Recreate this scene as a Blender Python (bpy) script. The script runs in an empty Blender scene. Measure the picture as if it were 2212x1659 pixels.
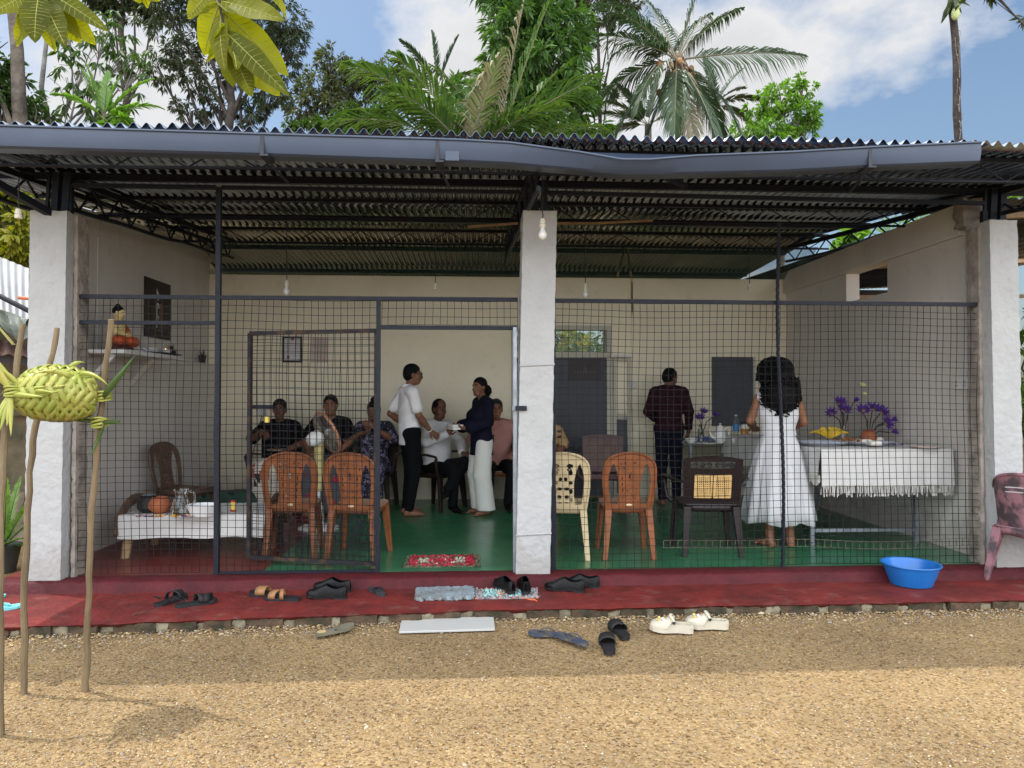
import bpy, math, random
import numpy as np
from mathutils import Vector, Matrix, Euler
R=math.radians
scene=bpy.context.scene
C=scene.collection
random.seed(7); rng=np.random.default_rng(11)

# ---------------------------------------------------------------- camera, sky, sun, exposure
FPX,YAW,PITCH,CAMZ=1534.0,.0552,.0163,1.5
cam_d=bpy.data.cameras.new('camera'); cam=bpy.data.objects.new('camera',cam_d); C.objects.link(cam)
cam.location=(0,0,CAMZ); cam.rotation_euler=(math.pi/2+PITCH,0,-YAW)
cam_d.sensor_width=36; cam_d.lens=FPX/2212*36; cam_d.clip_end=600; cam_d.clip_start=.05
scene.camera=cam
SUN=Vector((-1.2,.46,3.0)).normalized()
sun_el=math.asin(SUN.z); sun_az=math.atan2(SUN.x,SUN.y)
W=bpy.data.worlds.new('World'); scene.world=W; W.use_nodes=True
nt=W.node_tree; nt.nodes.clear()
def N(nt,t,**kw):
    n=nt.nodes.new(t)
    for k,v in kw.items():
        if k in n.bl_rna.properties: setattr(n,k,v)
        else: n.inputs[k.replace('_',' ')].default_value=v
    return n
def LK(nt,a,b): nt.links.new(a,b)
out=N(nt,'ShaderNodeOutputWorld'); bg=N(nt,'ShaderNodeBackground'); bg.inputs[1].default_value=.092
sky=N(nt,'ShaderNodeTexSky'); sky.sky_type='NISHITA'; sky.sun_disc=False
sky.sun_elevation=sun_el; sky.sun_rotation=sun_az; sky.air_density=1.2; sky.dust_density=2.6; sky.ozone_density=2.0
geo=N(nt,'ShaderNodeTexCoord')
def dirv(px,py):
    dx=(px-1106)/FPX; dy=-(py-829.5)/FPX
    y=math.cos(PITCH)-math.sin(PITCH)*dy; z=math.sin(PITCH)+math.cos(PITCH)*dy
    c,s=math.cos(YAW),math.sin(YAW)
    return Vector((c*dx+s*y,-s*dx+c*y,z))
n1=N(nt,'ShaderNodeTexNoise'); n1.inputs['Scale'].default_value=6.5; n1.inputs['Detail'].default_value=9; n1.inputs['Roughness'].default_value=.56
mp=N(nt,'ShaderNodeMapping'); mp.inputs['Scale'].default_value=(1,1,1.7)
LK(nt,geo.outputs['Generated'],mp.inputs[0]); LK(nt,mp.outputs[0],n1.inputs['Vector'])
acc=None
# cloud banks of the day: direction, angular sharpness, weight
for (px,py,sh,wt) in [(980,70,55,.28),(1130,140,45,.26),(1600,250,50,.22),(1850,30,40,.2),(450,230,16,.19),(100,150,16,.19),(1400,200,60,.22),(1740,600,25,.2),(1960,110,60,.2),(760,160,60,-.16),(1950,330,40,-.25),(720,40,40,-.18),(2150,250,40,-.1)]:
    d=dirv(px,py).normalized()
    vm=N(nt,'ShaderNodeVectorMath'); vm.operation='DOT_PRODUCT'; LK(nt,geo.outputs['Generated'],vm.inputs[0]); vm.inputs[1].default_value=d
    m1=N(nt,'ShaderNodeMath'); m1.operation='SUBTRACT'; LK(nt,vm.outputs['Value'],m1.inputs[0]); m1.inputs[1].default_value=1
    m2=N(nt,'ShaderNodeMath'); m2.operation='MULTIPLY'; LK(nt,m1.outputs[0],m2.inputs[0]); m2.inputs[1].default_value=sh*2.2
    m3=N(nt,'ShaderNodeMath'); m3.operation='EXPONENT'; LK(nt,m2.outputs[0],m3.inputs[0])
    m4=N(nt,'ShaderNodeMath'); m4.operation='MULTIPLY_ADD'; LK(nt,m3.outputs[0],m4.inputs[0]); m4.inputs[1].default_value=wt
    if acc is None: LK(nt,n1.outputs['Fac'],m4.inputs[2])
    else: LK(nt,acc.outputs[0],m4.inputs[2])
    acc=m4
cr=N(nt,'ShaderNodeValToRGB'); cr.color_ramp.elements[0].position=.60; cr.color_ramp.elements[1].position=.84
cr.color_ramp.elements[0].color=(0,0,0,1); cr.color_ramp.elements[1].color=(1,1,1,1)
LK(nt,acc.outputs[0],cr.inputs[0])
mx=N(nt,'ShaderNodeMix'); mx.data_type='RGBA'; LK(nt,cr.outputs[0],mx.inputs['Factor']); 
tint=N(nt,'ShaderNodeMix'); tint.data_type='RGBA'; tint.blend_type='MULTIPLY'; tint.inputs['Factor'].default_value=1
LK(nt,sky.outputs[0],tint.inputs['A']); tint.inputs['B'].default_value=(.92,.98,1.0,1)
LK(nt,tint.outputs['Result'],mx.inputs['A'])
cc=N(nt,'ShaderNodeValToRGB'); cc.color_ramp.elements[0].position=.60; cc.color_ramp.elements[0].color=(6.3,6.3,6.3,1); cc.color_ramp.elements[1].position=1.0; cc.color_ramp.elements[1].color=(5.0,5.05,5.15,1)
LK(nt,acc.outputs[0],cc.inputs[0]); LK(nt,cc.outputs[0],mx.inputs['B'])
# unseen bright cloud added behind the camera to lift light on front and interior
sy=N(nt,'ShaderNodeSeparateXYZ'); LK(nt,geo.outputs['Generated'],sy.inputs[0])
mr=N(nt,'ShaderNodeMapRange'); mr.interpolation_type='SMOOTHSTEP'; mr.inputs['From Min'].default_value=.25; mr.inputs['From Max'].default_value=-.35; LK(nt,sy.outputs['Y'],mr.inputs[0])
nz=N(nt,'ShaderNodeMapRange'); nz.inputs['From Min'].default_value=.35; nz.inputs['From Max'].default_value=.6; nz.inputs['To Min'].default_value=.45; LK(nt,n1.outputs['Fac'],nz.inputs[0])
mz=N(nt,'ShaderNodeMapRange'); mz.interpolation_type='SMOOTHSTEP'; mz.inputs['From Min'].default_value=-.02; mz.inputs['From Max'].default_value=.5; mz.inputs['To Min'].default_value=.85; LK(nt,sy.outputs['Z'],mz.inputs[0])
mq=N(nt,'ShaderNodeMath'); mq.operation='MULTIPLY'; LK(nt,mr.outputs[0],mq.inputs[0]); LK(nt,mz.outputs[0],mq.inputs[1])
mm=N(nt,'ShaderNodeMath'); mm.operation='MULTIPLY'; LK(nt,mq.outputs[0],mm.inputs[0]); LK(nt,nz.outputs[0],mm.inputs[1])
mx2=N(nt,'ShaderNodeMix'); mx2.data_type='RGBA'; LK(nt,mm.outputs[0],mx2.inputs['Factor']); LK(nt,mx.outputs['Result'],mx2.inputs['A']); mx2.inputs['B'].default_value=(30,31,32.5,1)
LK(nt,mx2.outputs['Result'],bg.inputs[0]); LK(nt,bg.outputs[0],out.inputs[0])
sd=bpy.data.lights.new('sun','SUN'); sd.energy=2.3; sd.angle=R(.53); sd.color=(1,.96,.90)
so=bpy.data.objects.new('sun',sd); C.objects.link(so); so.rotation_euler=SUN.to_track_quat('Z','Y').to_euler(); so.location=(-12,6,30)
vs=scene.view_settings; vs.view_transform='Standard'; vs.look='None'; vs.exposure=.72; vs.gamma=1; vs.use_curve_mapping=False
cy=scene.cycles; cy.use_denoising=True; cy.max_bounces=9; cy.diffuse_bounces=6; cy.glossy_bounces=3; cy.transmission_bounces=5; cy.transparent_max_bounces=24; cy.caustics_reflective=False; cy.caustics_refractive=False
try: cy.denoiser='OPENIMAGEDENOISE'
except Exception: pass

# ---------------------------------------------------------------- measuring helpers (photo point -> place in the yard)
CAMP=Vector((0,0,CAMZ))
def PY(px,py,Y): d=dirv(px,py); return CAMP+d*(Y/d.y)
def PZ(px,py,z): d=dirv(px,py); return CAMP+d*((z-CAMZ)/d.z)
def PX(px,py,X): d=dirv(px,py); return CAMP+d*(X/d.x)
ZF,ZS=.16,.087          # floor, lower step

# ---------------------------------------------------------------- mesh builder
def perp(d):
    a=Vector((0,0,1)) if abs(d.z)<.9 else Vector((1,0,0))
    u=d.cross(a).normalized(); return u,d.cross(u).normalized()
def smooth(pts,k=5):
    Q=[Vector(p) for p in pts]; n=len(Q); o=[]
    for i in range(n-1):
        a,b,c,d=Q[max(0,i-1)],Q[i],Q[i+1],Q[min(n-1,i+2)]
        for j in range(k): f=j/k; o.append(.5*((2*b)+(c-a)*f+(2*a-5*b+4*c-d)*f*f+(3*b-a-3*c+d)*f**3))
    return o+[Q[-1]]
class MB:
    def __init__(s): s.v=[];s.f=[];s.mi=[];s.k=0
    def add(s,V,F):
        o=len(s.v); s.v.extend([tuple(p) for p in V]); s.f.extend([tuple(i+o for i in f) for f in F]); s.mi.extend([s.k]*len(F)); return s
    def box(s,c,d,rot=None,taper=1.0):
        x,y,z=d[0]/2,d[1]/2,d[2]/2; V=[]
        for sz in (-1,1):
            t=taper if sz<0 else 1
            for sx,sy in ((-1,-1),(1,-1),(1,1),(-1,1)): V.append(Vector((sx*x*t,sy*y*t,sz*z)))
        if rot is not None:
            m=rot if isinstance(rot,Matrix) else Euler(rot).to_matrix(); V=[m@p for p in V]
        c=Vector(c); return s.add([p+c for p in V],[(3,2,1,0),(4,5,6,7),(0,1,5,4),(1,2,6,5),(2,3,7,6),(3,0,4,7)])
    def bar(s,a,b,w,h=None,up=None):
        a,b=Vector(a),Vector(b); h=h or w; d=(b-a).normalized()
        if up is None: u,v=perp(d)
        else: u=d.cross(Vector(up)).normalized(); v=u.cross(d).normalized()
        V=[]
        for p in (a,b):
            for i,j in ((-1,-1),(1,-1),(1,1),(-1,1)): V.append(p+u*i*w/2+v*j*h/2)
        return s.add(V,[(3,2,1,0),(4,5,6,7),(0,1,5,4),(1,2,6,5),(2,3,7,6),(3,0,4,7)])
    def tube(s,pts,r,n=8,cap=True,closed=False,flat=1.0,up=None):
        pts=[Vector(p) for p in pts]; m=len(pts); rs=r if hasattr(r,'__len__') else [r]*m
        V=[];u=None
        for i,p in enumerate(pts):
            if closed: d=pts[(i+1)%m]-pts[i-1]
            else: d=pts[min(i+1,m-1)]-pts[max(i-1,0)]
            d=d.normalized() if d.length>1e-9 else Vector((0,0,1))
            if up is not None:
                u=d.cross(Vector(up)); u=u.normalized() if u.length>1e-6 else perp(d)[0]
            elif u is None: u=perp(d)[0]
            else:
                u=u-d*u.dot(d); u=u.normalized() if u.length>1e-6 else perp(d)[0]
            w=d.cross(u)
            for k in range(n):
                a=2*math.pi*k/n+ (math.pi/n)
                V.append(p+u*math.cos(a)*rs[i]+w*math.sin(a)*rs[i]*flat)
        F=[]
        for i in range(m if closed else m-1):
            j=(i+1)%m
            for k in range(n): k2=(k+1)%n; F.append((i*n+k,i*n+k2,j*n+k2,j*n+k))
        if cap and not closed: F.append(tuple(range(n-1,-1,-1))); F.append(tuple((m-1)*n+k for k in range(n)))
        return s.add(V,F)
    def lathe(s,prof,c=(0,0,0),n=20,sx=1,sy=1,rot=None,wob=None):
        V=[];c=Vector(c);m=len(prof)
        M=None if rot is None else (rot if isinstance(rot,Matrix) else Euler(rot).to_matrix())
        for i,(r,z) in enumerate(prof):
            for k in range(n):
                a=2*math.pi*k/n; rr=r*(1 if wob is None else wob(i,a))
                p=Vector((rr*math.cos(a)*sx,rr*math.sin(a)*sy,z)); V.append((M@p if M else p)+c)
        F=[(i*n+k,i*n+(k+1)%n,(i+1)*n+(k+1)%n,(i+1)*n+k) for i in range(m-1) for k in range(n)]
        if prof[0][0]>1e-5: F.append(tuple(range(n-1,-1,-1)))
        if prof[-1][0]>1e-5: F.append(tuple((m-1)*n+k for k in range(n)))
        return s.add(V,F)
    def ball(s,c,r,n=12,rot=None):
        r=r if hasattr(r,'__len__') else (r,r,r)
        pr=[(max(1e-6,math.sin(math.pi*i/n)),-math.cos(math.pi*i/n)) for i in range(n+1)]
        c=Vector(c); V=[];M=None if rot is None else Euler(rot).to_matrix(); k2=n+4
        for (q,z) in pr:
            for k in range(k2):
                a=2*math.pi*k/k2; p=Vector((q*math.cos(a)*r[0],q*math.sin(a)*r[1],z*r[2])); V.append((M@p if M else p)+c)
        return s.add(V,[(i*k2+k,i*k2+(k+1)%k2,(i+1)*k2+(k+1)%k2,(i+1)*k2+k) for i in range(n) for k in range(k2)])
    def grid(s,fn,nu,nv):
        V=[fn(i/nu,j/nv) for j in range(nv+1) for i in range(nu+1)]; w=nu+1
        return s.add(V,[(j*w+i,j*w+i+1,(j+1)*w+i+1,(j+1)*w+i) for j in range(nv) for i in range(nu)])
    def prism(s,ol,fn,t0,t1):
        n=len(ol); V=[fn(a,b,t0) for a,b in ol]+[fn(a,b,t1) for a,b in ol]
        return s.add(V,[tuple(range(n-1,-1,-1)),tuple(range(n,2*n))]+[(i,(i+1)%n,n+(i+1)%n,n+i) for i in range(n)])
    def plate(s,g,u0,u1,v0,v1,res,warp,t,relief=None):
        nu=max(2,int(round((u1-u0)/res))); nv=max(2,int(round((v1-v0)/res)))
        u=np.linspace(u0,u1,nu+1); v=np.linspace(v0,v1,nv+1); U,Vv=np.meshgrid(u,v)
        hu=(u1-u0)/nu; hv=(v1-v0)/nv; e=min(hu,hv)*.25
        for _ in range(2):
            G=g(U,Vv); gx=(g(U+e,Vv)-G)/e; gy=(g(U,Vv+e)-G)/e; g2=gx*gx+gy*gy+1e-9
            st=-G/g2; du=st*gx; dv=st*gy; L=np.hypot(du/hu,dv/hv); ok=(L<.62)
            sc=np.where(ok,1,0); U=U+du*sc; Vv=Vv+dv*sc
        keep=g((U[1:,1:]+U[1:,:-1]+U[:-1,1:]+U[:-1,:-1])/4,(Vv[1:,1:]+Vv[1:,:-1]+Vv[:-1,1:]+Vv[:-1,:-1])/4)<0
        e2=1e-3; P0=[[None]*(nu+1) for _ in range(nv+1)]; idx=-np.ones((nv+1,nu+1),int); V=[];w=nu+1
        use=np.zeros((nv+1,nu+1),bool)
        use[:-1,:-1]|=keep; use[1:,:-1]|=keep; use[:-1,1:]|=keep; use[1:,1:]|=keep
        top=[];bot=[]
        for j,i in zip(*np.nonzero(use)):
            a,b=float(U[j,i]),float(Vv[j,i]); p=Vector(warp(a,b)); nrm=(Vector(warp(a+e2,b))-p).cross(Vector(warp(a,b+e2))-p)
            nrm=nrm.normalized() if nrm.length>1e-12 else Vector((0,0,1))
            rl=0 if relief is None else relief(a,b)
            idx[j,i]=len(top); top.append(p+nrm*(t/2+rl)); bot.append(p-nrm*t/2)
        n=len(top); F=[]
        for j,i in zip(*np.nonzero(keep)):
            q=(idx[j,i],idx[j,i+1],idx[j+1,i+1],idx[j+1,i]); F.append(q); F.append((q[3]+n,q[2]+n,q[1]+n,q[0]+n))
            if j==0 or not keep[j-1,i]: F.append((q[0]+n,q[1]+n,q[1],q[0]))
            if j==nv-1 or not keep[j+1,i]: F.append((q[2]+n,q[3]+n,q[3],q[2]))
            if i==0 or not keep[j,i-1]: F.append((q[3]+n,q[0]+n,q[0],q[3]))
            if i==nu-1 or not keep[j,i+1]: F.append((q[1]+n,q[2]+n,q[2],q[1]))
        return s.add(top+bot,[tuple(int(k) for k in f) for f in F])
    def build(s,name,mat,parent=None,smooth=True,ang=38,bevel=0,off=None):
        me=bpy.data.meshes.new(name)
        V=s.v if off is None else [(a-off[0],b-off[1],c-off[2]) for a,b,c in s.v]
        me.from_pydata(V,[],s.f)
        mats=mat if isinstance(mat,(list,tuple)) else [mat]
        for m in mats: me.materials.append(m)
        if len(mats)>1: me.polygons.foreach_set('material_index',np.array(s.mi,dtype=np.int32))
        me.update()
        if smooth:
            me.polygons.foreach_set('use_smooth',np.ones(len(me.polygons),bool))
            me.set_sharp_from_angle(angle=R(ang))
        o=bpy.data.objects.new(name,me); C.objects.link(o)
        if parent is not None:
            o.parent=parent
            if off is None:
                o.matrix_parent_inverse=parent_inv(parent)
        elif off is not None: o.location=off
        if bevel:
            b=o.modifiers.new('bevel','BEVEL'); b.width=bevel; b.segments=2; b.limit_method='ANGLE'; b.angle_limit=R(40)
        return o
def wmat(o):
    m=Matrix.LocRotScale(o.location,o.rotation_euler,o.scale)
    return m if o.parent is None else wmat(o.parent)@o.matrix_parent_inverse@m
def parent_inv(p): return wmat(p).inverted()
def np_mesh(name,V,F,mat,parent=None,smooth=False):
    """V (n,3) array, F (m,k) array"""
    me=bpy.data.meshes.new(name); n,m,k=len(V),len(F),F.shape[1]
    me.vertices.add(n); me.vertices.foreach_set('co',np.asarray(V,np.float32).ravel())
    me.loops.add(m*k); me.loops.foreach_set('vertex_index',np.asarray(F,np.int32).ravel())
    me.polygons.add(m); me.polygons.foreach_set('loop_start',np.arange(0,m*k,k,dtype=np.int32))
    if smooth: me.polygons.foreach_set('use_smooth',np.ones(m,bool))
    me.update(calc_edges=True); me.validate()
    for q in (mat if isinstance(mat,(list,tuple)) else [mat]): me.materials.append(q)
    o=bpy.data.objects.new(name,me); C.objects.link(o)
    if parent is not None: o.parent=parent; o.matrix_parent_inverse=parent_inv(parent)
    return o
def tag(o,label,cat,group=None):
    o['label']=label; o['category']=cat
    if group: o['group']=group
    return o
def kind(o,k): o['kind']=k; return o
def thing(name,label,cat,loc=(0,0,0),rz=0,group=None):
    o=bpy.data.objects.new(name,None); C.objects.link(o); o.location=loc; o.rotation_euler=(0,0,rz)
    o.empty_display_size=.05
    return tag(o,label,cat,group)
def place(o,p): o.parent=p; return o          # part built in the thing's own frame
def dup(root,loc,rz,label=None,group=None,scale=None):
    r=root.copy(); C.objects.link(r); r.location=loc; r.rotation_euler=(0,0,rz)
    if scale: r.scale=scale
    if label: r['label']=label
    if group: r['group']=group
    for ch in list(root.children):
        c=ch.copy(); C.objects.link(c); c.parent=r
        for g in list(ch.children):
            d=g.copy(); C.objects.link(d); d.parent=c
    return r

# ---------------------------------------------------------------- signed-distance bodies (one continuous skin each)
class SDF:
    def __init__(s,h=.006): s.p=[]; s.h=h
    def cone(s,a,b,r1,r2,k=.02,flat=None,cut=False): s.p.append(('c',np.array(a,float),np.array(b,float),r1,r2,k,flat,cut)); return s
    def ell(s,c,r,k=.02,M=None,cut=False): s.p.append(('e',np.array(c,float),np.array(r,float),None if M is None else np.array(M,float),0,k,None,cut)); return s
    def mesh(s):
        s.hs=[p for p in s.p if p[0]=='H']; s.p=[p for p in s.p if p[0]!='H']
        h=s.h; lo=np.full(3,1e9); hi=-lo; bb=[]
        for p in s.p:
            if p[0]=='c':
                r=max(p[3],p[4])*(1 if p[6] is None else max(1,1/p[6][1])); l=np.minimum(p[1],p[2])-r; u=np.maximum(p[1],p[2])+r
            else: r=max(p[2]); l=p[1]-r; u=p[1]+r
            bb.append((l,u))
            if not p[7]: lo=np.minimum(lo,l); hi=np.maximum(hi,u)
        lo-=.03; hi+=.03; n=np.ceil((hi-lo)/h).astype(int)+1
        vol=np.full(n,.08,np.float32)
        ax=[lo[i]+h*np.arange(n[i]) for i in range(3)]
        for p,(l,u) in zip(s.p,bb):
            k=p[5]; m=k+3*h
            i0=np.clip(np.floor((l-m-lo)/h).astype(int),0,n); i1=np.clip(np.ceil((u+m-lo)/h).astype(int)+1,0,n)
            if np.any(i1<=i0): continue
            X,Y,Z=np.meshgrid(*[ax[i][i0[i]:i1[i]] for i in range(3)],indexing='ij',sparse=True)
            if p[0]=='c':
                a,b=p[1],p[2]; d=b-a; L=max(1e-9,float(d@d))
                qx,qy,qz=X-a[0],Y-a[1],Z-a[2]
                t=np.clip((qx*d[0]+qy*d[1]+qz*d[2])/L,0,1)
                ex,ey,ez=qx-t*d[0],qy-t*d[1],qz-t*d[2]
                q2=ex*ex+ey*ey+ez*ez
                if p[6] is not None:
                    w,sc=p[6]; e=ex*w[0]+ey*w[1]+ez*w[2]; q2=q2+e*e*(sc*sc-1)
                D=np.sqrt(q2)-(p[3]+(p[4]-p[3])*t)
            else:
                qx,qy,qz=X-p[1][0],Y-p[1][1],Z-p[1][2]; r=p[2]
                if p[3] is not None:
                    M=p[3]; qx,qy,qz=(M[0,0]*qx+M[1,0]*qy+M[2,0]*qz,M[0,1]*qx+M[1,1]*qy+M[2,1]*qz,M[0,2]*qx+M[1,2]*qy+M[2,2]*qz)
                k0=np.sqrt((qx/r[0])**2+(qy/r[1])**2+(qz/r[2])**2); k1=np.sqrt((qx/r[0]**2)**2+(qy/r[1]**2)**2+(qz/r[2]**2)**2)+1e-9
                D=k0*(k0-1)/k1
            sl=tuple(slice(i0[i],i1[i]) for i in range(3)); A=vol[sl]; D=D.astype(np.float32)
            if p[7]:
                D=-D; hh=np.clip(.5-.5*(A-D)/k,0,1); vol[sl]=A*(1-hh)+D*hh+k*hh*(1-hh)
            else:
                hh=np.clip(.5+.5*(A-D)/k,0,1); vol[sl]=A*(1-hh)+D*hh-k*hh*(1-hh)
        for (_,c,nn,rad) in [p for p in s.hs]:
            X,Y,Z=np.meshgrid(*ax,indexing='ij',sparse=True)
            D=((X-c[0])*nn[0]+(Y-c[1])*nn[1]+(Z-c[2])*nn[2]).astype(np.float32)
            near=((X-c[0])**2+(Y-c[1])**2<rad*rad); vol=np.where(near,np.maximum(vol,D),vol)
        return nets(vol,lo,h)
    def build(s,name,mat,parent=None,fold=0):
        V,F=s.mesh()
        if fold:
            x,y,z=V.T; w=np.sin(x*31+z*23+np.sin(z*13+x*7)*1.7)*.5+np.sin(x*17-z*41+y*29+np.sin(x*19)*1.3)*.35+np.sin(z*57+x*23-y*31)*.2
            V=V+fold*w[:,None]*np.stack([np.sin(z*9+1)*.6,np.cos(x*11)*.8+.3,.25*np.ones_like(x)],1)
        return np_mesh(name,V,F,mat,parent,True)
def nets(vol,lo,h):
    s=vol<0
    for ax in range(3):
        sl=[slice(None)]*3
        for e in (0,-1): sl[ax]=e; s[tuple(sl)]=False
    n=np.array(vol.shape); c=[slice(0,-1),slice(1,None)]
    cnt=np.zeros(n-1,np.int8); 
    for i in (0,1):
        for j in (0,1):
            for k in (0,1): cnt+=s[c[i],c[j],c[k]]
    act=(cnt>0)&(cnt<8); I=np.argwhere(act); idx=-np.ones(n-1,np.int32); idx[act]=np.arange(len(I))
    acc=np.zeros((len(I),3)); num=np.zeros(len(I))
    cor=[(i,j,k) for i in (0,1) for j in (0,1) for k in (0,1)]
    for a in cor:
        for ax in range(3):
            if a[ax]: continue
            b=list(a); b[ax]=1
            ia=I+np.array(a); ib=I+np.array(b)
            va=vol[tuple(ia.T)].astype(float); vb=vol[tuple(ib.T)].astype(float)
            x=s[tuple(ia.T)]!=s[tuple(ib.T)]
            den=np.where(np.abs(va-vb)>1e-9,va-vb,1); t=np.clip(va/den,0,1)
            p=np.tile(np.array(a,float),(len(I),1)); p[:,ax]=t
            acc[x]+=p[x]; num[x]+=1
    V=lo+h*(I+acc/np.maximum(num,1)[:,None]); Fs=[]
    for ax in range(3):
        b,cx=[(1,2),(2,0),(0,1)][ax]
        A=s; s0=[slice(None)]*3; s1=[slice(None)]*3; s0[ax]=slice(0,-1); s1[ax]=slice(1,None)
        d=A[tuple(s0)]!=A[tuple(s1)]; E=np.argwhere(d)
        E=E[(E[:,b]>0)&(E[:,cx]>0)&(E[:,b]<n[b]-1)&(E[:,cx]<n[cx]-1)]
        fl=A[tuple(E.T)]
        q=[]
        for (db,dc) in ((1,1),(0,1),(0,0),(1,0)):
            e=E.copy(); e[:,b]-=db; e[:,cx]-=dc; q.append(idx[tuple(e.T)])
        q=np.stack(q,1); q=np.where(fl[:,None],q,q[:,::-1]); Fs.append(q)
    return V,np.concatenate(Fs)
# ---------------------------------------------------------------- materials
MATS={}
def mat(name,col,rough=.6,metal=0,var=.12,scale=8,bump=0,bscale=40,spec=.4,col2=None,trans=0,alpha=1,emit=None,coat=0,stretch=None,detail=4,sat2=None,gen=None,thr=None,bd=.02):
    m=bpy.data.materials.new(name); m.use_nodes=True; t=m.node_tree; b=t.nodes['Principled BSDF']
    b.inputs['Roughness'].default_value=rough; b.inputs['Metallic'].default_value=metal
    b.inputs['Specular IOR Level'].default_value=spec
    if coat: b.inputs['Coat Weight'].default_value=coat; b.inputs['Coat Roughness'].default_value=.15
    tc=N(t,'ShaderNodeTexCoord'); co=tc.outputs['Object']
    if stretch:
        mp=N(t,'ShaderNodeMapping'); mp.inputs['Scale'].default_value=stretch; LK(t,co,mp.inputs[0]); co=mp.outputs[0]
    c2=col2 or tuple(max(0,c*(1-var*2)) for c in col)
    if var or col2:
        n=N(t,'ShaderNodeTexNoise'); n.inputs['Scale'].default_value=scale; n.inputs['Detail'].default_value=detail; n.inputs['Roughness'].default_value=.6; LK(t,co,n.inputs['Vector'])
        r=N(t,'ShaderNodeValToRGB'); r.color_ramp.elements[0].position=thr[0] if thr else .32; r.color_ramp.elements[1].position=thr[1] if thr else .66
        r.color_ramp.elements[0].color=(*c2,1); r.color_ramp.elements[1].color=(*col,1)
        LK(t,n.outputs['Fac'],r.inputs[0]); LK(t,r.outputs[0],b.inputs['Base Color'])
        rr=N(t,'ShaderNodeMapRange'); rr.inputs['To Min'].default_value=min(1,rough+.12); rr.inputs['To Max'].default_value=max(.02,rough-.06); LK(t,n.outputs['Fac'],rr.inputs[0]); LK(t,rr.outputs[0],b.inputs['Roughness'])
    else: b.inputs['Base Color'].default_value=(*col,1)
    if bump:
        n2=N(t,'ShaderNodeTexNoise'); n2.inputs['Scale'].default_value=bscale; n2.inputs['Detail'].default_value=6; LK(t,co,n2.inputs['Vector'])
        bp=N(t,'ShaderNodeBump'); bp.inputs['Strength'].default_value=bump; bp.inputs['Distance'].default_value=bd; LK(t,n2.outputs['Fac'],bp.inputs['Height']); LK(t,bp.outputs[0],b.inputs['Normal'])
    if trans: b.inputs['Transmission Weight'].default_value=trans; b.inputs['IOR'].default_value=1.45
    if alpha<1: b.inputs['Alpha'].default_value=alpha
    if emit: b.inputs['Emission Color'].default_value=(*emit[:3],1); b.inputs['Emission Strength'].default_value=emit[3]
    MATS[name]=m; return m
def leafmat(name,c1,c2,tr,rough=.45,scale=.7,tmul=(1.25,1.5,.35),mixf=.42):
    """leaves: varied per clump and per leaf, let light through"""
    m=bpy.data.materials.new(name); m.use_nodes=True; t=m.node_tree; b=t.nodes['Principled BSDF']; o=t.nodes['Material Output']
    b.inputs['Roughness'].default_value=rough; b.inputs['Specular IOR Level'].default_value=.45
    g=N(t,'ShaderNodeNewGeometry'); tc=N(t,'ShaderNodeTexCoord'); n=N(t,'ShaderNodeTexNoise'); n.inputs['Scale'].default_value=scale; n.inputs['Detail'].default_value=3
    LK(t,tc.outputs['Object'],n.inputs['Vector'])
    a=N(t,'ShaderNodeMath'); a.operation='MULTIPLY_ADD'; LK(t,g.outputs['Random Per Island'],a.inputs[0]); a.inputs[1].default_value=.55
    s=N(t,'ShaderNodeMath'); s.operation='MULTIPLY_ADD'; LK(t,n.outputs['Fac'],s.inputs[0]); s.inputs[1].default_value=1.1; s.inputs[2].default_value=-.35; LK(t,s.outputs[0],a.inputs[2])
    r=N(t,'ShaderNodeValToRGB'); r.color_ramp.elements[0].color=(*c1,1); r.color_ramp.elements[1].color=(*c2,1); LK(t,a.outputs[0],r.inputs[0])
    LK(t,r.outputs[0],b.inputs['Base Color'])
    tl=N(t,'ShaderNodeBsdfTranslucent'); mc=N(t,'ShaderNodeMix'); mc.data_type='RGBA'; mc.blend_type='MULTIPLY'; mc.inputs['Factor'].default_value=1
    LK(t,r.outputs[0],mc.inputs['A']); mc.inputs['B'].default_value=(tmul[0]*tr,tmul[1]*tr,tmul[2]*tr,1); LK(t,mc.outputs['Result'],tl.inputs['Color'])
    ms=N(t,'ShaderNodeMixShader'); ms.inputs[0].default_value=mixf; LK(t,b.outputs[0],ms.inputs[1]); LK(t,tl.outputs[0],ms.inputs[2]); LK(t,ms.outputs[0],o.inputs['Surface'])
    MATS[name]=m; return m
M=lambda n: MATS[n]
mat('wall_cream',(.86,.785,.60),.75,var=.05,scale=1.4,bump=.12,bscale=30)
mat('wall_side',(.66,.62,.57),.8,var=.08,scale=1.2,bump=.15,bscale=25,stretch=(1,1,.35))
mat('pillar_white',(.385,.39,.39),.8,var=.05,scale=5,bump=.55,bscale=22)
mat('pillar_edge',(.33,.29,.25),.9,var=.25,scale=9,bump=.7,bscale=25)
mat('green_floor',(.030,.20,.082),.30,var=.18,scale=2.6,detail=9,bump=.10,bscale=5,coat=.35,col2=(.020,.115,.058))
mat('red_floor',(.15,.020,.016),.36,var=.2,scale=4,bump=.12,bscale=12,coat=.2,col2=(.12,.022,.02))
mat('red_step',(.17,.026,.022),.6,var=.2,scale=5,bump=.5,bscale=26,col2=(.085,.017,.016),detail=9,spec=.16)
mat('iron_black',(.012,.015,.024),.5,var=.2,scale=30,spec=.22)
mat('wire_pale',(.15,.125,.09),.7,var=.3,scale=14)
mat('iron_wire',(.011,.0095,.011),.6,var=.3,scale=14,spec=.2)
mat('galv',(.30,.33,.37),.4,metal=.6,var=.2,scale=12)
mat('rusty_grey',(.022,.021,.025),.6,var=.3,scale=9,col2=(.10,.055,.03),spec=.25,thr=(.30,.5))
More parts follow.
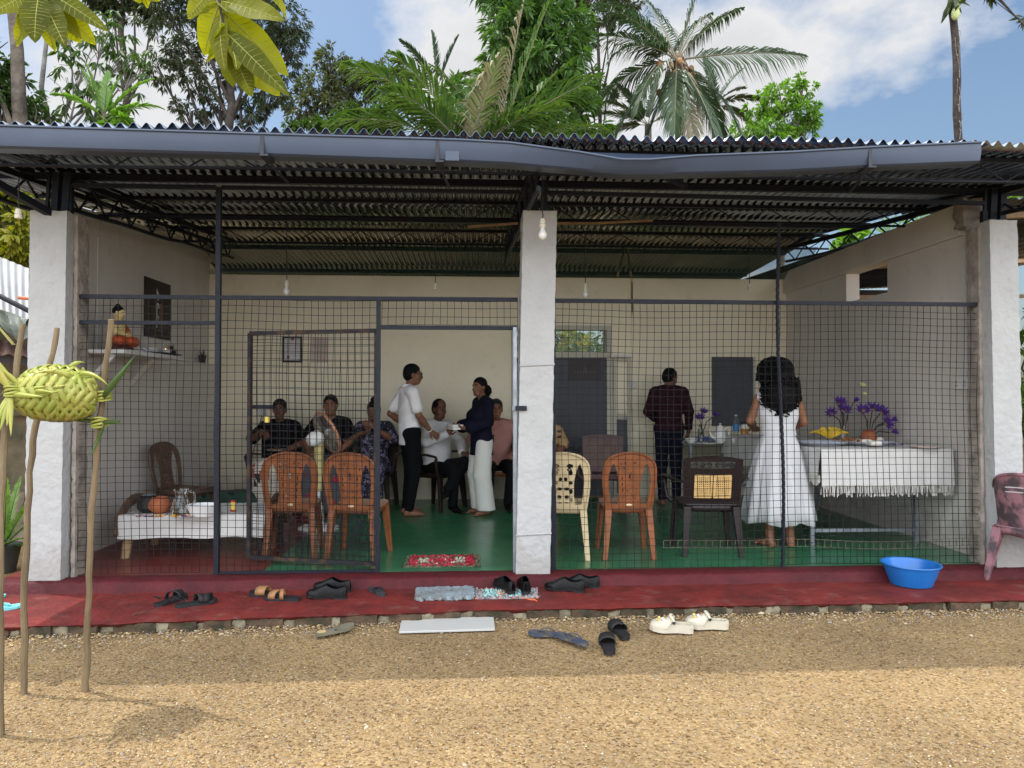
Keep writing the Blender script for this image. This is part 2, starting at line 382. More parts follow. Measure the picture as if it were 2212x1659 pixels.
mat('roof_sheet',(.28,.32,.38),.13,metal=1,var=.25,scale=1.6,col2=(.18,.205,.245),stretch=(2.5,.35,1))
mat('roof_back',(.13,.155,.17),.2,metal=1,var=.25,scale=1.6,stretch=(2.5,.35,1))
mat('gutter_grey',(.044,.062,.100),.34,var=.06,scale=3)
mat('gutter_clip',(.018,.021,.03),.5,var=.1)
mat('door_grey',(.058,.068,.078),.55,var=.05)
mat('frame_beige',(.52,.50,.42),.6,var=.06)
mat('frame_white',(.66,.66,.64),.5,var=.04)
mat('sign_dark',(.016,.009,.012),.45,var=.1)
mat('sign_white',(.62,.56,.55),.6,var=0); mat('sign_tan',(.27,.165,.09),.6,var=0); mat('sign_grey',(.10,.092,.092),.6,var=0)
mat('orange_plastic',(.27,.092,.032),.40,var=.12,scale=9,col2=(.17,.057,.022))
mat('seat_worn',(.40,.27,.19),.5,var=.2,scale=14,col2=(.28,.15,.09))
mat('cream_plastic',(.62,.50,.30),.4,var=.08,scale=9)
mat('dark_plastic',(.014,.0075,.0085),.35,var=.15,scale=9)
mat('brown_plastic',(.13,.075,.045),.45,var=.2,scale=9,col2=(.07,.04,.028))
mat('maroon_plastic',(.10,.045,.045),.45,var=.2,scale=9)
mat('rattan',(.66,.43,.17),.5,var=.1,scale=30)
mat('mauve_plastic',(.29,.145,.17),.5,var=.2,scale=9,col2=(.075,.055,.06),thr=(.42,.56),detail=6)
mat('cloth_white',(.58,.575,.56),.9,var=.03,scale=20,bump=.2,bscale=180,bd=.004)
mat('cloth_fringe',(.57,.555,.52),.9,var=.05,scale=30)
mat('white_plastic',(.74,.74,.74),.35,var=.03)
mat('ceramic',(.78,.77,.74),.18,var=.02,coat=.4)
mat('black_leather',(.005,.005,.0055),.38,var=.2,scale=18,bump=.15,bscale=60,spec=.2)
mat('black_rubber',(.013,.013,.015),.65,var=.2,scale=20)
mat('grey_rubber',(.045,.045,.048),.75,var=.3,scale=20,col2=(.022,.022,.026),spec=.25)
mat('navy_rubber',(.033,.048,.085),.6,var=.3,scale=16,col2=(.10,.085,.065),thr=(.40,.55))
mat('tan_leather',(.30,.145,.06),.55,var=.15,scale=16)
mat('olive_foam',(.17,.155,.105),.85,var=.2,scale=14)
mat('cork_tan',(.50,.36,.18),.8,var=.1)
mat('aqua_rubber',(.16,.52,.56),.55,var=.1,scale=14)
mat('croc_cream',(.52,.475,.375),.55,var=.06,scale=14)
mat('blue_basin',(.012,.145,.47),.3,var=.08,scale=6,spec=.5)
mat('soap_yellow',(.75,.70,.12),.5,var=0)
mat('bathmat',(.30,.37,.42),.95,var=.2,scale=7,col2=(.20,.20,.19),bump=1,bscale=120)
mat('rag_grey',(.33,.31,.32),.95,var=.2,scale=30); mat('rag_aqua',(.30,.55,.53),.95,var=.1); mat('rag_tan',(.55,.38,.28),.95,var=.1); mat('rag_orange',(.75,.16,.05),.9,var=.1)
mat('rag_olive',(.15,.14,.085),.95,var=.3,scale=30); mat('rag_red',(.52,.03,.06),.95,var=.2,scale=30); mat('rag_cream',(.55,.50,.40),.95,var=.1)
mat('tile_white',(.42,.42,.40),.45,var=.05,scale=6,detail=8,col2=(.50,.45,.38),thr=(.28,.36))
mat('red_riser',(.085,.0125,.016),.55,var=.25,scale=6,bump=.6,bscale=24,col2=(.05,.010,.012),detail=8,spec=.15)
mat('brick_dark',(.095,.060,.036),.95,var=.35,scale=9,bump=1,bscale=30,col2=(.022,.024,.014))
mat('mortar',(.28,.24,.165),.95,var=.25,scale=12,bump=.8,bscale=30)
mat('stick_wood',(.20,.145,.08),.8,var=.25,scale=10,bump=.4,bscale=40,stretch=(1,1,.25))
mat('dark_wood',(.022,.013,.010),.5,var=.25,scale=8,stretch=(1,1,.2))
mat('pale_wood',(.36,.24,.13),.7,var=.2,scale=8)
mat('skin_a',(.20,.090,.052),.5,var=.08,scale=10); mat('skin_b',(.145,.062,.036),.5,var=.08,scale=10); mat('skin_c',(.26,.115,.062),.5,var=.08,scale=10)
mat('hair_black',(.0035,.0033,.004),.55,spec=.18,var=.2,scale=60,bump=.5,bscale=160)
mat('hair_grey',(.03,.03,.031),.6,var=.3,scale=80,bump=.5,bscale=160)
mat('polo_white',(.78,.77,.78),.85,var=.03,scale=8,bump=.35,bscale=9,bd=.03)
mat('shirt_white',(.68,.68,.69),.85,var=.04,scale=8,bump=.4,bscale=10,bd=.03)
mat('navy_cloth',(.0075,.009,.021),.9,spec=.15,var=.15,scale=10,bump=.5,bscale=9,bd=.03)
mat('black_cloth',(.0055,.0055,.007),.9,spec=.15,var=.15,scale=10,bump=.4,bscale=9,bd=.03)
mat('trouser_white',(.66,.67,.63),.85,var=.04,scale=6,bump=.5,bscale=6,stretch=(1,1,.3),bd=.03)
mat('dress_white',(.60,.61,.63),.85,var=.03,scale=6,bump=.4,bscale=7,stretch=(1,1,.25),bd=.03)
mat('maroon_cloth',(.026,.006,.012),.8,spec=.2,var=.15,scale=10,bump=.4,bscale=9,bd=.03)
mat('pink_cloth',(.44,.215,.185),.85,var=.06,scale=10,bump=.4,bscale=10,bd=.03)
mat('sole_pale',(.42,.22,.15),.6,var=.05)
mat('eye_white',(.26,.23,.21),.5,spec=.2,var=0); mat('eye_dark',(.01,.008,.008),.4,spec=.2,var=0); mat('lip',(.13,.05,.04),.5,var=0)
mat('gold',(.5,.33,.1),.3,metal=1,var=0)
mat('socket_cream',(.70,.66,.55),.4,var=0); mat('bulb_white',(.80,.80,.80),.25,var=0,spec=.5); mat('cable_black',(.015,.015,.016),.6,var=0)
mat('terracotta',(.42,.13,.055),.75,var=.15,scale=12); mat('pot_black',(.016,.016,.016),.6,var=.2)
mat('glass',(.93,.96,.96),.03,var=0,trans=1); mat('pane',(.35,.42,.42),.05,var=0,alpha=.14)
mat('water_blue',(.05,.25,.55),.4,var=0); mat('juice',(.50,.20,.02),.25,var=0)
mat('cup_blue',(.10,.20,.52),.3,var=.1); mat('tray_dark',(.03,.03,.035),.5,var=0)
mat('plate_grey',(.40,.43,.48),.3,var=.05); mat('banana',(.70,.46,.035),.5,var=.12,scale=14); mat('snack_brown',(.33,.135,.04),.8,var=.25,scale=25)
mat('bread',(.78,.74,.66),.9,var=.05,scale=20); mat('petal_purple',(.12,.035,.36),.55,var=.2,scale=25); mat('petal_yellow',(.80,.50,.04),.6,var=.1); mat('stem_dark',(.022,.022,.016),.6,var=.1)
mat('petal_white',(.75,.74,.72),.7,var=0); mat('petal_orange',(.75,.20,.02),.7,var=0); mat('petal_flower_yellow',(.80,.62,.05),.7,var=0)
mat('statue_skin',(.66,.52,.24),.35,var=.05); mat('statue_robe',(.50,.085,.02),.4,var=.15); mat('statue_base',(.09,.035,.03),.5,var=.1)
mat('fan_white',(.72,.72,.70),.4,var=.03); mat('fan_yellow',(.58,.49,.20),.5,var=.05); mat('fan_wire',(.30,.26,.22),.4,metal=.4,var=.1); mat('fan_copper',(.60,.27,.15),.35,metal=.2,var=.1); mat('fan_blade',(.28,.25,.22),.35,var=.05)
mat('tin_yellow',(.70,.55,.12),.4,var=0); mat('tin_red',(.42,.03,.025),.4,var=0)
mat('green_box',(.018,.075,.050),.6,var=.15)
mat('paper',(.70,.69,.68),.8,var=.03); mat('paper_pink',(.62,.50,.45),.8,var=.05); mat('print_grey',(.30,.29,.29),.8,var=0); mat('print_red',(.35,.07,.09),.8,var=0)
mat('zinc_light',(.42,.43,.44),.35,metal=.35,var=.1,scale=3); mat('rust_roof',(.25,.14,.115),.7,var=.25,scale=6)
mat('tarp',(.28,.31,.27),.5,var=.35,scale=3,col2=(.12,.14,.12)); mat('tarp_edge',(.60,.62,.26),.5,var=.1)
mat('moss_wall',(.155,.12,.075),.95,var=.4,scale=3,bump=.8,bscale=14,col2=(.05,.05,.03)); mat('stone_base',(.20,.165,.12),.95,var=.3,scale=7,bump=.8,bscale=14)
mat('orange_pipe',(.50,.12,.04),.5,var=0); mat('plant_pot',(.05,.055,.05),.6,var=.2)
mat('bark_grey',(.13,.105,.085),.9,var=.35,scale=5,bump=.8,bscale=14); mat('bark_pale',(.24,.22,.20),.9,var=.3,scale=4,bump=.6,bscale=14); mat('bark_dark',(.055,.042,.035),.9,var=.3,scale=6,bump=.8,bscale=14)
mat('coir',(.22,.14,.085),.95,var=.4,scale=9,bump=.8,bscale=20); mat('coconut',(.30,.15,.05),.6,var=.2)
mat('fruit_pale',(.50,.55,.24),.6,var=.15)
leafmat('leaf_mango',(.038,.090,.022),(.115,.22,.055),.85,tmul=(1.2,1.3,.4))
leafmat('leaf_dark',(.030,.046,.024),(.075,.092,.045),.6)
leafmat('leaf_olive',(.055,.065,.035),(.12,.13,.07),.7)
leafmat('leaf_bright',(.09,.19,.025),(.20,.34,.06),.9)
leafmat('leaf_fern',(.09,.20,.03),(.24,.38,.10),.9)
leafmat('leaf_mid',(.035,.075,.02),(.09,.15,.04),.7)
leafmat('leaf_yellow',(.09,.16,.02),(.42,.34,.03),.8)
leafmat('palm_green',(.042,.090,.025),(.125,.20,.058),.75,rough=.24,scale=1.2,tmul=(1.2,1.3,.4))
leafmat('palm_grey',(.028,.058,.026),(.082,.132,.055),.5,rough=.38,scale=1.2,tmul=(1.1,1.3,.7))
leafmat('palm_dry',(.20,.17,.10),(.36,.33,.22),.5,rough=.6,tmul=(1.1,1.1,.8))
leafmat('palm_weave',(.30,.36,.06),(.52,.48,.13),.8,rough=.3,scale=9,tmul=(1.3,1.4,.4),mixf=.30)
def stripe_leaf(name,c1,c2,vein):
    m=leafmat(name,c1,c2,1.0,rough=.55,scale=5,tmul=(2.1,1.95,.22),mixf=.62); m.node_tree.nodes['Principled BSDF'].inputs['Specular IOR Level'].default_value=.2
    return m
stripe_leaf('leaf_near',(.10,.125,.010),(.23,.24,.018),None)
stripe_leaf('leaf_near_dark',(.07,.09,.010),(.13,.15,.02),None)
def dotted(name,base,spots,scale,rough=.85,thr=.32):
    """printed cloth: blossoms scattered over a ground colour"""
    m=bpy.data.materials.new(name); m.use_nodes=True; t=m.node_tree; b=t.nodes['Principled BSDF']; b.inputs['Roughness'].default_value=rough
    tc=N(t,'ShaderNodeTexCoord'); prev=None
    for i,(col,sc,th) in enumerate(spots):
        v=N(t,'ShaderNodeTexVoronoi'); v.inputs['Scale'].default_value=sc; v.inputs['Randomness'].default_value=1
        n=N(t,'ShaderNodeTexNoise'); n.inputs['Scale'].default_value=sc*1.8
        ad=N(t,'ShaderNodeMix'); ad.data_type='RGBA'; ad.inputs['Factor'].default_value=.06; LK(t,tc.outputs['Object'],ad.inputs['A']); LK(t,n.outputs['Color'],ad.inputs['B']); LK(t,tc.outputs['Object'],n.inputs['Vector']); LK(t,ad.outputs['Result'],v.inputs['Vector'])
        l=N(t,'ShaderNodeMath'); l.operation='LESS_THAN'; LK(t,v.outputs['Distance'],l.inputs[0]); l.inputs[1].default_value=th
        mx=N(t,'ShaderNodeMix'); mx.data_type='RGBA'; LK(t,l.outputs[0],mx.inputs['Factor'])
        if prev is None: mx.inputs['A'].default_value=(*base,1)
        else: LK(t,prev,mx.inputs['A'])
        mx.inputs['B'].default_value=(*col,1); prev=mx.outputs['Result']
    LK(t,prev,b.inputs['Base Color']); MATS[name]=m; return m
dotted('floral_navy',(.014,.016,.032),[((.20,.17,.30),17,.36),((.42,.36,.46),26,.24),((.014,.016,.032),17,.12)],0)
dotted('floral_red',(.085,.085,.10),[((.35,.02,.045),7,.30),((.22,.22,.24),30,.2)],0)
dotted('floral_tan',(.42,.27,.13),[((.06,.035,.025),14,.34)],0)
def blocks(name):
    m=bpy.data.materials.new(name); m.use_nodes=True; t=m.node_tree; b=t.nodes['Principled BSDF']; b.inputs['Roughness'].default_value=.85
    tc=N(t,'ShaderNodeTexCoord'); v=N(t,'ShaderNodeTexVoronoi'); v.distance='CHEBYCHEV'; v.inputs['Scale'].default_value=7; LK(t,tc.outputs['Object'],v.inputs['Vector'])
    l=N(t,'ShaderNodeMath'); l.operation='LESS_THAN'; LK(t,v.outputs['Distance'],l.inputs[0]); l.inputs[1].default_value=.36
    sp=N(t,'ShaderNodeSeparateColor'); LK(t,v.outputs['Color'],sp.inputs[0])
    r=N(t,'ShaderNodeValToRGB'); r.color_ramp.interpolation='CONSTANT'; e=r.color_ramp.elements; e[0].color=(.016,.03,.025,1); e[1].position=.42; e[1].color=(.36,.11,.085,1); x=e.new(.62); x.color=(.62,.58,.50,1)
    LK(t,sp.outputs[0],r.inputs[0])
    mx=N(t,'ShaderNodeMix'); mx.data_type='RGBA'; LK(t,l.outputs[0],mx.inputs['Factor']); mx.inputs['A'].default_value=(.62,.58,.50,1); LK(t,r.outputs[0],mx.inputs['B']); LK(t,mx.outputs['Result'],b.inputs['Base Color']); MATS[name]=m
blocks('patch_cloth')
def gravel():
    m=bpy.data.materials.new('gravel'); m.use_nodes=True; t=m.node_tree; b=t.nodes['Principled BSDF']; b.inputs['Roughness'].default_value=.95; b.inputs['Specular IOR Level'].default_value=.2
    tc=N(t,'ShaderNodeTexCoord'); v=N(t,'ShaderNodeTexVoronoi'); v.inputs['Scale'].default_value=82; LK(t,tc.outputs['Object'],v.inputs['Vector'])
    sp=N(t,'ShaderNodeSeparateColor'); LK(t,v.outputs['Color'],sp.inputs[0])
    r=N(t,'ShaderNodeValToRGB'); e=r.color_ramp.elements; e[0].color=(.095,.060,.028,1); e[1].color=(.36,.262,.135,1)
    for p,c in ((.22,(.205,.135,.062,1)),(.5,(.285,.196,.095,1)),(.75,(.225,.168,.10,1))): x=e.new(p); x.color=c
    LK(t,sp.outputs[0],r.inputs[0])
    n=N(t,'ShaderNodeTexNoise'); n.inputs['Scale'].default_value=1.3; n.inputs['Detail'].default_value=5; LK(t,tc.outputs['Object'],n.inputs['Vector'])
    r2=N(t,'ShaderNodeValToRGB'); r2.color_ramp.elements[0].position=.35; r2.color_ramp.elements[0].color=(.80,.78,.76,1); r2.color_ramp.elements[1].position=.65; r2.color_ramp.elements[1].color=(1.08,1.05,1.0,1); LK(t,n.outputs['Fac'],r2.inputs[0])
    mx=N(t,'ShaderNodeMix'); mx.data_type='RGBA'; mx.blend_type='MULTIPLY'; mx.inputs['Factor'].default_value=1; LK(t,r.outputs[0],mx.inputs['A']); LK(t,r2.outputs[0],mx.inputs['B']); LK(t,mx.outputs['Result'],b.inputs['Base Color'])
    bp=N(t,'ShaderNodeBump'); bp.inputs['Strength'].default_value=.8; bp.inputs['Distance'].default_value=.006; bp.invert=True; LK(t,v.outputs['Distance'],bp.inputs['Height']); LK(t,bp.outputs[0],b.inputs['Normal'])
    MATS['gravel']=m
    m=bpy.data.materials.new('pebble'); m.use_nodes=True; t=m.node_tree; b=t.nodes['Principled BSDF']; b.inputs['Roughness'].default_value=.7; b.inputs['Specular IOR Level'].default_value=.3
    g=N(t,'ShaderNodeNewGeometry'); r=N(t,'ShaderNodeValToRGB'); e=r.color_ramp.elements; e[0].color=(.10,.068,.038,1); e[1].color=(.46,.39,.27,1)
    for p,c in ((.18,(.23,.145,.062,1)),(.4,(.33,.222,.10,1)),(.6,(.38,.275,.135,1)),(.72,(.20,.14,.105,1)),(.8,(.22,.21,.20,1)),(.88,(.36,.28,.18,1))): x=e.new(p); x.color=c
    LK(t,g.outputs['Random Per Island'],r.inputs[0]); LK(t,r.outputs[0],b.inputs['Base Color']); MATS['pebble']=m
gravel()
def netmat():
    m=bpy.data.materials.new('shade_net'); m.use_nodes=True; t=m.node_tree; b=t.nodes['Principled BSDF']; b.inputs['Base Color'].default_value=(.012,.05,.038,1); b.inputs['Roughness'].default_value=.6
    tc=N(t,'ShaderNodeTexCoord'); c=N(t,'ShaderNodeTexChecker'); c.inputs['Scale'].default_value=160; LK(t,tc.outputs['Object'],c.inputs['Vector'])
    a=N(t,'ShaderNodeMapRange'); a.inputs['To Min'].default_value=.4; a.inputs['To Max'].default_value=.72; LK(t,c.outputs['Fac'],a.inputs[0]); LK(t,a.outputs[0],b.inputs['Alpha']); MATS['shade_net']=m
netmat()

def stain(name,col,z0,z1,nscale,amount):
    """splashed mud and wear near the ground, broken up by noise"""
    m=MATS[name]; t=m.node_tree; b=t.nodes['Principled BSDF']; src=b.inputs['Base Color'].links[0].from_socket
    g=N(t,'ShaderNodeNewGeometry'); s=N(t,'ShaderNodeSeparateXYZ'); LK(t,g.outputs['Position'],s.inputs[0])
    r=N(t,'ShaderNodeMapRange'); r.inputs['From Min'].default_value=z1; r.inputs['From Max'].default_value=z0; LK(t,s.outputs['Z'],r.inputs[0])
    n=N(t,'ShaderNodeTexNoise'); n.inputs['Scale'].default_value=nscale; n.inputs['Detail'].default_value=8; LK(t,g.outputs['Position'],n.inputs['Vector'])
    a=N(t,'ShaderNodeMath'); a.operation='MULTIPLY_ADD'; LK(t,r.outputs[0],a.inputs[0]); a.inputs[1].default_value=.55; a.inputs[2].default_value=-.52
    a2=N(t,'ShaderNodeMath'); a2.operation='ADD'; LK(t,a.outputs[0],a2.inputs[0]); LK(t,n.outputs['Fac'],a2.inputs[1])
    q=N(t,'ShaderNodeMapRange'); q.inputs['From Min'].default_value=.10; q.inputs['From Max'].default_value=.30; q.inputs['To Max'].default_value=amount; LK(t,a2.outputs[0],q.inputs[0])
    x=N(t,'ShaderNodeMix'); x.data_type='RGBA'; LK(t,q.outputs[0],x.inputs['Factor']); LK(t,src,x.inputs['A']); x.inputs['B'].default_value=(*col,1); LK(t,x.outputs['Result'],b.inputs['Base Color'])
stain('pillar_white',(.24,.20,.165),.16,.5,17,.35)
stain('wall_side',(.33,.29,.25),.16,.55,6,.45)
stain('wall_cream',(.50,.45,.37),.16,.6,5,.4)
stain('red_step',(.20,.13,.10),-.08,.10,9,.35)
mat('leaf_vein',(.26,.27,.06),.6,var=0,spec=.2)
# ---------------------------------------------------------------- ground
gm=MB(); gm.grid(lambda u,v:(-90+180*u,-20+200*v,0),60,60)
kind(gm.build('ground',M('gravel'),smooth=True),'structure')
def noise1(x,s=0):
    return math.sin(x*1.7+s)*.5+math.sin(x*4.3+s*2.1)*.3+math.sin(x*9.7+s*3.7)*.2
# loose pebbles over the yard in view
def pebbles():
    n=74000
    Y=2.45+(4.85-2.45)*rng.random(n)**1.25; X=(rng.random(n)*2-1)*(Y*.80+.35)+.15
    ncl=7000; X[:ncl]=-3.6+8.2*rng.random(ncl); Y[:ncl]=np.array([stepY(q)+.02 for q in X[:ncl]])-np.abs(rng.normal(0,.10,ncl))
    s=.0018+.0042*rng.random(n)**3; s[:ncl]*=1.8; big=rng.random(n)<.004; s[big]*=2.4
    keep=(np.sin(X*2.1+Y*1.3)+np.sin(X*1.1-Y*3.1+1)+.8*np.sin(X*4.7+Y*2.2))*.3+rng.random(n)*1.5>.35; keep[:ncl]=True; X,Y,s=X[keep],Y[keep],s[keep]; n=len(X)
    # a hollow of finer, damper grit to the right of the yard keeps fewer stones
    rise=np.where(np.arange(n)<ncl,np.maximum(0,.014-.12*(np.array([stepY(q)+.03 for q in X])-Y)),0)
    oc=np.array([(1,0,0),(0,1,0),(-1,0,0),(0,-1,0),(0,0,1),(0,0,-.4),(.62,.62,.5),(-.62,.62,.5),(-.62,-.62,.5),(.62,-.62,.5)],float)
    F0=np.array([(0,6,9),(0,1,6),(1,7,6),(1,2,7),(2,8,7),(2,3,8),(3,9,8),(3,0,9),(4,6,7),(4,7,8),(4,8,9),(4,9,6)])
    a=rng.random(n)*6.283; sx=s*(.8+.7*rng.random(n)); sy=s*(.7+.5*rng.random(n)); sz=s*(.45+.4*rng.random(n))
    j=1+.35*(rng.random((n,10,3))-.5); P=oc[None]*j
    x=P[:,:,0]*sx[:,None]; y=P[:,:,1]*sy[:,None]; z=P[:,:,2]*sz[:,None]
    ca,sa=np.cos(a)[:,None],np.sin(a)[:,None]
    V=np.stack([x*ca-y*sa+X[:,None],x*sa+y*ca+Y[:,None],z+.001+rise[:,None]],2).reshape(-1,3)
    F=(F0[None]+10*np.arange(n)[:,None,None]).reshape(-1,3)
    o=np_mesh('pebbles',V,F,M('pebble'),None,True); kind(o,'stuff'); tag(o,'loose tan and brown pebbles scattered over the gravel yard','pebbles')

# ---------------------------------------------------------------- the open hall
YG,YB=5.46,9.25
XL,XR=-3.24,4.17
hall=thing('hall_building','open fronted white hall with corrugated roof, red plinth and green floor','building',(0,7,0))
def hp(mb,name,m,bevel=0,parent=None,**k): return mb.build(name,m,parent or hall,bevel=bevel,**k)
def rough_box(mb,c,d,res=.05,amp=.0025,edge=.0045,lean=(0,0)):
    c=Vector(c); n=[max(2,int(round(q/res))) for q in d]; rnd=random.Random(int(c.x*977+c.y*331))
    key={}
    def vid(i,j,k):
        q=(i,j,k)
        if q in key: return key[q]
        p=Vector(((i/n[0]-.5)*d[0],(j/n[1]-.5)*d[1],(k/n[2]-.5)*d[2]))
        e=(i in (0,n[0]))+(j in (0,n[1]))+(k in (0,n[2]))
        p+=Vector([rnd.uniform(-amp,amp)*.5 for _ in range(3)])
        if e>=2:
            ch=rnd.random()**3*edge
            p.x-=math.copysign(ch,p.x)*(i in (0,n[0])); p.y-=math.copysign(ch,p.y)*(j in (0,n[1])); p.z-=math.copysign(ch,p.z)*(k in (0,n[2]))
        t=p.z/d[2]; p.x+=lean[0]*t; p.y+=lean[1]*t
        mb.v.append(tuple(p+c)); key[q]=len(mb.v)-1; return key[q]
    def face(ax,side):
        a,b=[(1,2),(0,2),(0,1)][ax]
        for i in range(n[a]):
            for j in range(n[b]):
                q=[]
                for (di,dj) in ((0,0),(1,0),(1,1),(0,1)):
                    ix=[0,0,0]; ix[ax]=n[ax]*side; ix[a]=i+di; ix[b]=j+dj; q.append(vid(*ix))
                if (side==1)==(ax==1): q=q[::-1]
                mb.f.append(tuple(q)); mb.mi.append(mb.k)
    for ax in range(3):
        for sd_ in (0,1): face(ax,sd_)
# floor: red bay on the left, green beyond
m=MB(); m.box(((XR+.2-1.6)/2,(5.47+9.25)/2,ZF/2),(XR+.2+1.6,9.25-5.47,ZF)); hp(m,'floor',M('green_floor'))['label']='glossy green painted floor'
m=MB(); m.box(((-1.6-3.45)/2,(5.47+9.25)/2,ZF/2+.001),(3.45-1.6,9.25-5.47,ZF)); hp(m,'floor',M('red_floor'))['label']='dark red painted floor bay'
# plinth: upper lip, riser and worn red step
def stepY(x): return float(np.interp(x,[-6,-2.9,0,3.6,7],[4.47,4.56,4.745,4.765,4.80]))+.012*noise1(x*2.3,1)
pebbles()
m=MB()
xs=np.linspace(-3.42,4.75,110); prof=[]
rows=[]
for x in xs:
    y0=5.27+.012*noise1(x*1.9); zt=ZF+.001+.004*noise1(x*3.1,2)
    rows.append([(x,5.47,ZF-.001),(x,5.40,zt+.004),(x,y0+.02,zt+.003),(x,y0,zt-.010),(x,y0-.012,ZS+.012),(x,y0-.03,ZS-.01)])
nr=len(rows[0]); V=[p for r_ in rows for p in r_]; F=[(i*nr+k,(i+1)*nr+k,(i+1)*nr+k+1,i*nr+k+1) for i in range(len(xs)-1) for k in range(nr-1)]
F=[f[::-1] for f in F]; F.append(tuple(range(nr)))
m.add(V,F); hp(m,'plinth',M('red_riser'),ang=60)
m=MB()
xs=np.linspace(-5.2,6.2,230); rows=[]
for x in xs:
    y0=stepY(x); rows.append([(x,5.30,ZS),(x,5.05,ZS+.003*noise1(x*3)),(x,(5.05+y0)/2,ZS-.004+.003*noise1(x*4,3)),(x,y0+.03,ZS-.009),(x,y0+.012*noise1(x*11,2),ZS-.015),(x,y0+.02,ZS-.034+.014*noise1(x*7,1)),(x,y0+.05,ZS-.04)])
nr=len(rows[0]); V=[p for r_ in rows for p in r_]; F=[(i*nr+k,i*nr+k+1,(i+1)*nr+k+1,(i+1)*nr+k) for i in range(len(xs)-1) for k in range(nr-1)]
m.add(V,F); hp(m,'step',M('red_step'),ang=60)
m=MB(); x=-5.1; rnd=random.Random(5)
while x<6.1:
    w=rnd.uniform(.17,.27); g=rnd.uniform(.04,.09); m.k=0
    b=MB(); rough_box(b,(x+w/2,stepY(x+w/2)+.075+rnd.uniform(-.006,.008),.028),(w,.13,.074),res=.03,amp=.008,edge=.009); m.add(b.v,b.f); x+=w
    m.k=1; b=MB(); rough_box(b,(x+g/2,stepY(x)+.085+rnd.uniform(-.012,.012),.028),(g+.02,.12,.070),res=.025,amp=.012,edge=.015); m.add(b.v,b.f); x+=g
hp(m,'brick_edge',[M('brick_dark'),M('mortar')],ang=50)
# pillars
PL=(PY(57,900,5.33).x,PY(137,900,5.33).x); PC=(PY(1122,880,5.33).x,PY(1196,880,5.33).x); PR=(PY(2146,880,5.33).x,PY(2207,880,5.33).x)
zt=[2.85,2.90,2.88]
for (a,b),z,ln in ((PL,zt[0],.02),(PC,zt[1],.055),(PR,zt[2],-.03)):
    m=MB(); rough_box(m,((a+b)/2,5.465,(z+ZF)/2),(b-a,.27,z-ZF),res=.035,lean=(ln,0)); p=hp(m,'pillar',M('pillar_white'),ang=55)
    if ln==.055:
        for zz in (.46,1.73):
            c=MB(); xo=ln*((zz-(z+ZF)/2)/(z-ZF)); c.tube([((a+b)/2+xo+(b-a)/2*s*1.03,5.326,zz+.006*s) for s in (-1,-.4,.3,1)],.007,6); c.build('wire_tie',M('pillar_white'),p)
# pillar return strips (raw edge beside the posts)
m=MB(); rough_box(m,(PL[1]+.026,5.50,1.5),(.03,.16,2.68),res=.03,amp=.003,edge=.006); hp(m,'pillar_edge',M('pillar_edge'))
m=MB(); rough_box(m,(PR[0]-.020,5.50,1.5),(.03,.14,2.7),res=.03,amp=.003,edge=.006); hp(m,'pillar_edge',M('pillar_edge'))
# back wall with the double door opening
DX0,DX1=PY(1105,900,YB).x,PY(1322,900,YB).x; DZ=2.42; WT=3.05
m=MB()
for a,b,z0,z1 in ((XL-.2,DX0,0,WT),(DX1,XR+.12,0,WT),(DX0,DX1,DZ,WT)): m.box(((a+b)/2,YB+.075,(z0+z1)/2),(b-a,.15,z1-z0))
wb=hp(m,'wall',M('wall_cream')); wb['label']='cream back wall'
for px in (508,813,1366,1690): m=MB(); q=PY(px,620,YB-.004); m.box((q.x,YB-.008,2.82 if px<1400 else 1.6),(.045 if px<1690 else .10,.016,.46 if px<1400 else 2.9)); m.build('cover_strip',M('wall_cream'),wb)
# left side wall: thick lower part with a ledge, thinner upper part under the roof slope
m=MB(); m.box((XL-.065,7.42,.945),(.13,3.64,1.89)); lw=hp(m,'wall',M('wall_side'),bevel=.01); lw['label']='grey beige left side wall with a ledge'
m=MB(); m.prism([(5.62,1.88),(9.25,1.88),(9.25,3.41),(8.2,3.315),(8.2,3.30),(7.2,3.215),(7.2,3.205),(6.2,3.11),(6.2,3.10),(5.62,3.02)],lambda a,b,t:(XL-.14+t,a,b),-.012,.02); 
u=m.build('upper_wall',M('wall_side'),lw)
m=MB(); m.prism([(5.7,2.83),(9.24,3.20),(9.24,3.215),(5.7,2.845)],lambda a,b,t:(XL-.118+t,a,b),0,.005)
for yy in (6.55,7.9): m.box((XL-.117,yy,2.5),(.008,.02,1.2))
m.build('seam',M('wall_side'),lw)
# right side wall with ring beam and a vent opening
q0=PX(1828,600,XR); q1=PX(1917,600,XR); VY1,VY0=q0.y,q1.y
m=MB(); X0=XR+.075
for a,b,z0,z1 in ((5.78,VY0,0,2.86),(VY1,9.4,0,2.86),(VY0,VY1,0,2.54)): m.box((X0,(a+b)/2,(z0+z1)/2),(.15,b-a,z1-z0))
rw=hp(m,'wall',M('wall_side')); rw['label']='grey beige right side wall with a vent opening'
m=MB(); m.box((X0-.02,7.6,3.0),(.20,3.62,.276)); m.build('ring_beam',M('wall_side'),rw,bevel=.008)
m=MB(); rough_box(m,(4.255,5.72,1.56),(.17,.10,2.80),res=.05); m.build('pier',M('pillar_white'),rw)
m=MB(); rough_box(m,(4.165,5.70,3.02),(.23,.13,.24),res=.03,amp=.010,edge=.02); m.build('pier_head',M('pillar_edge'),rw)

